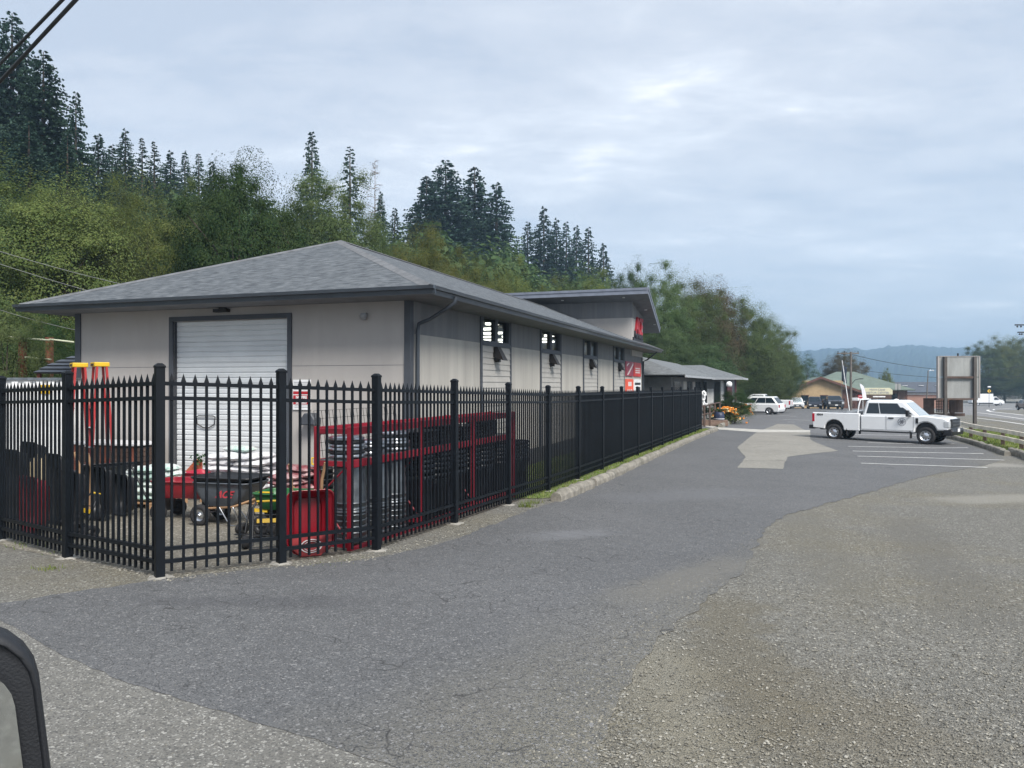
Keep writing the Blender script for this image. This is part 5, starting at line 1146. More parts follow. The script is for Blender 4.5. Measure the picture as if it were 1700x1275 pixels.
q = MB(); boards(q, xl + 1.6, xr_ - 1.6, ze, ze + .75 * (za - ze), 0, 4); q.build('gable_siding', M['tan'], w_)
q = MB(); q.b2((vx(1396), -.05, 0), (vx(1416), 0, ze - .05)); q.build('brown_panel', M['brown_trim'], VC)
slopes('gable_roof', [((xl - .8, -.7, ze - .25), (xa, -.7, za + .12), (xa, 9, za + .12), (xl - .8, 9, ze - .25)), ((xr_ + .9, -.7, ze - .28), (xa, -.7, za + .12), (xa, 9, za + .12), (xr_ + .9, 9, ze - .28))], M['roof_green'], VC, .12)
q = MB()
for x1_, z1_ in ((xl - .8, ze - .25), (xr_ + .9, ze - .28)):
    q.loft([[(x1_, y, z1_ - .3), (x1_, y, z1_ + .06), (xa, y, za + .18), (xa, y, za - .18)] for y in (-.78, -.702)])
q.build('bargeboard', M['brown_trim'], VC)
for px in (1338, 1368):
    q = MB(); q.b2((vx(px) - .55, -.07, .5), (vx(px) + .55, -.035, 1.95)); wn = q.build('window', M['car_glass'], VC)
    q = MB(); q.b2((vx(px) - .6, -.06, 1.95), (vx(px) + .6, -.02, 2.05)).b2((vx(px) - .6, -.06, .42), (vx(px) + .6, -.02, .5)); q.build('frame', M['brown_trim'], wn)
# long main hall with hipped green roof
hx0, hx1, he, hr = vx(1366), vx(1512), vz(646), vz(615)
q = MB(); q.b2((vx(1400), 9.2, -.3), (vx(1514), 22, he)); q.build('hall_wall', M['rosy'], VC)
slopes('hall_roof', [((hx0 - 2, 6.8, he - .1), (vx(1524), 6.8, he - .1), (vx(1440), 14, hr), (vx(1410), 14, hr)), ((vx(1524), 6.8, he - .1), (vx(1524), 23, he - .1), (vx(1440), 14, hr)), ((hx0 - 2, 23, he - .1), (hx0 - 2, 6.8, he - .1), (vx(1410), 14, hr)), ((vx(1524), 23, he - .1), (hx0 - 2, 23, he - .1), (vx(1410), 14, hr), (vx(1440), 14, hr))], M['roof_green'], VC, .15)
for px in (1418, 1432, 1446, 1466, 1487, 1499, 1512):
    q = MB(); q.b2((vx(px) - .12, 7.6, -.2), (vx(px) + .12, 7.84, he - .2)); q.build('porch_post', M['brown_trim'], VC)
for px in (1425, 1455, 1476, 1493):
    q = MB(); q.b2((vx(px) - .7, 9.1, .1), (vx(px) + .7, 9.17, 2.2)); q.build('hall_window', M['car_glass'], VC)
# porch at its left
slopes('porch_roof', [((vx(1284), .5, vz(644)), (xl, .5, vz(643)), (xl, 7, vz(630)), (vx(1296), 7, vz(632)))], M['roof_green'], VC, .12)
q = MB(); q.cyl((vx(1293), 1.0, -.4), (vx(1293), 1.0, vz(645)), .11, n=8); q.build('porch_column', mat('pale_post', (.35, .36, .34), .7), VC)
q = MB(); q.b2((vx(1300), 6.8, -.2), (xl - .1, 7, vz(643))); q.build('porch_wall', M['annex_dark'], VC)
# red notice on its wall
q = MB(); q.b2((-.45, -.05, 1.3), (.45, 0, 2.1)); rn_ = q.build('notice_board', M['sign_red'], None, (c.x + vx(1420) * .97, c.y - 2.3, c.z), R(-14)); tag(rn_, 'small red notice on posts beside the utility pole', 'sign')
q = MB(); q.b2((-.4, -.04, -.6), (-.33, .0, 1.3)).b2((.33, -.04, -.6), (.4, .0, 1.3)); q.build('leg', M['brown_trim'], rn_)
q = MB(); q.b2((-.36, -.058, 1.86), (.36, -.052, 1.94)).b2((-.36, -.058, 1.42), (.36, -.052, 1.56)); q.build('print', M['white'], rn_)
# welcome sign
d = 92; p = Vector(((1456.5 - CX) / F * d, d, 0)); p.z = g(p.x, p.y); k = d / F
vs_ = thing('welcome_sign', 'cream visitor center board with rounded top corners above the truck roof', 'sign', p, R(-8))
zb, zt_ = CAMZ + (CY - 655) * k - p.z, CAMZ + (CY - 644) * k - p.z; wv = 24 * k
q = MB(); q.prism([(-wv, zb), (wv, zb), (wv, zt_ - .25), (wv - .35, zt_), (-wv + .35, zt_), (-wv, zt_ - .25)], 0, .12, bev=.02); bd = q.build('board', mat('cream_board', (.55, .53, .38), .6), vs_)
text('Hood Canal', .33, M['ink_grey'], bd, (0, -.01, (zb + zt_) / 2 + .19), (R(90), 0, 0), bold=.008, sx=1.1)
text('VISITOR CENTER', .33, M['ink_grey'], bd, (0, -.01, (zb + zt_) / 2 - .19), (R(90), 0, 0), bold=.008, sx=1.05)
q = MB(); q.b2((-wv + .1, .02, zb - .5), (wv - .1, .12, zb - .02)); q.build('lower_board', M['wood_dark'], vs_)
for s_ in (-1, 1):
    q = MB(); q.b2((s_ * wv * .8 - .1, .13, -.4), (s_ * wv * .8 + .1, .33, zt_ - .2)); q.build('post', M['wood_dark'], vs_)
q = MB(); q.b2((-.5, -.02, zb - .32), (.9, .02, zb - .18)); q.build('small_board', M['white'], vs_)
# far brick hall with dark roof
d = 170; x = (1535 - CX) / F * d; k = d / F; zg = g(x, d)
bh = thing('brick_hall', 'long low brick hall with dark roof behind the big sign', 'building', (x, d, zg), R(-6))
hz0, hz1, hz2 = CAMZ + (CY - 668) * k - zg - .8, CAMZ + (CY - 651) * k - zg, CAMZ + (CY - 634) * k - zg
q = MB(); q.b2((-9, 0, -.8), (7, 12, hz1)); q.build('wall', mat('rosy_brick', (.3, .17, .13), .9, var=.12), bh)
slopes('roof', [((-9.6, -.8, hz1), (7.6, -.8, hz1), (7.6, 6, hz2), (-9.6, 6, hz2)), ((-9.6, 12.8, hz1), (-9.6, 6, hz2), (7.6, 6, hz2), (7.6, 12.8, hz1))], mat('dark_blue_grey_roof', (.07, .08, .1), .8), bh, .15)
q = MB(); q.b2((-9, -.06, hz1 - .55), (7, -.01, hz1 - .3)); q.build('band', M['white'], bh)
for xx in (-3, 0.5, 4): q = MB(); q.b2((xx - .5, 2.8, hz1 + (hz2 - hz1) * .62), (xx + .5, 3.4, hz1 + (hz2 - hz1) * .66)); q.build('roof_light', M['white'], bh)

# ------------------------------------------------------------------ poles, flags, signs
def pole(name, label, cat, px, d, ytop, r, m, ybase=None):
    x = (px - CX) / F * d; zg = g(x, d); t = thing(name, label, cat, (x, d, zg)); h = CAMZ + (CY - ytop) / F * d - zg
    q = MB(); q.cyl((0, 0, -.6), (0, 0, h), r, r * .7, n=10); q.build('shaft', m, t); return t, h
M['pole_wood'] = mat('weathered_pole', (.13, .115, .10), .95, var=.25, bump=.3)
M['wire'] = mat('black_cable', (.02, .022, .025), .7)
M['wire_pale'] = mat('pale_cable', (.16, .17, .16), .7)
u1, h1 = pole('utility_pole', 'wooden utility pole with crossarm and lamp arm behind the truck bed', 'pole', 1412.5, 96, 584, .17, M['pole_wood'])
q = MB(); q.b2((-1.7, -.06, h1 - .25), (1.0, .06, h1 - .12)); q.build('crossarm', M['pole_wood'], u1)
q = MB(); [q.cyl((x, 0, h1 - .12), (x, 0, h1 + .08), .05, n=6) for x in (-1.6, -.8, .9)]; q.build('insulator', M['plastic_black'], u1)
q = MB(); q.tube([(.1, -.05, h1 - 4.0), (.5, -.1, h1 - 3.5), (1.1, -.15, h1 - 3.35)], .04, 6).box((1.25, -.15, h1 - 3.38), (.4, .18, .1)); q.build('lamp_arm', M['plastic_black'], u1)
u2, h2 = pole('utility_pole', 'thin leaning pole with small lamp in front of the brick hall', 'pole', 1537.5, 150, 615, .13, M['pole_wood']); u2.rotation_euler.y = R(3)
q = MB(); q.tube([(0, 0, h2 - .2), (.4, 0, h2 + .1), (.9, 0, h2 + .05)], .04, 5).ball((1.0, 0, h2 + .02), .16, n=8); q.build('lamp', M['steel'], u2)
u3, h3 = pole('utility_pole', 'pole with insulators at the right edge of the view', 'pole', 1703, 85, 536, .15, M['pole_wood'])
q = MB(); q.b2((-1.2, -.06, h3 - .3), (1.2, .06, h3 - .16)).b2((-.9, -.06, h3 - 1.1), (.9, .06, h3 - .98)); q.build('crossarm', M['plastic_black'], u3)
q = MB(); [q.ball((x, -.1, h3 - .42), .1, n=8) for x in (-1.0, -.6)] + [q.ball((x, -.1, h3 - 1.25), .1, n=8) for x in (-.75, -.5)]; q.build('insulator', M['plastic_black'], u3)
x = (1411 - CX) / F * 90; zg = g(x, 90)
lp = thing('flagpole', 'white leaning pole beside the utility pole', 'flagpole', (x, 90, zg)); top = P(1398, 598, 90) - Vector((x, 90, zg))
q = MB(); q.cyl((0, 0, -.3), tuple(top), .07, .04, n=8); q.build('shaft', M['white'], lp)
fp, fh = pole('flagpole', 'thin flagpole with a dark flag hanging limp', 'flagpole', 1397.5, 93, 596, .03, M['galv'])
q = MB(); rng = random.Random(3)
cols = 7; rows = 10; vs = [(.05 + .09 * i + .02 * math.sin(j), .10 * math.sin(i * 2.1 + j * .3), fh - .7 - j * .22 - .05 * i) for j in range(rows) for i in range(cols)]
q.add(vs, [(j * cols + i, j * cols + i + 1, (j + 1) * cols + i + 1, (j + 1) * cols + i) for j in range(rows - 1) for i in range(cols - 1)], 0, True)
fl = q.build('flag', mat('dark_navy_flag', (.02, .03, .05), .8), fp); sm_ = fl.modifiers.new('thick', 'SOLIDIFY'); sm_.thickness = .02
x = (1431 - CX) / F * 70; zg = g(x, 70); bf = thing('feather_banner', 'white feather banner on a bent pole behind the truck cab', 'banner', (x, 70, zg))
k = 70 / F; zt_ = CAMZ + (CY - 637) * k - zg; zm = CAMZ + (CY - 662) * k - zg
q = MB(); q.tube([(.1, 0, -.2), (.08, 0, zm), (-.05, 0, zt_ - .3), (-.2, 0, zt_)], .025, 6); q.build('shaft', M['white'], bf)
q = MB(); q.loft([[(a, y, z) for a, z in ((.07, zm), (.42, zm + .05), (.33, zm + .6), (.16, zt_ - .25), (-.12, zt_), (-.2, zt_ - .1), (-.06, zt_ - .5))] for y in (-.012, .012)]); q.build('sail', mat('white_cloth', (.66, .66, .72), .8), bf)
# orange cone and delineators
def cone(loc, label, h=.7):
    t = thing('traffic_cone', label, 'cone', loc); q = MB(); q.box((0, 0, .02), (.36, .36, .04)).lathe([(.14, .04), (.03, h), (0, h)], 14); q.build('body', M['orange'], t)
    q = MB(); q.lathe([(.112, h * .35), (.078, h * .6)], 14); q.build('band', M['white'], t)
cone(G(1405, 677.5), 'orange traffic cone at the foot of the white leaning pole', .95)
def delin(px, py, label, h=1.0):
    t = thing('delineator_post', label, 'bollard', G(px, py)); q = MB(); q.lathe([(.18, 0), (.18, .04), (.055, .07), (.055, h), (.03, h + .03), (0, h + .03)], 12); q.build('post', mat('red_orange_plastic', (.72, .14, .1), .5), t)
    q = MB(); q.lathe([(.058, h * .78), (.058, h * .9)], 12); q.lathe([(.058, h * .5), (.058, h * .62)], 12); q.build('band', M['white'], t)
delin(1246.5, 688.5, 'red and white striped post in front of the white minivan'); delin(1215, 690, 'red and white post between the two orange flower clumps', .8)
# wooden board of the big sign seen from behind
d = 55; xm = (1591 - CX) / F * d; k = d / F; zg = g(xm, d)
sb = thing('roadside_sign', 'large grey roadside sign seen from the back on two brown posts', 'sign', (xm, d, zg), R(-2))
def sx(px): return (px - 1591) * k
def sz(py): return CAMZ + (CY - py) * k - zg
M['sign_back'] = mat('weathered_sign_back', (.27, .28, .275), .8, var=.1, scale=1.5, dirt=(.18, .185, .18), dscale=1, stretch=(1.5, 1.5, .4))
for za, zb_ in ((592, 625.5), (626.5, 661)):
    q = MB(); q.b2((sx(1559), .0, sz(zb_)), (sx(1624.5), .12, sz(za))); q.build('panel', M['sign_back'], sb)
q = MB()
for a, b_ in ((1557, 1559), (1624.5, 1626)): q.b2((sx(a), -.05, sz(661)), (sx(b_), .16, sz(591.5)))
q.b2((sx(1559), -.05, sz(592)), (sx(1624.5), .16, sz(591))); q.build('edge_frame', mat('pale_grey_frame', (.33, .31, .3), .7), sb)
for a, b_ in ((1565.5, 1570), (1613.5, 1618)):
    q = MB(); q.b2((sx(a), -.25, -.5), (sx(b_), -.06, sz(592))); q.build('post', mat('grey_brown_post', (.075, .066, .06), .85, var=.15), sb)
q = MB(); q.b2((sx(1570), -.2, sz(628.2)), (sx(1613.5), -.06, sz(624.8))).b2((sx(1553), -.2, sz(664)), (sx(1620), -.06, sz(661))); q.build('crossbar', M['wood_dark'], sb)
q = MB(); q.cyl((sx(1591), .06, sz(591)), (sx(1591), .06, sz(586.5)), .06, n=8); q.build('finial', M['plastic_black'], sb)
# brown lattice screen below it
lt_ = thing('lattice_screen', 'brown timber screen with lattice panels under the big sign', 'screen', (xm, d + 1.2, zg), R(-2))
q = MB(); k2 = 1.02
q.b2((sx(1549), -.05, sz(690)), (sx(1566), .05, sz(662))); q.build('solid_panel', M['wood_dark'], lt_)
q = MB()
for i in range(9): x = sx(1571 + i * 2.6); q.b2((x - .03, -.02, sz(686)), (x + .03, .02, sz(664)))
for i in range(4): z = sz(667 + i * 4.6); q.b2((sx(1569), -.045, z - .03), (sx(1592), -.022, z + .03))
q.build('lattice', M['wood_dark'], lt_)
q = MB()
for i in range(6): x = sx(1601.5 + i * 2.4); q.b2((x - .04, -.02, sz(686)), (x + .04, .02, sz(664)))
q.b2((sx(1593), -.06, sz(697)), (sx(1600), .06, sz(662))).b2((sx(1549), -.06, sz(692)), (sx(1617), .06, sz(687))).b2((sx(1549), -.06, sz(665)), (sx(1617), .06, sz(661.5))); q.build('rails', M['wood_dark'], lt_)
q = MB(); q.b2((sx(1575), -.08, -.3), (sx(1580), .05, sz(692))).b2((sx(1596), -.08, -.3), (sx(1600), .05, sz(692))).b2((sx(1552), -.08, -.3), (sx(1556), .05, sz(692))); q.build('post', M['wood_dark'], lt_)
# small grey road signs and a yellow crossing sign
t, h = pole('road_sign', 'two grey sign backs on one post before the green roofed hall', 'sign', 1490.5, 88, 636, .04, M['plastic_black']); k = 88 / F
for a, b_ in ((-4.6, -.6), (.6, 4.8)): q = MB(); q.b2((a * k, -.03, h - 11 * k), (b_ * k, .0, h - 1 * k)); q.build('plate', M['sign_back'], t)
t, h = pole('crossing_sign', 'yellow diamond pedestrian crossing sign above the white box truck', 'sign', 1642, 178, 640, .05, M['plastic_black']); k = 178 / F
q = MB(); T_ = Matrix.Translation((0, -.06, h - 9.3 * k)) @ Matrix.Rotation(R(45), 4, 'Y'); q.box((0, 0, 0), (4.6 * k, .04, 4.6 * k), M=T_); pl_ = q.build('plate', mat('sign_yellow', (.8, .5, .02), .5), t)
q = MB(); q.ball((0, -.1, h - 7.8 * k), .09, n=8).box((0, -.1, h - 9.2 * k), (.16, .02, .26)).box((-.06, -.1, h - 10.6 * k), (.07, .02, .22)).box((.06, -.1, h - 10.6 * k), (.07, .02, .22)); q.build('figure', M['ink'], pl_)
q = MB(); q.box((0, 0, h - .3), (.7, .35, .3)); q.build('beacon', M['white'], t, bevel=.05)
# weathered timber rail on the right
rf_ = thing('timber_rail', 'weathered white two-rail timber fence along the grass verge', 'fence')
rp_ = [G(1588, 719), G(1612, 727), G(1635, 733), G(1665, 739), G(1696, 746.5), G(1735, 757)]
HR = .68
for i, p in enumerate(rp_):
    q = MB(); q.box((0, 0, HR / 2 - .12), (.14, .12, HR + .2)); q.build('post', M['wood_dark'], rf_, p, R(-40))
for i in range(len(rp_) - 1):
    a, b_ = rp_[i], rp_[i + 1]; dv = (b_ - a); n_ = Vector((dv.y, -dv.x, 0)).normalized() * .09
    if n_.dot(a) > 0: n_ = -n_
    for z in (HR - .05, .33):
        q = MB(); p0, p1 = a + n_ - dv * .0 + dv.normalized() * .01, b_ + n_ - dv.normalized() * .01
        u = n_.normalized() * .04; q.loft([[p - u + Vector((0, 0, z - .085)), p + u + Vector((0, 0, z - .085)), p + u + Vector((0, 0, z + .085)), p - u + Vector((0, 0, z + .085))] for p in (p0, p1)]); q.build('rail', M['wood_white'], rf_, bevel=.012)
# kerbs: rounded concrete logs laid end to end
def kerb(pts, label, group, w_=.2, h_=.16, seg=2.4, jit=.02, seed=1):
    rng = random.Random(seed); pts = [Vector(p) for p in pts]; first = True
    tot = [0]
    for a, b_ in zip(pts, pts[1:]): tot.append(tot[-1] + (b_ - a).length)
    def at(s_):
        for i in range(len(pts) - 1):
            if s_ <= tot[i + 1] or i == len(pts) - 2: return pts[i].lerp(pts[i + 1], (s_ - tot[i]) / (tot[i + 1] - tot[i]))
    n = max(1, round(tot[-1] / seg)); L_ = tot[-1] / n
    for i in range(n):
        a, b_ = at(i * L_ + .01), at((i + 1) * L_ - .01); q = MB(); rings = []; dv = (b_ - a).normalized(); sd2 = Vector((-dv.y, dv.x, 0))
        m = 10
        for j in range(m + 1):
            p = a.lerp(b_, j / m); p.z = g(p.x, p.y); e = .92 if j in (0, m) else 1; ww, hh = w_ * e * rng.uniform(.93, 1.07), h_ * e * rng.uniform(.9, 1.1); o_ = sd2 * rng.uniform(-jit, jit)
            rings.append([p + o_ + sd2 * (ww * u) + Vector((0, 0, hh * v)) for u, v in ((-.5, -.3), (.5, -.3), (.5, .55), (.38, .88), (.1, 1.0), (-.1, 1.0), (-.38, .88), (-.5, .55))])
        q.loft(rings, smooth=False); o = q.build('kerb', M['concrete'])
        tag(o, label[min(i, len(label) - 1)], 'kerb', group)
kerb([G(922, 833), G(950, 823), G(982, 808)], ['broken end piece of the concrete kerb nearest the fence corner'], 'kerb along the drive', .24, .2, 2.4, .03, 4)
kerb([G(984, 807), G(1050, 776), G(1115, 746), G(1160, 726), G(1189, 715)], ['rounded concrete kerb length along the grass bank by the drive'], 'kerb along the drive', .24, .18, 3.0, .02, 5)
kerb([G(1196, 710), G(1214, 702), G(1232, 694), G(1247, 689)], ['grey kerb length edging the orange flower bed'], 'kerb along the flower bed', .26, .24, 4.0, .02, 6)
sheet('flower_bed', [G(1190, 709), G(1214, 701), G(1247, 688.5), G(1246, 684), G(1215, 690), G(1188, 700)], .09, M['soil'])
kerb([G(1574, 727), G(1604, 734), G(1640, 745), G(1674, 757)], ['mossy concrete kerb length below the timber rail'], 'kerb along the bays', .24, .2, 2.4, .03, 7)
kerb([G(1679, 753), G(1700, 760), G(1725, 770)], ['paler kerb block at the right edge of the bays'], 'kerb along the bays', .26, .24, 2.2, .02, 8)

# ------------------------------------------------------------------ flower bed, ramp and barrel at the end of the fence
M['petal'] = mat('orange_petals', (.75, .26, .02), .7, var=.3, scale=20); M['petal_y'] = mat('yellow_petals', (.7, .6, .3), .7); M['petal_r'] = mat('red_petals', (.4, .03, .05), .7)
def flowers(px, py, w_, n, label, seed):
    rng = random.Random(seed); p = G(px, py); t = thing('flower_clump', label, 'flowers', p); q = MB(); q2 = MB()
    for _ in range(n * 3):
        x, y = rng.gauss(0, w_ * .45), rng.gauss(0, w_ * .45); z = rng.uniform(.05, .6); s_ = .11; a = rng.uniform(0, 6.28)
        q.quad((x, y, z), (x + math.cos(a) * s_, y + math.sin(a) * s_, z + .05), (x + math.cos(a) * s_ * 2, y + math.sin(a) * s_ * 2, z - .02), (x + math.cos(a + .6) * s_, y + math.sin(a + .6) * s_, z + .03))
    for _ in range(n):
        x, y = rng.gauss(0, w_ * .42), rng.gauss(0, w_ * .42); z = .62 - .5 * (abs(x) / w_) ** 2 + rng.uniform(-.12, .08)
        q2.lathe([(.0, .03), (.05, .035), (.075, .0), (.03, -.03)], 6, 0 if rng.random() < .85 else 1, c=(x, y, z), smooth=False)
    t.scale = (1, 1, 1.6); q.build('leaves', LEAF['mid'], t, fix=False); q2.build('blossoms', [M['petal'], M['petal_y']], t)
flowers(1207, 704, 1.0, 260, 'larger clump of orange flowers at the near end of the bed', 1); flowers(1232, 691.5, 1.0, 200, 'smaller clump of orange flowers at the far end of the bed', 2)
t = thing('flower_clump', 'small dark red flowering plant between the orange clumps', 'flowers', G(1219, 694)); q = MB(); q2 = MB(); rng = random.Random(9)
for _ in range(160):
    x, y, z = rng.gauss(0, .3), rng.gauss(0, .3), rng.uniform(.1, .8); a = rng.uniform(0, 6.28); (q if rng.random() < .5 else q2).quad((x, y, z), (x + .1 * math.cos(a), y + .1 * math.sin(a), z + .05), (x + .2 * math.cos(a), y + .2 * math.sin(a), z), (x + .1 * math.cos(a + .8), y + .1 * math.sin(a + .8), z - .03))
q.build('leaves', LEAF['dark'], t, fix=False); q2.build('blossoms', M['petal_r'], t, fix=False)
t = thing('planter_barrel', 'dark blue barrel planter at the corner of the flower bed', 'planter', G(1194, 707)); q = MB(); q.lathe([(0, 0), (.26, 0), (.31, .3), (.31, .62), (.27, .86), (.24, .86), (.24, .78), (0, .78)], 18); q.build('barrel', mat('dark_blue_plastic', (.02, .03, .07), .5), t)
q = MB(); q.lathe([(.315, .42), (.317, .46)], 18); q.build('hoop', M['white'], t); q = MB(); rng = random.Random(4)
for _ in range(90):
    x, y, z = rng.gauss(0, .15), rng.gauss(0, .15), rng.uniform(.8, 1.0); a = rng.uniform(0, 6.28); q.quad((x, y, z), (x + .08 * math.cos(a), y + .08 * math.sin(a), z + .05), (x + .16 * math.cos(a), y + .16 * math.sin(a), z), (x + .08 * math.cos(a + .8), y + .08 * math.sin(a + .8), z - .02))
q.build('leaves', LEAF['dark'], t, fix=False)
d = 52.5; x = (1210.5 - CX) / F * d; zg = g(x, d); t = thing('lamp_post', 'maroon lamp post with white globe beside the annex', 'lamp', (x, d, zg)); hh = CAMZ + (CY - 643) / F * d - zg
q = MB(); q.b2((-.16, -.16, -.3), (.16, .16, hh)); q.build('shaft', mat('maroon_pillar', (.06, .02, .03), .7), t); q = MB(); q.ball((0, 0, hh + .2), .21, n=16); q.build('globe', mat('white_globe', (.8, .8, .8), .3), t)
# ramp railing and stone bed before the annex
t = thing('ramp_railing', 'dark brown railing climbing in front of the annex', 'railing'); q = MB(); pa, pb = P(1160, 676, 44), P(1195, 668, 48)
q.tube([pa, pb], .045, 6); qq = [pa.lerp(pb, k / 4) for k in range(5)]; q.tube([pa - Vector((0, 0, .5)), pb - Vector((0, 0, .5))], .03, 6); q.build('rail', M['wood_dark'], t)
for p in qq: q = MB(); q.b2((p.x - .05, p.y - .05, g(p.x, p.y) - .1), (p.x + .05, p.y + .05, p.z + .02)); q.build('post', M['wood_dark'], t)
t = thing('stone_bank', 'low stone wall in front of the annex behind the railing', 'wall'); q = MB(); rng = random.Random(8); pa, pb = G(1160, 703), G(1192, 690)
pa, pb = pa + Vector((0, 1.2, 0)), pb + Vector((0, 1, 0))
for k in range(90):
    p = pa.lerp(pb, rng.random()); q.ball((p.x + rng.uniform(-.3, .3), p.y + rng.uniform(0, .9), g(p.x, p.y) + rng.uniform(.05, 1.0)), rng.uniform(.12, .24), n=6, sq=(1, 1, .7))
q.build('stones', mat('mixed_field_stone', (.24, .21, .19), .9, var=.45, scale=2.5), t)
t = thing('pale_pot', 'pale grey urn standing by the end of the fence', 'pot', G(1168, 696)); q = MB(); q.lathe([(0, 0), (.2, 0), (.16, .1), (.3, .5), (.34, .9), (.28, .95), (0, .9)], 14); q.build('body', mat('pale_grey_stone', (.36, .37, .38), .8), t)
q = MB(); q.b2((0, 0, 0), (1.6, 1.0, .16)).b2((.0, .35, .16), (1.6, 1.0, .32)); o = q.build('brick_step', mat('brown_brick_step', (.2, .14, .11), .9, var=.25, scale=6), None, G(1165, 707) + Vector((0, .3, 0)), R(-15)); tag(o, 'brown brick steps at the end of the fence', 'steps')
t = thing('hanging_basket', 'white flowering basket hanging at the end of the fence', 'flowers', P(1166, 672, 45)); q = MB(); rng = random.Random(2)
for _ in range(40): q.ball((rng.gauss(0, .1), rng.gauss(0, .1), rng.uniform(0, .8)), rng.uniform(.05, .09), n=6)
q.build('blossoms', M['white'], t)

# ------------------------------------------------------------------ overhead cables
def cable(name, label, pts, r, sag=.0, m='wire'):
    a, b_ = Vector(pts[0]), Vector(pts[1]); n = 24; q = MB()
    q.tube([a.lerp(b_, k / n) - Vector((0, 0, sag * 4 * (k / n) * (1 - k / n))) for k in range(n + 1)], r, 6); o = q.build(name, M[m]); tag(o, label, 'cable'); return o
cable('overhead_cable', 'upper left thick black cable crossing the top left corner', [P(-60, 168, 13), P(150, -48, 9)], .022)
cable('overhead_cable', 'lower right thick black cable crossing the top left corner', [P(-60, 200, 13), P(170, -48, 9)], .026)
for i, (a, b_, dd, lab) in enumerate((((-40, 405), (300, 492), 21, 'upper thin cable in front of the left trees'), ((-40, 425), (300, 520), 21, 'second thin cable in front of the left trees'), ((-20, 508), (200, 560), 20, 'thin cable under the left eave'))):
    cable('overhead_cable', lab, [P(a[0], a[1], dd), P(b_[0], b_[1], dd + 3)], .009, .1, 'wire_pale')
cable('overhead_cable', 'upper wire running from the utility pole past the green roof', [P(1412, 588, 96), P(1720, 603, 130)], .03, 1.6)
cable('overhead_cable', 'lower wire running from the utility pole past the green roof', [P(1412, 612, 96), P(1720, 622, 130)], .025, .9)
# ------------------------------------------------------------------ things kept in the fenced yard
def shell(q, bot, top, zb, zt, th=.012, n=5, bow=0.0, mi=0, M_=None):
    # open tray: bottom rect -> top rect (half lengths x,y and x offset), with thickness and rolled rim
    def ring(b, z, k=0):
        hx, hy, ox = b; c = min(hx, hy) * .35; o = []
        for cx_, cy_, a0 in ((hx - c, hy - c, 0), (-hx + c, hy - c, 90), (-hx + c, -hy + c, 180), (hx - c, -hy + c, 270)):
            for j in range(n):
                a = R(a0 + 90 * j / (n - 1)); o.append((ox + cx_ + (c + k) * math.cos(a), cy_ + (c + k) * math.sin(a), z))
        return o
    outs = []; ins = []
    for i in range(5):
        u = i / 4; e = u ** .7; b = [bot[k] + (top[k] - bot[k]) * e for k in range(3)]; z = zb + (zt - zb) * u
        outs.append(ring(b, z)); ins.append(ring(b, z + th * (1 - u), -th))
    rim = [ring(top, zt, .012), ring(top, zt + .02, .012), ring(top, zt + .02, -.012)]
    q.loft(outs + rim + ins[::-1], mi, M_, smooth=True)
def small_wheel(parent, x, y, r, w_, rim='steel', name='wheel'):
    q = MB(); T = Matrix.Translation((x, y, r)) @ Matrix.Rotation(R(90), 4, 'X')
    q.lathe([(r * .55, -w_ * .4), (r * .75, -w_ / 2), (r * .93, -w_ * .42), (r, -w_ * .15), (r, w_ * .15), (r * .93, w_ * .42), (r * .75, w_ / 2), (r * .55, w_ * .4), (r * .55, -w_ * .4)], 20, 0, T); wh = q.build(name, M['rubber'], parent)
    q = MB(); q.lathe([(r * .56, -w_ * .36), (r * .45, -w_ * .1), (r * .15, -w_ * .2), (r * .12, -w_ * .5), (0, -w_ * .5)], 16, 0, T); q.lathe([(r * .56, w_ * .36), (r * .45, w_ * .1), (r * .15, w_ * .2), (r * .12, w_ * .5), (0, w_ * .5)], 16, 0, T); q.build('rim', M[rim], wh)
def sack_mesh(seed, L_=.62, W_=.4, H_=.13):
    rng = random.Random(seed); q = MB(); n, m = 9, 7; top = []; bot = []
    for i in range(n):
        for j in range(m):
            u, v = i / (n - 1) * 2 - 1, j / (m - 1) * 2 - 1; e = (1 - abs(u) ** 4) * (1 - abs(v) ** 4); pin = 1 - .12 * (1 - abs(u)) if False else 1 - .1 * v * v * (abs(u) ** 3)
            x, y = u * L_ / 2 * (1 - .06 * v * v), v * W_ / 2 * (1 - .08 * u * u); b = rng.uniform(-.012, .012)
            top.append((x, y, H_ * .5 + e ** .5 * H_ * .52 + b)); bot.append((x, y, H_ * .5 - e ** .5 * H_ * .42 + b * .3))
    f = [(i * m + j, (i + 1) * m + j, (i + 1) * m + j + 1, i * m + j + 1) for i in range(n - 1) for j in range(m - 1)]
    q.add(top, f, 0, True); q.add(bot, f, 0, True)
    per = [i * m for i in range(n)] + [(n - 1) * m + j for j in range(1, m)] + [i * m + m - 1 for i in range(n - 2, -1, -1)] + [j for j in range(m - 2, 0, -1)]
    o = len(q.v) - n * m * 2; k = len(per)
    for a in range(k): q.f.append([o + per[a], o + per[(a + 1) % k], o + n * m + per[(a + 1) % k], o + n * m + per[a]]); q.m.append(0); q.sm.append(True)
    return q
SACKS = {}
def sack(kind, loc, rz, label, group, seed, tilt=0):
    key = (kind, seed % 3)
    if key not in SACKS:
        o = sack_mesh(seed % 3 + 1).build('sack', M[kind]); SACKS[key] = o.data
    else: o = bpy.data.objects.new('sack', SACKS[key]); COL.objects.link(o)
    o.location = loc; o.rotation_euler = (0, tilt, rz); return tag(o, label, 'sack', group)
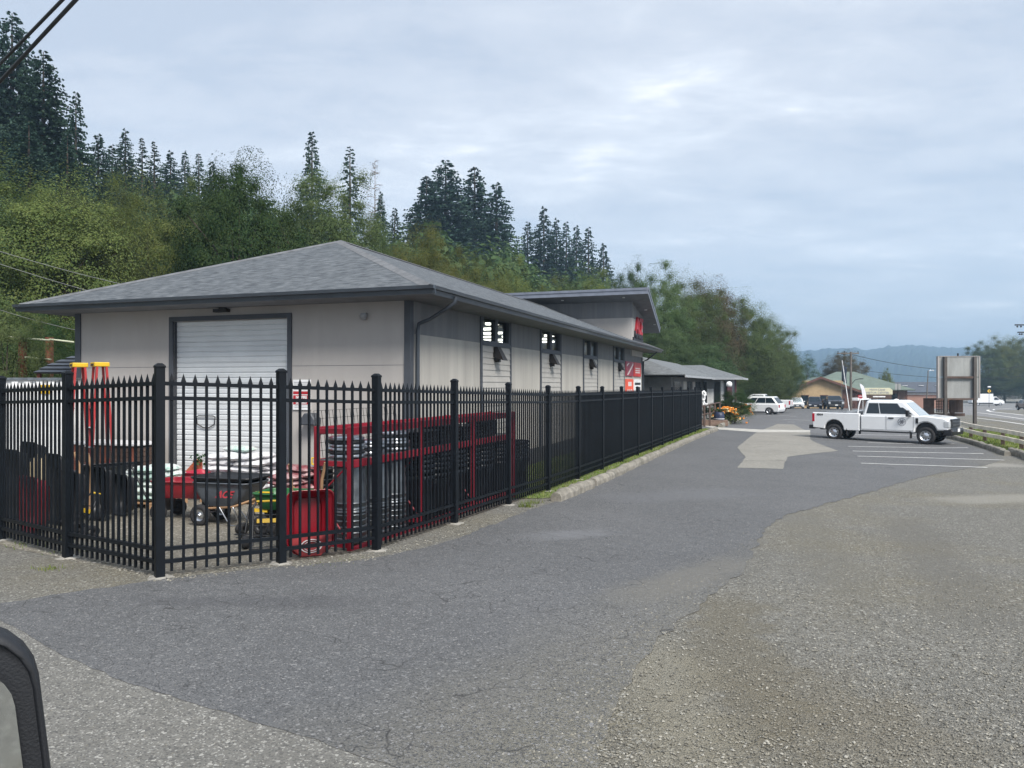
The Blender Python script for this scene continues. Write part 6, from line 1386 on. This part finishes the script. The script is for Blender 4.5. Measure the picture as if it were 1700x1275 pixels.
def pallet(loc, rz, label, w_=1.2, d_=1.0):
    t = thing('pallet', label, 'pallet', loc, rz)
    for k in range(7): q = MB(); y = -d_ / 2 + .05 + k * (d_ - .1) / 6; q.b2((-w_ / 2, y - .045, .10), (w_ / 2, y + .045, .12)); q.build('deck_board', M['wood'], t)
    for x in (-w_ / 2 + .05, 0, w_ / 2 - .05): q = MB(); q.b2((x - .045, -d_ / 2, 0), (x + .045, d_ / 2, .1)); q.build('bearer', M['wood'], t)
rs_ = random.Random(42)
def GD(px, d): x = (px - CX) / F * d; return Vector((x, d, g(x, d)))
def stack(px, d, rz, cols, rows, layers, kind, label, group, pal, dx=.58, dy=.42, h=.108, drop=0):
    p = GD(px, d); pallet(p, rz, pal, dx * cols + .1, dy * rows + .1); c_, s_ = math.cos(rz), math.sin(rz); k = 0
    for l in range(layers):
        for i in range(cols):
            for j in range(rows):
                if l >= layers - drop and rs_.random() < .5: continue
                x = (i - (cols - 1) / 2) * dx + rs_.uniform(-.03, .03) + (.04 if l % 2 else -.04); y = (j - (rows - 1) / 2) * dy + rs_.uniform(-.03, .03)
                k += 1; kk = kind if (l < layers - 1 or kind != 'bag_white') else ('bag_green' if rs_.random() < .6 else kind); sack(kk, (p.x + c_ * x - s_ * y, p.y + s_ * x + c_ * y, p.z + .12 + l * h), rz + rs_.uniform(-.12, .12) + (math.pi if rs_.random() < .5 else 0), label if kk == kind else 'green printed sack on top of the tall white pile before the door', group, k, rs_.uniform(-.05, .05))
stack(404, 14.9, R(-19), 2, 2, 8, 'bag_white', 'white plastic sack in the tall pile before the roll-up door', 'white sacks piled before the roll-up door', 'wooden pallet under the tall white sack pile', .58, .42, .113, 1)
stack(242, 14.3, R(-19), 2, 2, 5, 'bag_green', 'white sack with green print in the lower pile left of the door', 'green printed sacks piled left of the door', 'wooden pallet under the green printed sacks', .5, .42, .125, 1)
stack(487, 14.6, R(-19), 1, 2, 5, 'bag_red', 'dark red sack in the small pile right of the door', 'dark red sacks right of the door', 'wooden pallet under the dark red sacks', .5, .42, .11, 1)
# wheelbarrow in working position: handles toward -x, wheels in front
def barrow(label, loc, rz, tray, mark=False, two=True, extra=False):
    t = thing('wheelbarrow', label, 'wheelbarrow', loc, rz); q = MB(); shell(q, (.26, .20, .06), (.50, .33, -.02), .30, .66); tr = q.build('tray', M[tray], t)
    if extra: q = MB(); shell(q, (.30, .22, .06), (.53, .36, -.04), .60, .74); q.build('stacked_tray', M['plastic_black'], t)
    for s_ in ((-1, 1) if two else (0,)): small_wheel(t, .34, s_ * .27, .165, .1)
    for s_ in (-1, 1):
        q = MB(); q.tube([(.42, s_ * .17, .24), (-.2, s_ * .2, .30), (-.95, s_ * .3, .56)], .02, 8); q.build('handle', M['wood'], t)
        q = MB(); q.tube([(-.2, s_ * .22, .30), (-.34, s_ * .24, .02), (-.16, s_ * .24, .02), (.05, s_ * .2, .28)], .014, 6); q.build('leg', M['steel'], t)
        q = MB(); q.tube([(.34, s_ * .2, .165), (.2, s_ * .2, .40)], .014, 6); q.build('brace', M['steel'], t)
    q = MB(); q.cyl((.34, -.3, .165), (.34, .3, .165), .014, n=8); q.build('axle', M['steel'], t)
    if mark: text('ACE', .14, mat('dull_red_print', (.3, .02, .03), .6), tr, (-.12, -.325, .50), (R(72), 0, 0), ext=.002, shear=.3, bold=.004)
    return t
p = G(372, 874); barrow('grey steel wheelbarrow with a black tray on top and red lettering on its side', (p.x + .0, p.y + .25, p.z), R(166), 'grey_tray', False, True, True)
wb_ = [o for o in bpy.data.objects if o.get('label', '').startswith('grey steel wheelbarrow')][0]
text('ACE', .15, mat('dull_red_print', (.3, .02, .03), .6), wb_, (-.12, .33, .50), (R(72), 0, R(180)), ext=.003, shear=.3, bold=.004)
# red poly cart with four wheels
def cart(label, loc, rz, m, hh=.26):
    t = thing('garden_cart', label, 'cart', loc, rz); q = MB(); shell(q, (.42, .22, 0), (.52, .31, 0), .36, .36 + hh); q.build('tray', M[m], t)
    for x in (-.36, .36):
        for y in (-.27, .27): small_wheel(t, x, y, .14, .09, 'plastic_black')
        q = MB(); q.cyl((x, -.3, .14), (x, .3, .14), .015, n=8).b2((x - .03, -.15, .14), (x + .03, .15, .37)); q.build('axle', M['plastic_black'], t)
    q = MB(); q.tube([(.4, 0, .25), (.75, 0, .3), (1.05, 0, .85)], .018, 6).tube([(1.05, -.14, .85), (1.05, .14, .85)], .02, 6); q.build('handle', M['plastic_black'], t); return t
p = G(300, 866); cart('red garden cart with black wheels beside the white sacks', (p.x, p.y + .3, p.z), R(170), 'red_tray')
p = G(352, 832); o = MB(); shell(o, (.26, .2, 0), (.46, .32, 0), .0, .26); t = o.build('barrow_tray', M['pink_red'], None, (p.x, p.y, p.z + .30), R(-15)); tag(t, 'bright faded red loose tray lying behind the grey wheelbarrow', 'tray')
p = G(450, 902); cart('green garden cart behind the fence left of the upright red tray', (p.x + .1, p.y + .75, p.z + .0), R(-12), 'green', .22)
# hand trucks, black with yellow grips
def handtruck(label, loc, rz, lean=-14, sc=.66):
    t = thing('hand_truck', label, 'hand truck', loc, rz); t.scale = (1, 1, sc)
    A_ = Matrix.Rotation(R(lean), 4, 'X'); q = MB()
    for s_ in (-1, 1): q.tube([(s_ * .17, 0, .06), (s_ * .17, 0, .8), (s_ * .13, .03, .92)], .016, 8, M=A_)
    for z in (.25, .45, .65): q.tube([(-.17, 0, z), (.17, 0, z)], .012, 6, M=A_)
    q.b2((-.2, -.24, .03), (.2, 0, .045), M=A_); q.build('frame', M['plastic_black'], t)
    q = MB(); q.tube([(-.13, .03, .92), (.13, .03, .92)], .022, 8, M=A_); q.build('grip', M['yellow'], t)
    q = MB(); q.b2((-.12, -.02, .5), (.12, .03, .58), M=A_); q.build('badge', M['yellow'], t)
    for s_ in (-1, 1):
        q = MB(); T = Matrix.Translation((s_ * .25, .08, .13)) @ Matrix.Rotation(R(90), 4, 'Y'); q.lathe([(.05, -.05), (.11, -.05), (.13, -.02), (.13, .02), (.11, .05), (.05, .05), (.05, -.05)], 18, 0, T); q.build('wheel', M['rubber'], t)
p = G(440, 914); handtruck('black hand truck with yellow grip nearest the second fence post', (p.x - .02, p.y + .1, p.z), R(15))
p = G(412, 897); handtruck('black hand truck with yellow grip behind the nearer one', (p.x, p.y + .3, p.z), R(-10))
# upright red wheelbarrow tray, round nose down, wooden handles up
def upright(label, loc, rz, m, logo=True, handles=True, h=.80, w_=.56):
    t = thing('wheelbarrow', label, 'wheelbarrow', loc, rz); q = MB(); n = 16; outl = []
    rings = []
    def outline(k, y):
        hw_, r_ = w_ / 2 - k, .09; o = []
        for a0, cx_, cz_ in ((0, hw_ - r_, h - r_ - k), (90, -hw_ + r_, h - r_ - k)):
            for j in range(5): a = R(a0 + 22.5 * j); o.append((cx_ + r_ * math.cos(a), y, cz_ + r_ * math.sin(a)))
        for j in range(9): a = R(180 + 22.5 * j); o.append(((hw_) * math.cos(a), y, .2 + k * .3 + (.2 - k * .7) * math.sin(a)))
        return o
    q.loft([outline(.0, 0), outline(-.012, -.01), outline(-.012, .012), outline(.02, .012), outline(.05, .16), outline(.12, .22), outline(.1, .20), outline(.045, .14), outline(.012, .0)], 0, None, True, caps=False)
    o1 = outline(.12, .22); q.add(o1, [tuple(range(len(o1)))], 0)
    tr = q.build('tray', M[m], t)
    if handles:
        for s_ in (-1, 1): q = MB(); q.tube([(s_ * .16, .26, .25), (s_ * .19, .27, .9), (s_ * .22, .2, 1.12)], .021, 8); q.build('handle', M['wood'], t)
    if logo:
        q = MB(); T = Matrix.Translation((0, -.035, .13)) @ Matrix.Rotation(R(90), 4, 'X'); T = T @ Matrix.Diagonal((1.55, 1, 1, 1)); q.lathe([(.085, 0), (.085, .01), (.075, .01), (.075, 0)], 24, 0, T); q.lathe([(.06, 0), (.06, .01), (.055, .01), (.055, 0)], 24, 0, T); q.build('emblem', M['white'], t)
        q = MB(); q.prism([(-w_ / 2 + .02, .28), (-w_ / 2 + .03, .12), (-.12, -.0), (.12, .0), (w_ / 2 - .03, .12), (w_ / 2 - .02, .28)], -.035, .0, bev=.012); q.build('nose_plate', mat('faded_red_steel', (.33, .045, .05), .35), t)
    return t
p = G(510, 928); upright('red wheelbarrow stood on its nose against the fence, round emblem below', (p.x + .0, p.y + .16, p.z + .0), R(25), 'red_tray')
p = G(36, 889); upright('bright red wheelbarrow stood upright behind the left fence', (p.x, p.y + .15, p.z), R(-36), 'red_tray', False, False, .82, .62)
# black barrows nested and stood on end
for k, (px, py, dz, hd, lab) in enumerate(((92, 882, .9, .9, 'black wheelbarrow stood on end beside the bright red one'), (140, 870, .95, 1.0, 'black wheelbarrow stood on end, middle of three black ones'), (72, 872, 1.05, 1.1, 'black wheelbarrow stood on end behind the bright red one'))):
    p = G(px, py); upright(lab, (p.x, p.y + .3, p.z), R(-36 + 6 * k), 'plastic_black', False, k == 0, .86, .6)
for px, py, rz, lab in ((178, 836, 40, 'black wheelbarrow with tray tipped toward the sacks'), (150, 850, 60, 'black wheelbarrow tilted behind the second fence post from the corner')):
    p = G(px, py); t = barrow(lab, (p.x, p.y + .2, p.z + .03), R(rz), 'plastic_black', False, False); t.rotation_euler.x = R(-12)
for px, d_, h_, lab in ((18, 12.2, 1.15, 'tall black tray stood on end nearest the left edge'), (48, 12.6, 1.25, 'tall black tray stood on end before the white container'), (86, 12.0, 1.1, 'tall black tray stood on end next to the second fence post'), (196, 12.9, .7, 'short black tray stood on end before the green printed sacks')):
    p = GD(px, d_); upright(lab, (p.x, p.y, p.z), R(-36), 'plastic_black', False, False, h_, .62)
t = thing('stake_bundle', 'pale wooden stakes standing among the black wheelbarrows', 'stakes', GD(62, 11.7))
for k in range(6): q = MB(); x = k * .05 - .12; q.b2((x - .014, -.014 + .03 * (k % 2), 0), (x + .014, .014 + .03 * (k % 2), 1.0 + .06 * (k % 3))); q.build('stake', mat('pale_stake', (.5, .42, .28), .8) if k == 0 else bpy.data.materials['pale_stake'], t)
p = G(100, 900); handtruck('black hand truck tangled among the black wheelbarrows', (p.x, p.y + .4, p.z), R(-40))
# red stepladders
def ladder(label, px, d, ytop, lean, rz, H_=2.4):
    x = (px - CX) / F * d; t = thing('stepladder', label, 'ladder', (x, d, g(x, d)), rz); h = CAMZ + (CY - ytop) / F * d - g(x, d); q = None
    for y0, nm in ((-.12, 'front'), (.12, 'back')):
        for s_ in (-1, 1):
            q = MB(); q.loft([[(s_ * w_ - .03, y - .02, z), (s_ * w_ + .03, y - .02, z), (s_ * w_ + .03, y + .02, z), (s_ * w_ - .03, y + .02, z)] for w_, y, z in ((.24, y0 * 2.0, 0), (.15, y0 * .7, h - .06))]); q.build('rail', M['orange_red'], t)
    for k in range(6):
        u = (k + .6) / 7; w_ = .24 - .09 * u; q = MB(); q.b2((-w_, -.26 + .18 * u - .045, h * u), (w_, -.26 + .18 * u + .045, h * u + .025)); q.build('step', M['steel'], t)
    q = MB(); q.b2((-.19, -.14, h - .09), (.19, .14, h)); q.build('top_cap', M['yellow'], t, bevel=.015)
    q = MB(); q.b2((-.12, -.143, h - .07), (.12, -.1405, h - .03)); q.build('print', M['ink'], t)
M['orange_red'] = mat('red_fibreglass', (.34, .025, .025), .45)
ladder('red stepladder with yellow cap, left one of two against the store corner', 131, 15.6, 602.5, 0, R(-52)); ladder('red stepladder with yellow cap, right one standing before the grey wall', 166, 15.6, 601.5, 0, R(-50))
# brown slatted stack with pale capping against the wall
p = BL(-6.75, -.6); q = MB(); t = thing('paving_stack', 'dark brown slatted stack with pale cover against the front wall', 'stack', (p.x, p.y, g(p.x, p.y)), BANG)
for i in range(2):
    for k in range(8): q.b2((-.85 + i * .87, -.35, .14 + k * .105), (-.02 + i * .87, .35, .235 + k * .105))
q.build('boards', M['wood_dark'], t); q = MB()
for x in (-.8, -.43, -.06, .06, .43, .8): q.b2((x - .02, -.37, .1), (x + .02, -.35, 1.0))
q.build('strap', M['rust'], t); q = MB(); q.b2((-.9, -.4, 1.0), (.9, .4, 1.06)); q.build('cover', M['bag_white'], t, bevel=.015); q = MB(); q.b2((-.9, -.4, 0), (.9, .4, .13)); q.build('base', M['wood'], t)
# terracotta board and small plant by the door
p = GD(312, 15.6); t = thing('plant_stand', 'orange-red sloping stand with low boards by the roll-up door', 'stand', (p.x, p.y + .3, p.z), R(-10)); q = MB(); q.prism([(-.35, .3), (.18, .36), (.18, .72), (.05, .72)], -.02, .02); q.build('panel', mat('terracotta', (.42, .1, .05), .7), t)
q = MB(); q.b2((-.45, -.2, .2), (.45, .2, .25)).b2((-.45, -.2, .32), (.45, -.17, .36)); q.build('shelf', mat('terracotta_dark', (.28, .07, .04), .7), t)
for x in (-.4, .4): q = MB(); q.b2((x - .03, -.18, 0), (x + .03, .18, .2)); q.build('leg', M['wood'], t)
p = P(330, 768, p.y + .1); t = thing('hanging_plant', 'small dark green plant in front of the roll-up door', 'plant', (p.x, p.y, p.z - .35)); q = MB(); rng = random.Random(6)
for _ in range(70):
    a, e = rng.uniform(0, 6.28), rng.uniform(-.9, 1.2); r = rng.uniform(.03, .17); c_ = Vector((r * math.cos(a) * math.cos(e), r * math.sin(a) * math.cos(e), .42 + r * math.sin(e))); d_ = c_ + Vector((rng.uniform(-.08, .08), rng.uniform(-.08, .08), rng.uniform(-.08, .05))); s_ = Vector((rng.uniform(-.03, .03), 0, rng.uniform(-.03, .03)))
    q.quad(c_, (c_ + d_) / 2 + s_, d_, (c_ + d_) / 2 - s_)
q.build('leaves', LEAF['dark'], t, fix=False); q = MB(); q.lathe([(0, 0), (.09, 0), (.12, .16), (.11, .16), (0, .14)], 14).cyl((0, 0, .14), (0, 0, .42), .012, n=6); q.build('pot', mat('terracotta_pot', (.35, .1, .05), .8), t)
# black tubs stacked by the door
p = GD(521, 14.4); t = thing('tub_stack', 'stack of black tubs right of the roll-up door', 'tubs', (p.x, p.y + .5, p.z))
for k in range(5): q = MB(); q.lathe([(0, .0), (.20, .0), (.25, .2), (.275, .21), (.275, .23), (.24, .23), (.19, .03), (0, .03)], 18, c=(0, 0, k * .10)); q.build('tub', M['plastic_black'], t)
# snow shovels leaning at the rack end
def shovel(label, px, py, rz, tilt, hh=1.0):
    p = G(px, py); t = thing('shovel', label, 'shovel', (p.x, p.y + .3, p.z), rz); t.rotation_euler.x = R(tilt); q = MB(); q.prism([(-.2, 0), (-.2, .3), (-.1, .36), (.1, .36), (.2, .3), (.2, 0)], -.01, .012, bev=.004)
    q.build('blade', M['plastic_black'], t); q = MB(); q.cyl((0, 0, .3), (0, 0, hh), .014, n=8); q.build('shaft', M['wood'], t); q = MB(); q.tube([(-.06, 0, hh), (-.06, 0, hh + .1), (.06, 0, hh + .1), (.06, 0, hh), (-.06, 0, hh)], .014, 6); q.build('grip', M['yellow'], t)
shovel('black shovel with yellow grip, left one beside the red rack', 518, 880, R(20), -10, .95); shovel('black shovel with yellow grip, right one against the red rack', 556, 905, R(5), -8, 1.0)
# red steel rack along the fence with bins and cans
fn = Vector((-.934, .356, 0)); RK = FA + fn * .30
rk = thing('steel_rack', 'long red steel rack standing along the inside of the fence', 'rack', (RK.x, RK.y, g(RK.x, RK.y)), math.atan2(.934, .356))
HRK = 1.60; DW = .50
def rb(nm, lo, hi): q = MB(); q.b2(lo, hi); return q.build(nm, M['red_rack'], rk, bevel=.004)
bx = (-.15, 1.8, 3.75, 5.75)
for x in bx:
    for y in (0, DW):
        rb('upright', (x - .03, y - .03, -.25), (x + .03, y + .03, HRK)); 
    for z in (.08, 1.12, HRK - .06): rb('end_beam', (x - .02, .03, z - .035), (x + .02, DW - .03, z + .035))
    q = MB(); q.tube([(x, .03, .12), (x, DW - .03, .7)], .012, 6).tube([(x, DW - .03, .7), (x, .03, 1.1)], .012, 6); q.build('brace', M['red_rack'], rk)
for a, b_ in zip(bx, bx[1:]):
    for y in (0, DW):
        for z in (.0, 1.12, HRK - .06): rb('beam', (a + .03, y - .022, z - .05), (b_ - .03, y + .022, z + .05))
    q = MB(); q.b2((a, .03, 1.15), (b_, DW - .03, 1.165)); q.build('shelf', M['galv'], rk)
RL = lambda x, y, z=0: rk.location + Vector((.356, .934, 0)) * x + fn * y + Vector((0, 0, z - .06 * (1 - 1)))
def gz(x, y): p = RL(x, y); return Vector((p.x, p.y, g(p.x, p.y)))
def galv_can(q, z, s_=1.0, inv=False):
    pr = [(.0, .0), (.2, 0), (.205, .03), (.19, .04)] + [(.192 + .028 * k / 12 + (.004 if k % 3 == 0 else 0), .04 + .6 * k / 12) for k in range(13)] + [(.232, .65), (.232, .67), (.22, .67)]
    if inv: pr = [(r, .67 - zz_) for r, zz_ in pr[::-1]]
    q.lathe([(r * s_, zz_ * s_ + z) for r, zz_ in pr], 24)
for i, (x, y) in enumerate(((.25, .26), (.86, .26), (1.35, .25))):
    t = thing('galvanised_can', ['stack of ridged galvanised cans behind the front red rack post', 'stack of galvanised cans second from the rack end', 'stack of galvanised cans third from the rack end'][i], 'metal bin', gz(x, y) + Vector((0, 0, .05)), .4 * i, 'galvanised cans in the red rack')
    for k in range(7):
        q = MB(); q.lathe([(.205, .0), (.225, .012), (.222, .05), (.232, .055), (.232, .075), (.21, .075)], 24, c=(0, 0, k * .078)); q.build('nested_rim', M['galv'], t)
    q = MB(); galv_can(q, .40, 1.0, True); q.build('can', M['galv'], t)
lt0 = 0
for i, (x, n_) in enumerate(((.15, 3), (.7, 2), (1.4, 3))):
    t = thing('bin_lid_stack', ['pile of silver bin lids on the near end of the rack shelf', 'second pile of silver bin lids on the rack shelf', 'third pile of silver bin lids on the rack shelf'][i], 'lids', gz(x, .25) + Vector((0, 0, 1.19 - (g(*gz(x, .25)[:2]) - rk.location.z))), 0, 'bin lids on the rack shelf')
    for k in range(n_ * 2): q = MB(); q.lathe([(.24, 0), (.245, .03), (.2, .045), (.06, .06), (.0, .06)], 22, c=(rs_.uniform(-.02, .02), 0, k * .045)); q.build('lid', M['steel'] if k % 3 != 1 else M['plastic_black'], t)
proto = None
def bin_mesh(t):
    q = MB(); pr = [(0, 0), (.2, 0), (.215, .05), (.26, .66), (.29, .68), (.29, .74), (.265, .74), (.25, .7), (.205, .06), (0, .05)]; q.lathe(pr, 20); 
    for k in range(12): a = 6.283 * k / 12; q.box((math.cos(a) * .235, math.sin(a) * .235, .34), (.02, .02, .6), rz=a)
    q.build('body', M['bin_black'], t)
    for k in range(4): q = MB(); q.lathe([(.265, 0), (.292, .01), (.292, .06), (.265, .06)], 20, c=(0, 0, .78 + k * .075)); q.build('nested_rim', M['bin_black'], t)
    for s_ in (-1, 1): q = MB(); q.box((s_ * .31, 0, .63), (.06, .1, .06)); q.build('handle', M['bin_black'], t)
blab = ['black ribbed plastic bins stacked right after the galvanised cans', 'second stack of black plastic bins along the red rack', 'third stack of black plastic bins along the red rack', 'fourth stack of black plastic bins in the middle of the red rack', 'black plastic bins just before the red barrow in the rack', 'black plastic bins at the far end of the red rack', 'black plastic bins standing past the rack end on the grass', 'last black plastic bins past the rack, before the bare lawn']
for i, (x, y) in enumerate(((2.15, .26), (2.75, .26), (3.35, .26), (4.0, .26), (4.6, .26), (5.45, .26), (6.15, .3), (6.8, .35))):
    loc = gz(x, y) + Vector((0, 0, .03))
    if proto is None: proto = thing('plastic_bin', blab[0], 'plastic bin', loc, .3, 'black bins along the fence'); bin_mesh(proto); proto['label'] = blab[0]
    else: dup(proto, loc, rs_.uniform(0, 6), blab[i])
for i, (x, n_) in enumerate(((2.2, 4), (3.0, 5), (3.9, 4), (4.7, 5))):
    p = gz(x, .25); p.z = rk.location.z + 1.17; t = thing('crate_stack', ['black trays piled on the rack shelf beside the silver lids', 'taller pile of black trays on the middle rack shelf', 'pile of black trays on the rack shelf past the third post', 'last pile of black trays on the rack shelf'][i], 'trays', p, math.atan2(.934, .356), 'black trays on the rack shelf')
    for k in range(n_): q = MB(); shell(q, (.3, .17, 0), (.34, .2, 0), k * .055, k * .055 + .06); q.build('tray', M['plastic_black'], t)
p = gz(5.05, .28); upright('dark red wheelbarrow tray stood among the black bins in the rack', (p.x, p.y, p.z), math.atan2(.934, .356), 'red_tray', False, False, 1.0, .6)
p = gz(2.0, .1); t = thing('sledge_tool', 'long black-handled tool leaning in the red rack', 'tool', (p.x, p.y, p.z + .02), 0); t.rotation_euler.y = R(-6); q = MB(); q.cyl((0, 0, 0), (0, 0, 1.1), .016, n=8); q.build('handle', M['wood'], t); q = MB(); q.b2((-.05, -.03, .0), (.05, .03, .1)); q.build('head', M['steel'], t)
# wire mesh panel leaning behind the rack
t = thing('mesh_panel', 'thin dark wire mesh panels leaning behind the red rack', 'wire mesh', RL(.3, .75, .0), math.atan2(.934, .356)); q = MB()
for k in range(26): x = k * .09; q.tube([(x, 0, .9), (x, .12, 1.78)], .0035, 4)
for k in range(9): z = .9 + k * .11; q.tube([(0, .12 * k / 8, z), (25 * .09, .12 * k / 8, z)], .0035, 4)
q.build('wires', M['black_metal'], t); q = MB(); q.tube([(0, 0, 0), (0, 0, .9)], .01, 5).tube([(2.25, 0, 0), (2.25, 0, .9)], .01, 5); q.build('leg', M['black_metal'], t)
# left of the store: rust posts with white rails, grey ribbed lid, white container
t = thing('post_rack', 'rust brown posts carrying pale yellow rails left of the store', 'rack'); d = 21.5
def pp(px, py, dd=d): return P(px, py, dd)
for px, yt, dd in ((38, 557, 21.5), (82, 560, 22.5)):
    a = pp(px, yt, dd); q = MB(); q.b2((a.x - .07, a.y - .09, g(a.x, a.y) - .3), (a.x + .07, a.y + .09, a.z)); q.build('post', M['rust'], t)
M['pale_rail'] = mat('pale_yellow_rail', (.5, .52, .38), .6)
for a, b_ in ((pp(14, 559, 21), pp(38, 562.5, 21.35)), (pp(38, 561.5, 21.35), pp(82, 565, 22.3)), (pp(82, 563.5, 22.3), pp(122, 568, 23)), (pp(42, 593, 21.35), pp(84, 597, 22.3))):
    q = MB(); q.cyl(a, b_, .03, n=6); q.build('rail', M['pale_rail'], t)
d = 19.5; a, b_ = pp(62, 620, d), pp(125, 590, d); t = thing('ribbed_lid', 'dark grey ribbed steel canopy left of the store corner', 'canopy', (a.x, d, g(a.x, d)))
q = MB(); w_ = 1.5; z0, z1 = a.z - g(a.x, d), b_.z - g(a.x, d); n = 5; hh = (z1 - z0) / n; M['ribbed'] = mat('blue_grey_ribbed_steel', (.075, .088, .11), .45, .3)
for k in range(n):
    x0_ = .06 * k + .03 * k * k * .6; q.add([(x0_, -.1 + .12 * k, z0 + hh * k), (w_ + .3, -.1 + .12 * k, z0 + hh * k), (w_ + .3, -.04 + .12 * k, z0 + hh * (k + 1)), (x0_ + .08, -.04 + .12 * k, z0 + hh * (k + 1)), (x0_ - .02, -.15 + .12 * k, z0 + hh * k + .035), (w_ + .3, -.15 + .12 * k, z0 + hh * k + .035)], [(4, 5, 2, 3), (0, 1, 5, 4)])
q.add([(0, -.1, z0), (w_ + .3, -.1, z0), (w_ + .3, 1.5, z0), (0, 1.5, z0), (.55, .6, z1), (w_ + .3, .6, z1), (w_ + .3, 1.0, z1), (.55, 1.0, z1)], [(4, 5, 6, 7), (7, 6, 2, 3), (0, 4, 7, 3)]); q.build('roof', M['ribbed'], t)
for x, y in ((.05, 0), (1.7, 0), (.05, 1.4), (1.7, 1.4)): q = MB(); q.b2((x - .04, y - .04, -.2), (x + .04, y + .04, z0)); q.build('leg', M['rust'], t)
d = 17.2; a, b_ = pp(-30, 716, d), pp(112, 627, d); zg = g(a.x, d); t = thing('storage_container', 'white ribbed storage container behind the left fence', 'container', (a.x, d, zg)); q = MB(); L_ = b_.x - a.x; H_ = b_.z - zg
for k in range(14): x = L_ * k / 14; q.b2((x, -.03 if k % 2 else 0, .1), (x + L_ / 14, .9, H_ - .06))
q.build('wall', M['white'], t); q = MB(); q.b2((-.03, -.06, H_ - .06), (L_ + .03, .95, H_)).b2((-.03, -.06, 0), (L_ + .03, .95, .1)); q.build('frame', M['galv'], t)
q = MB(); q.b2((L_ * .70, -.045, H_ - .36), (L_ * .83, -.031, H_ - .16)); q.build('label_plate', M['yellow'], t)
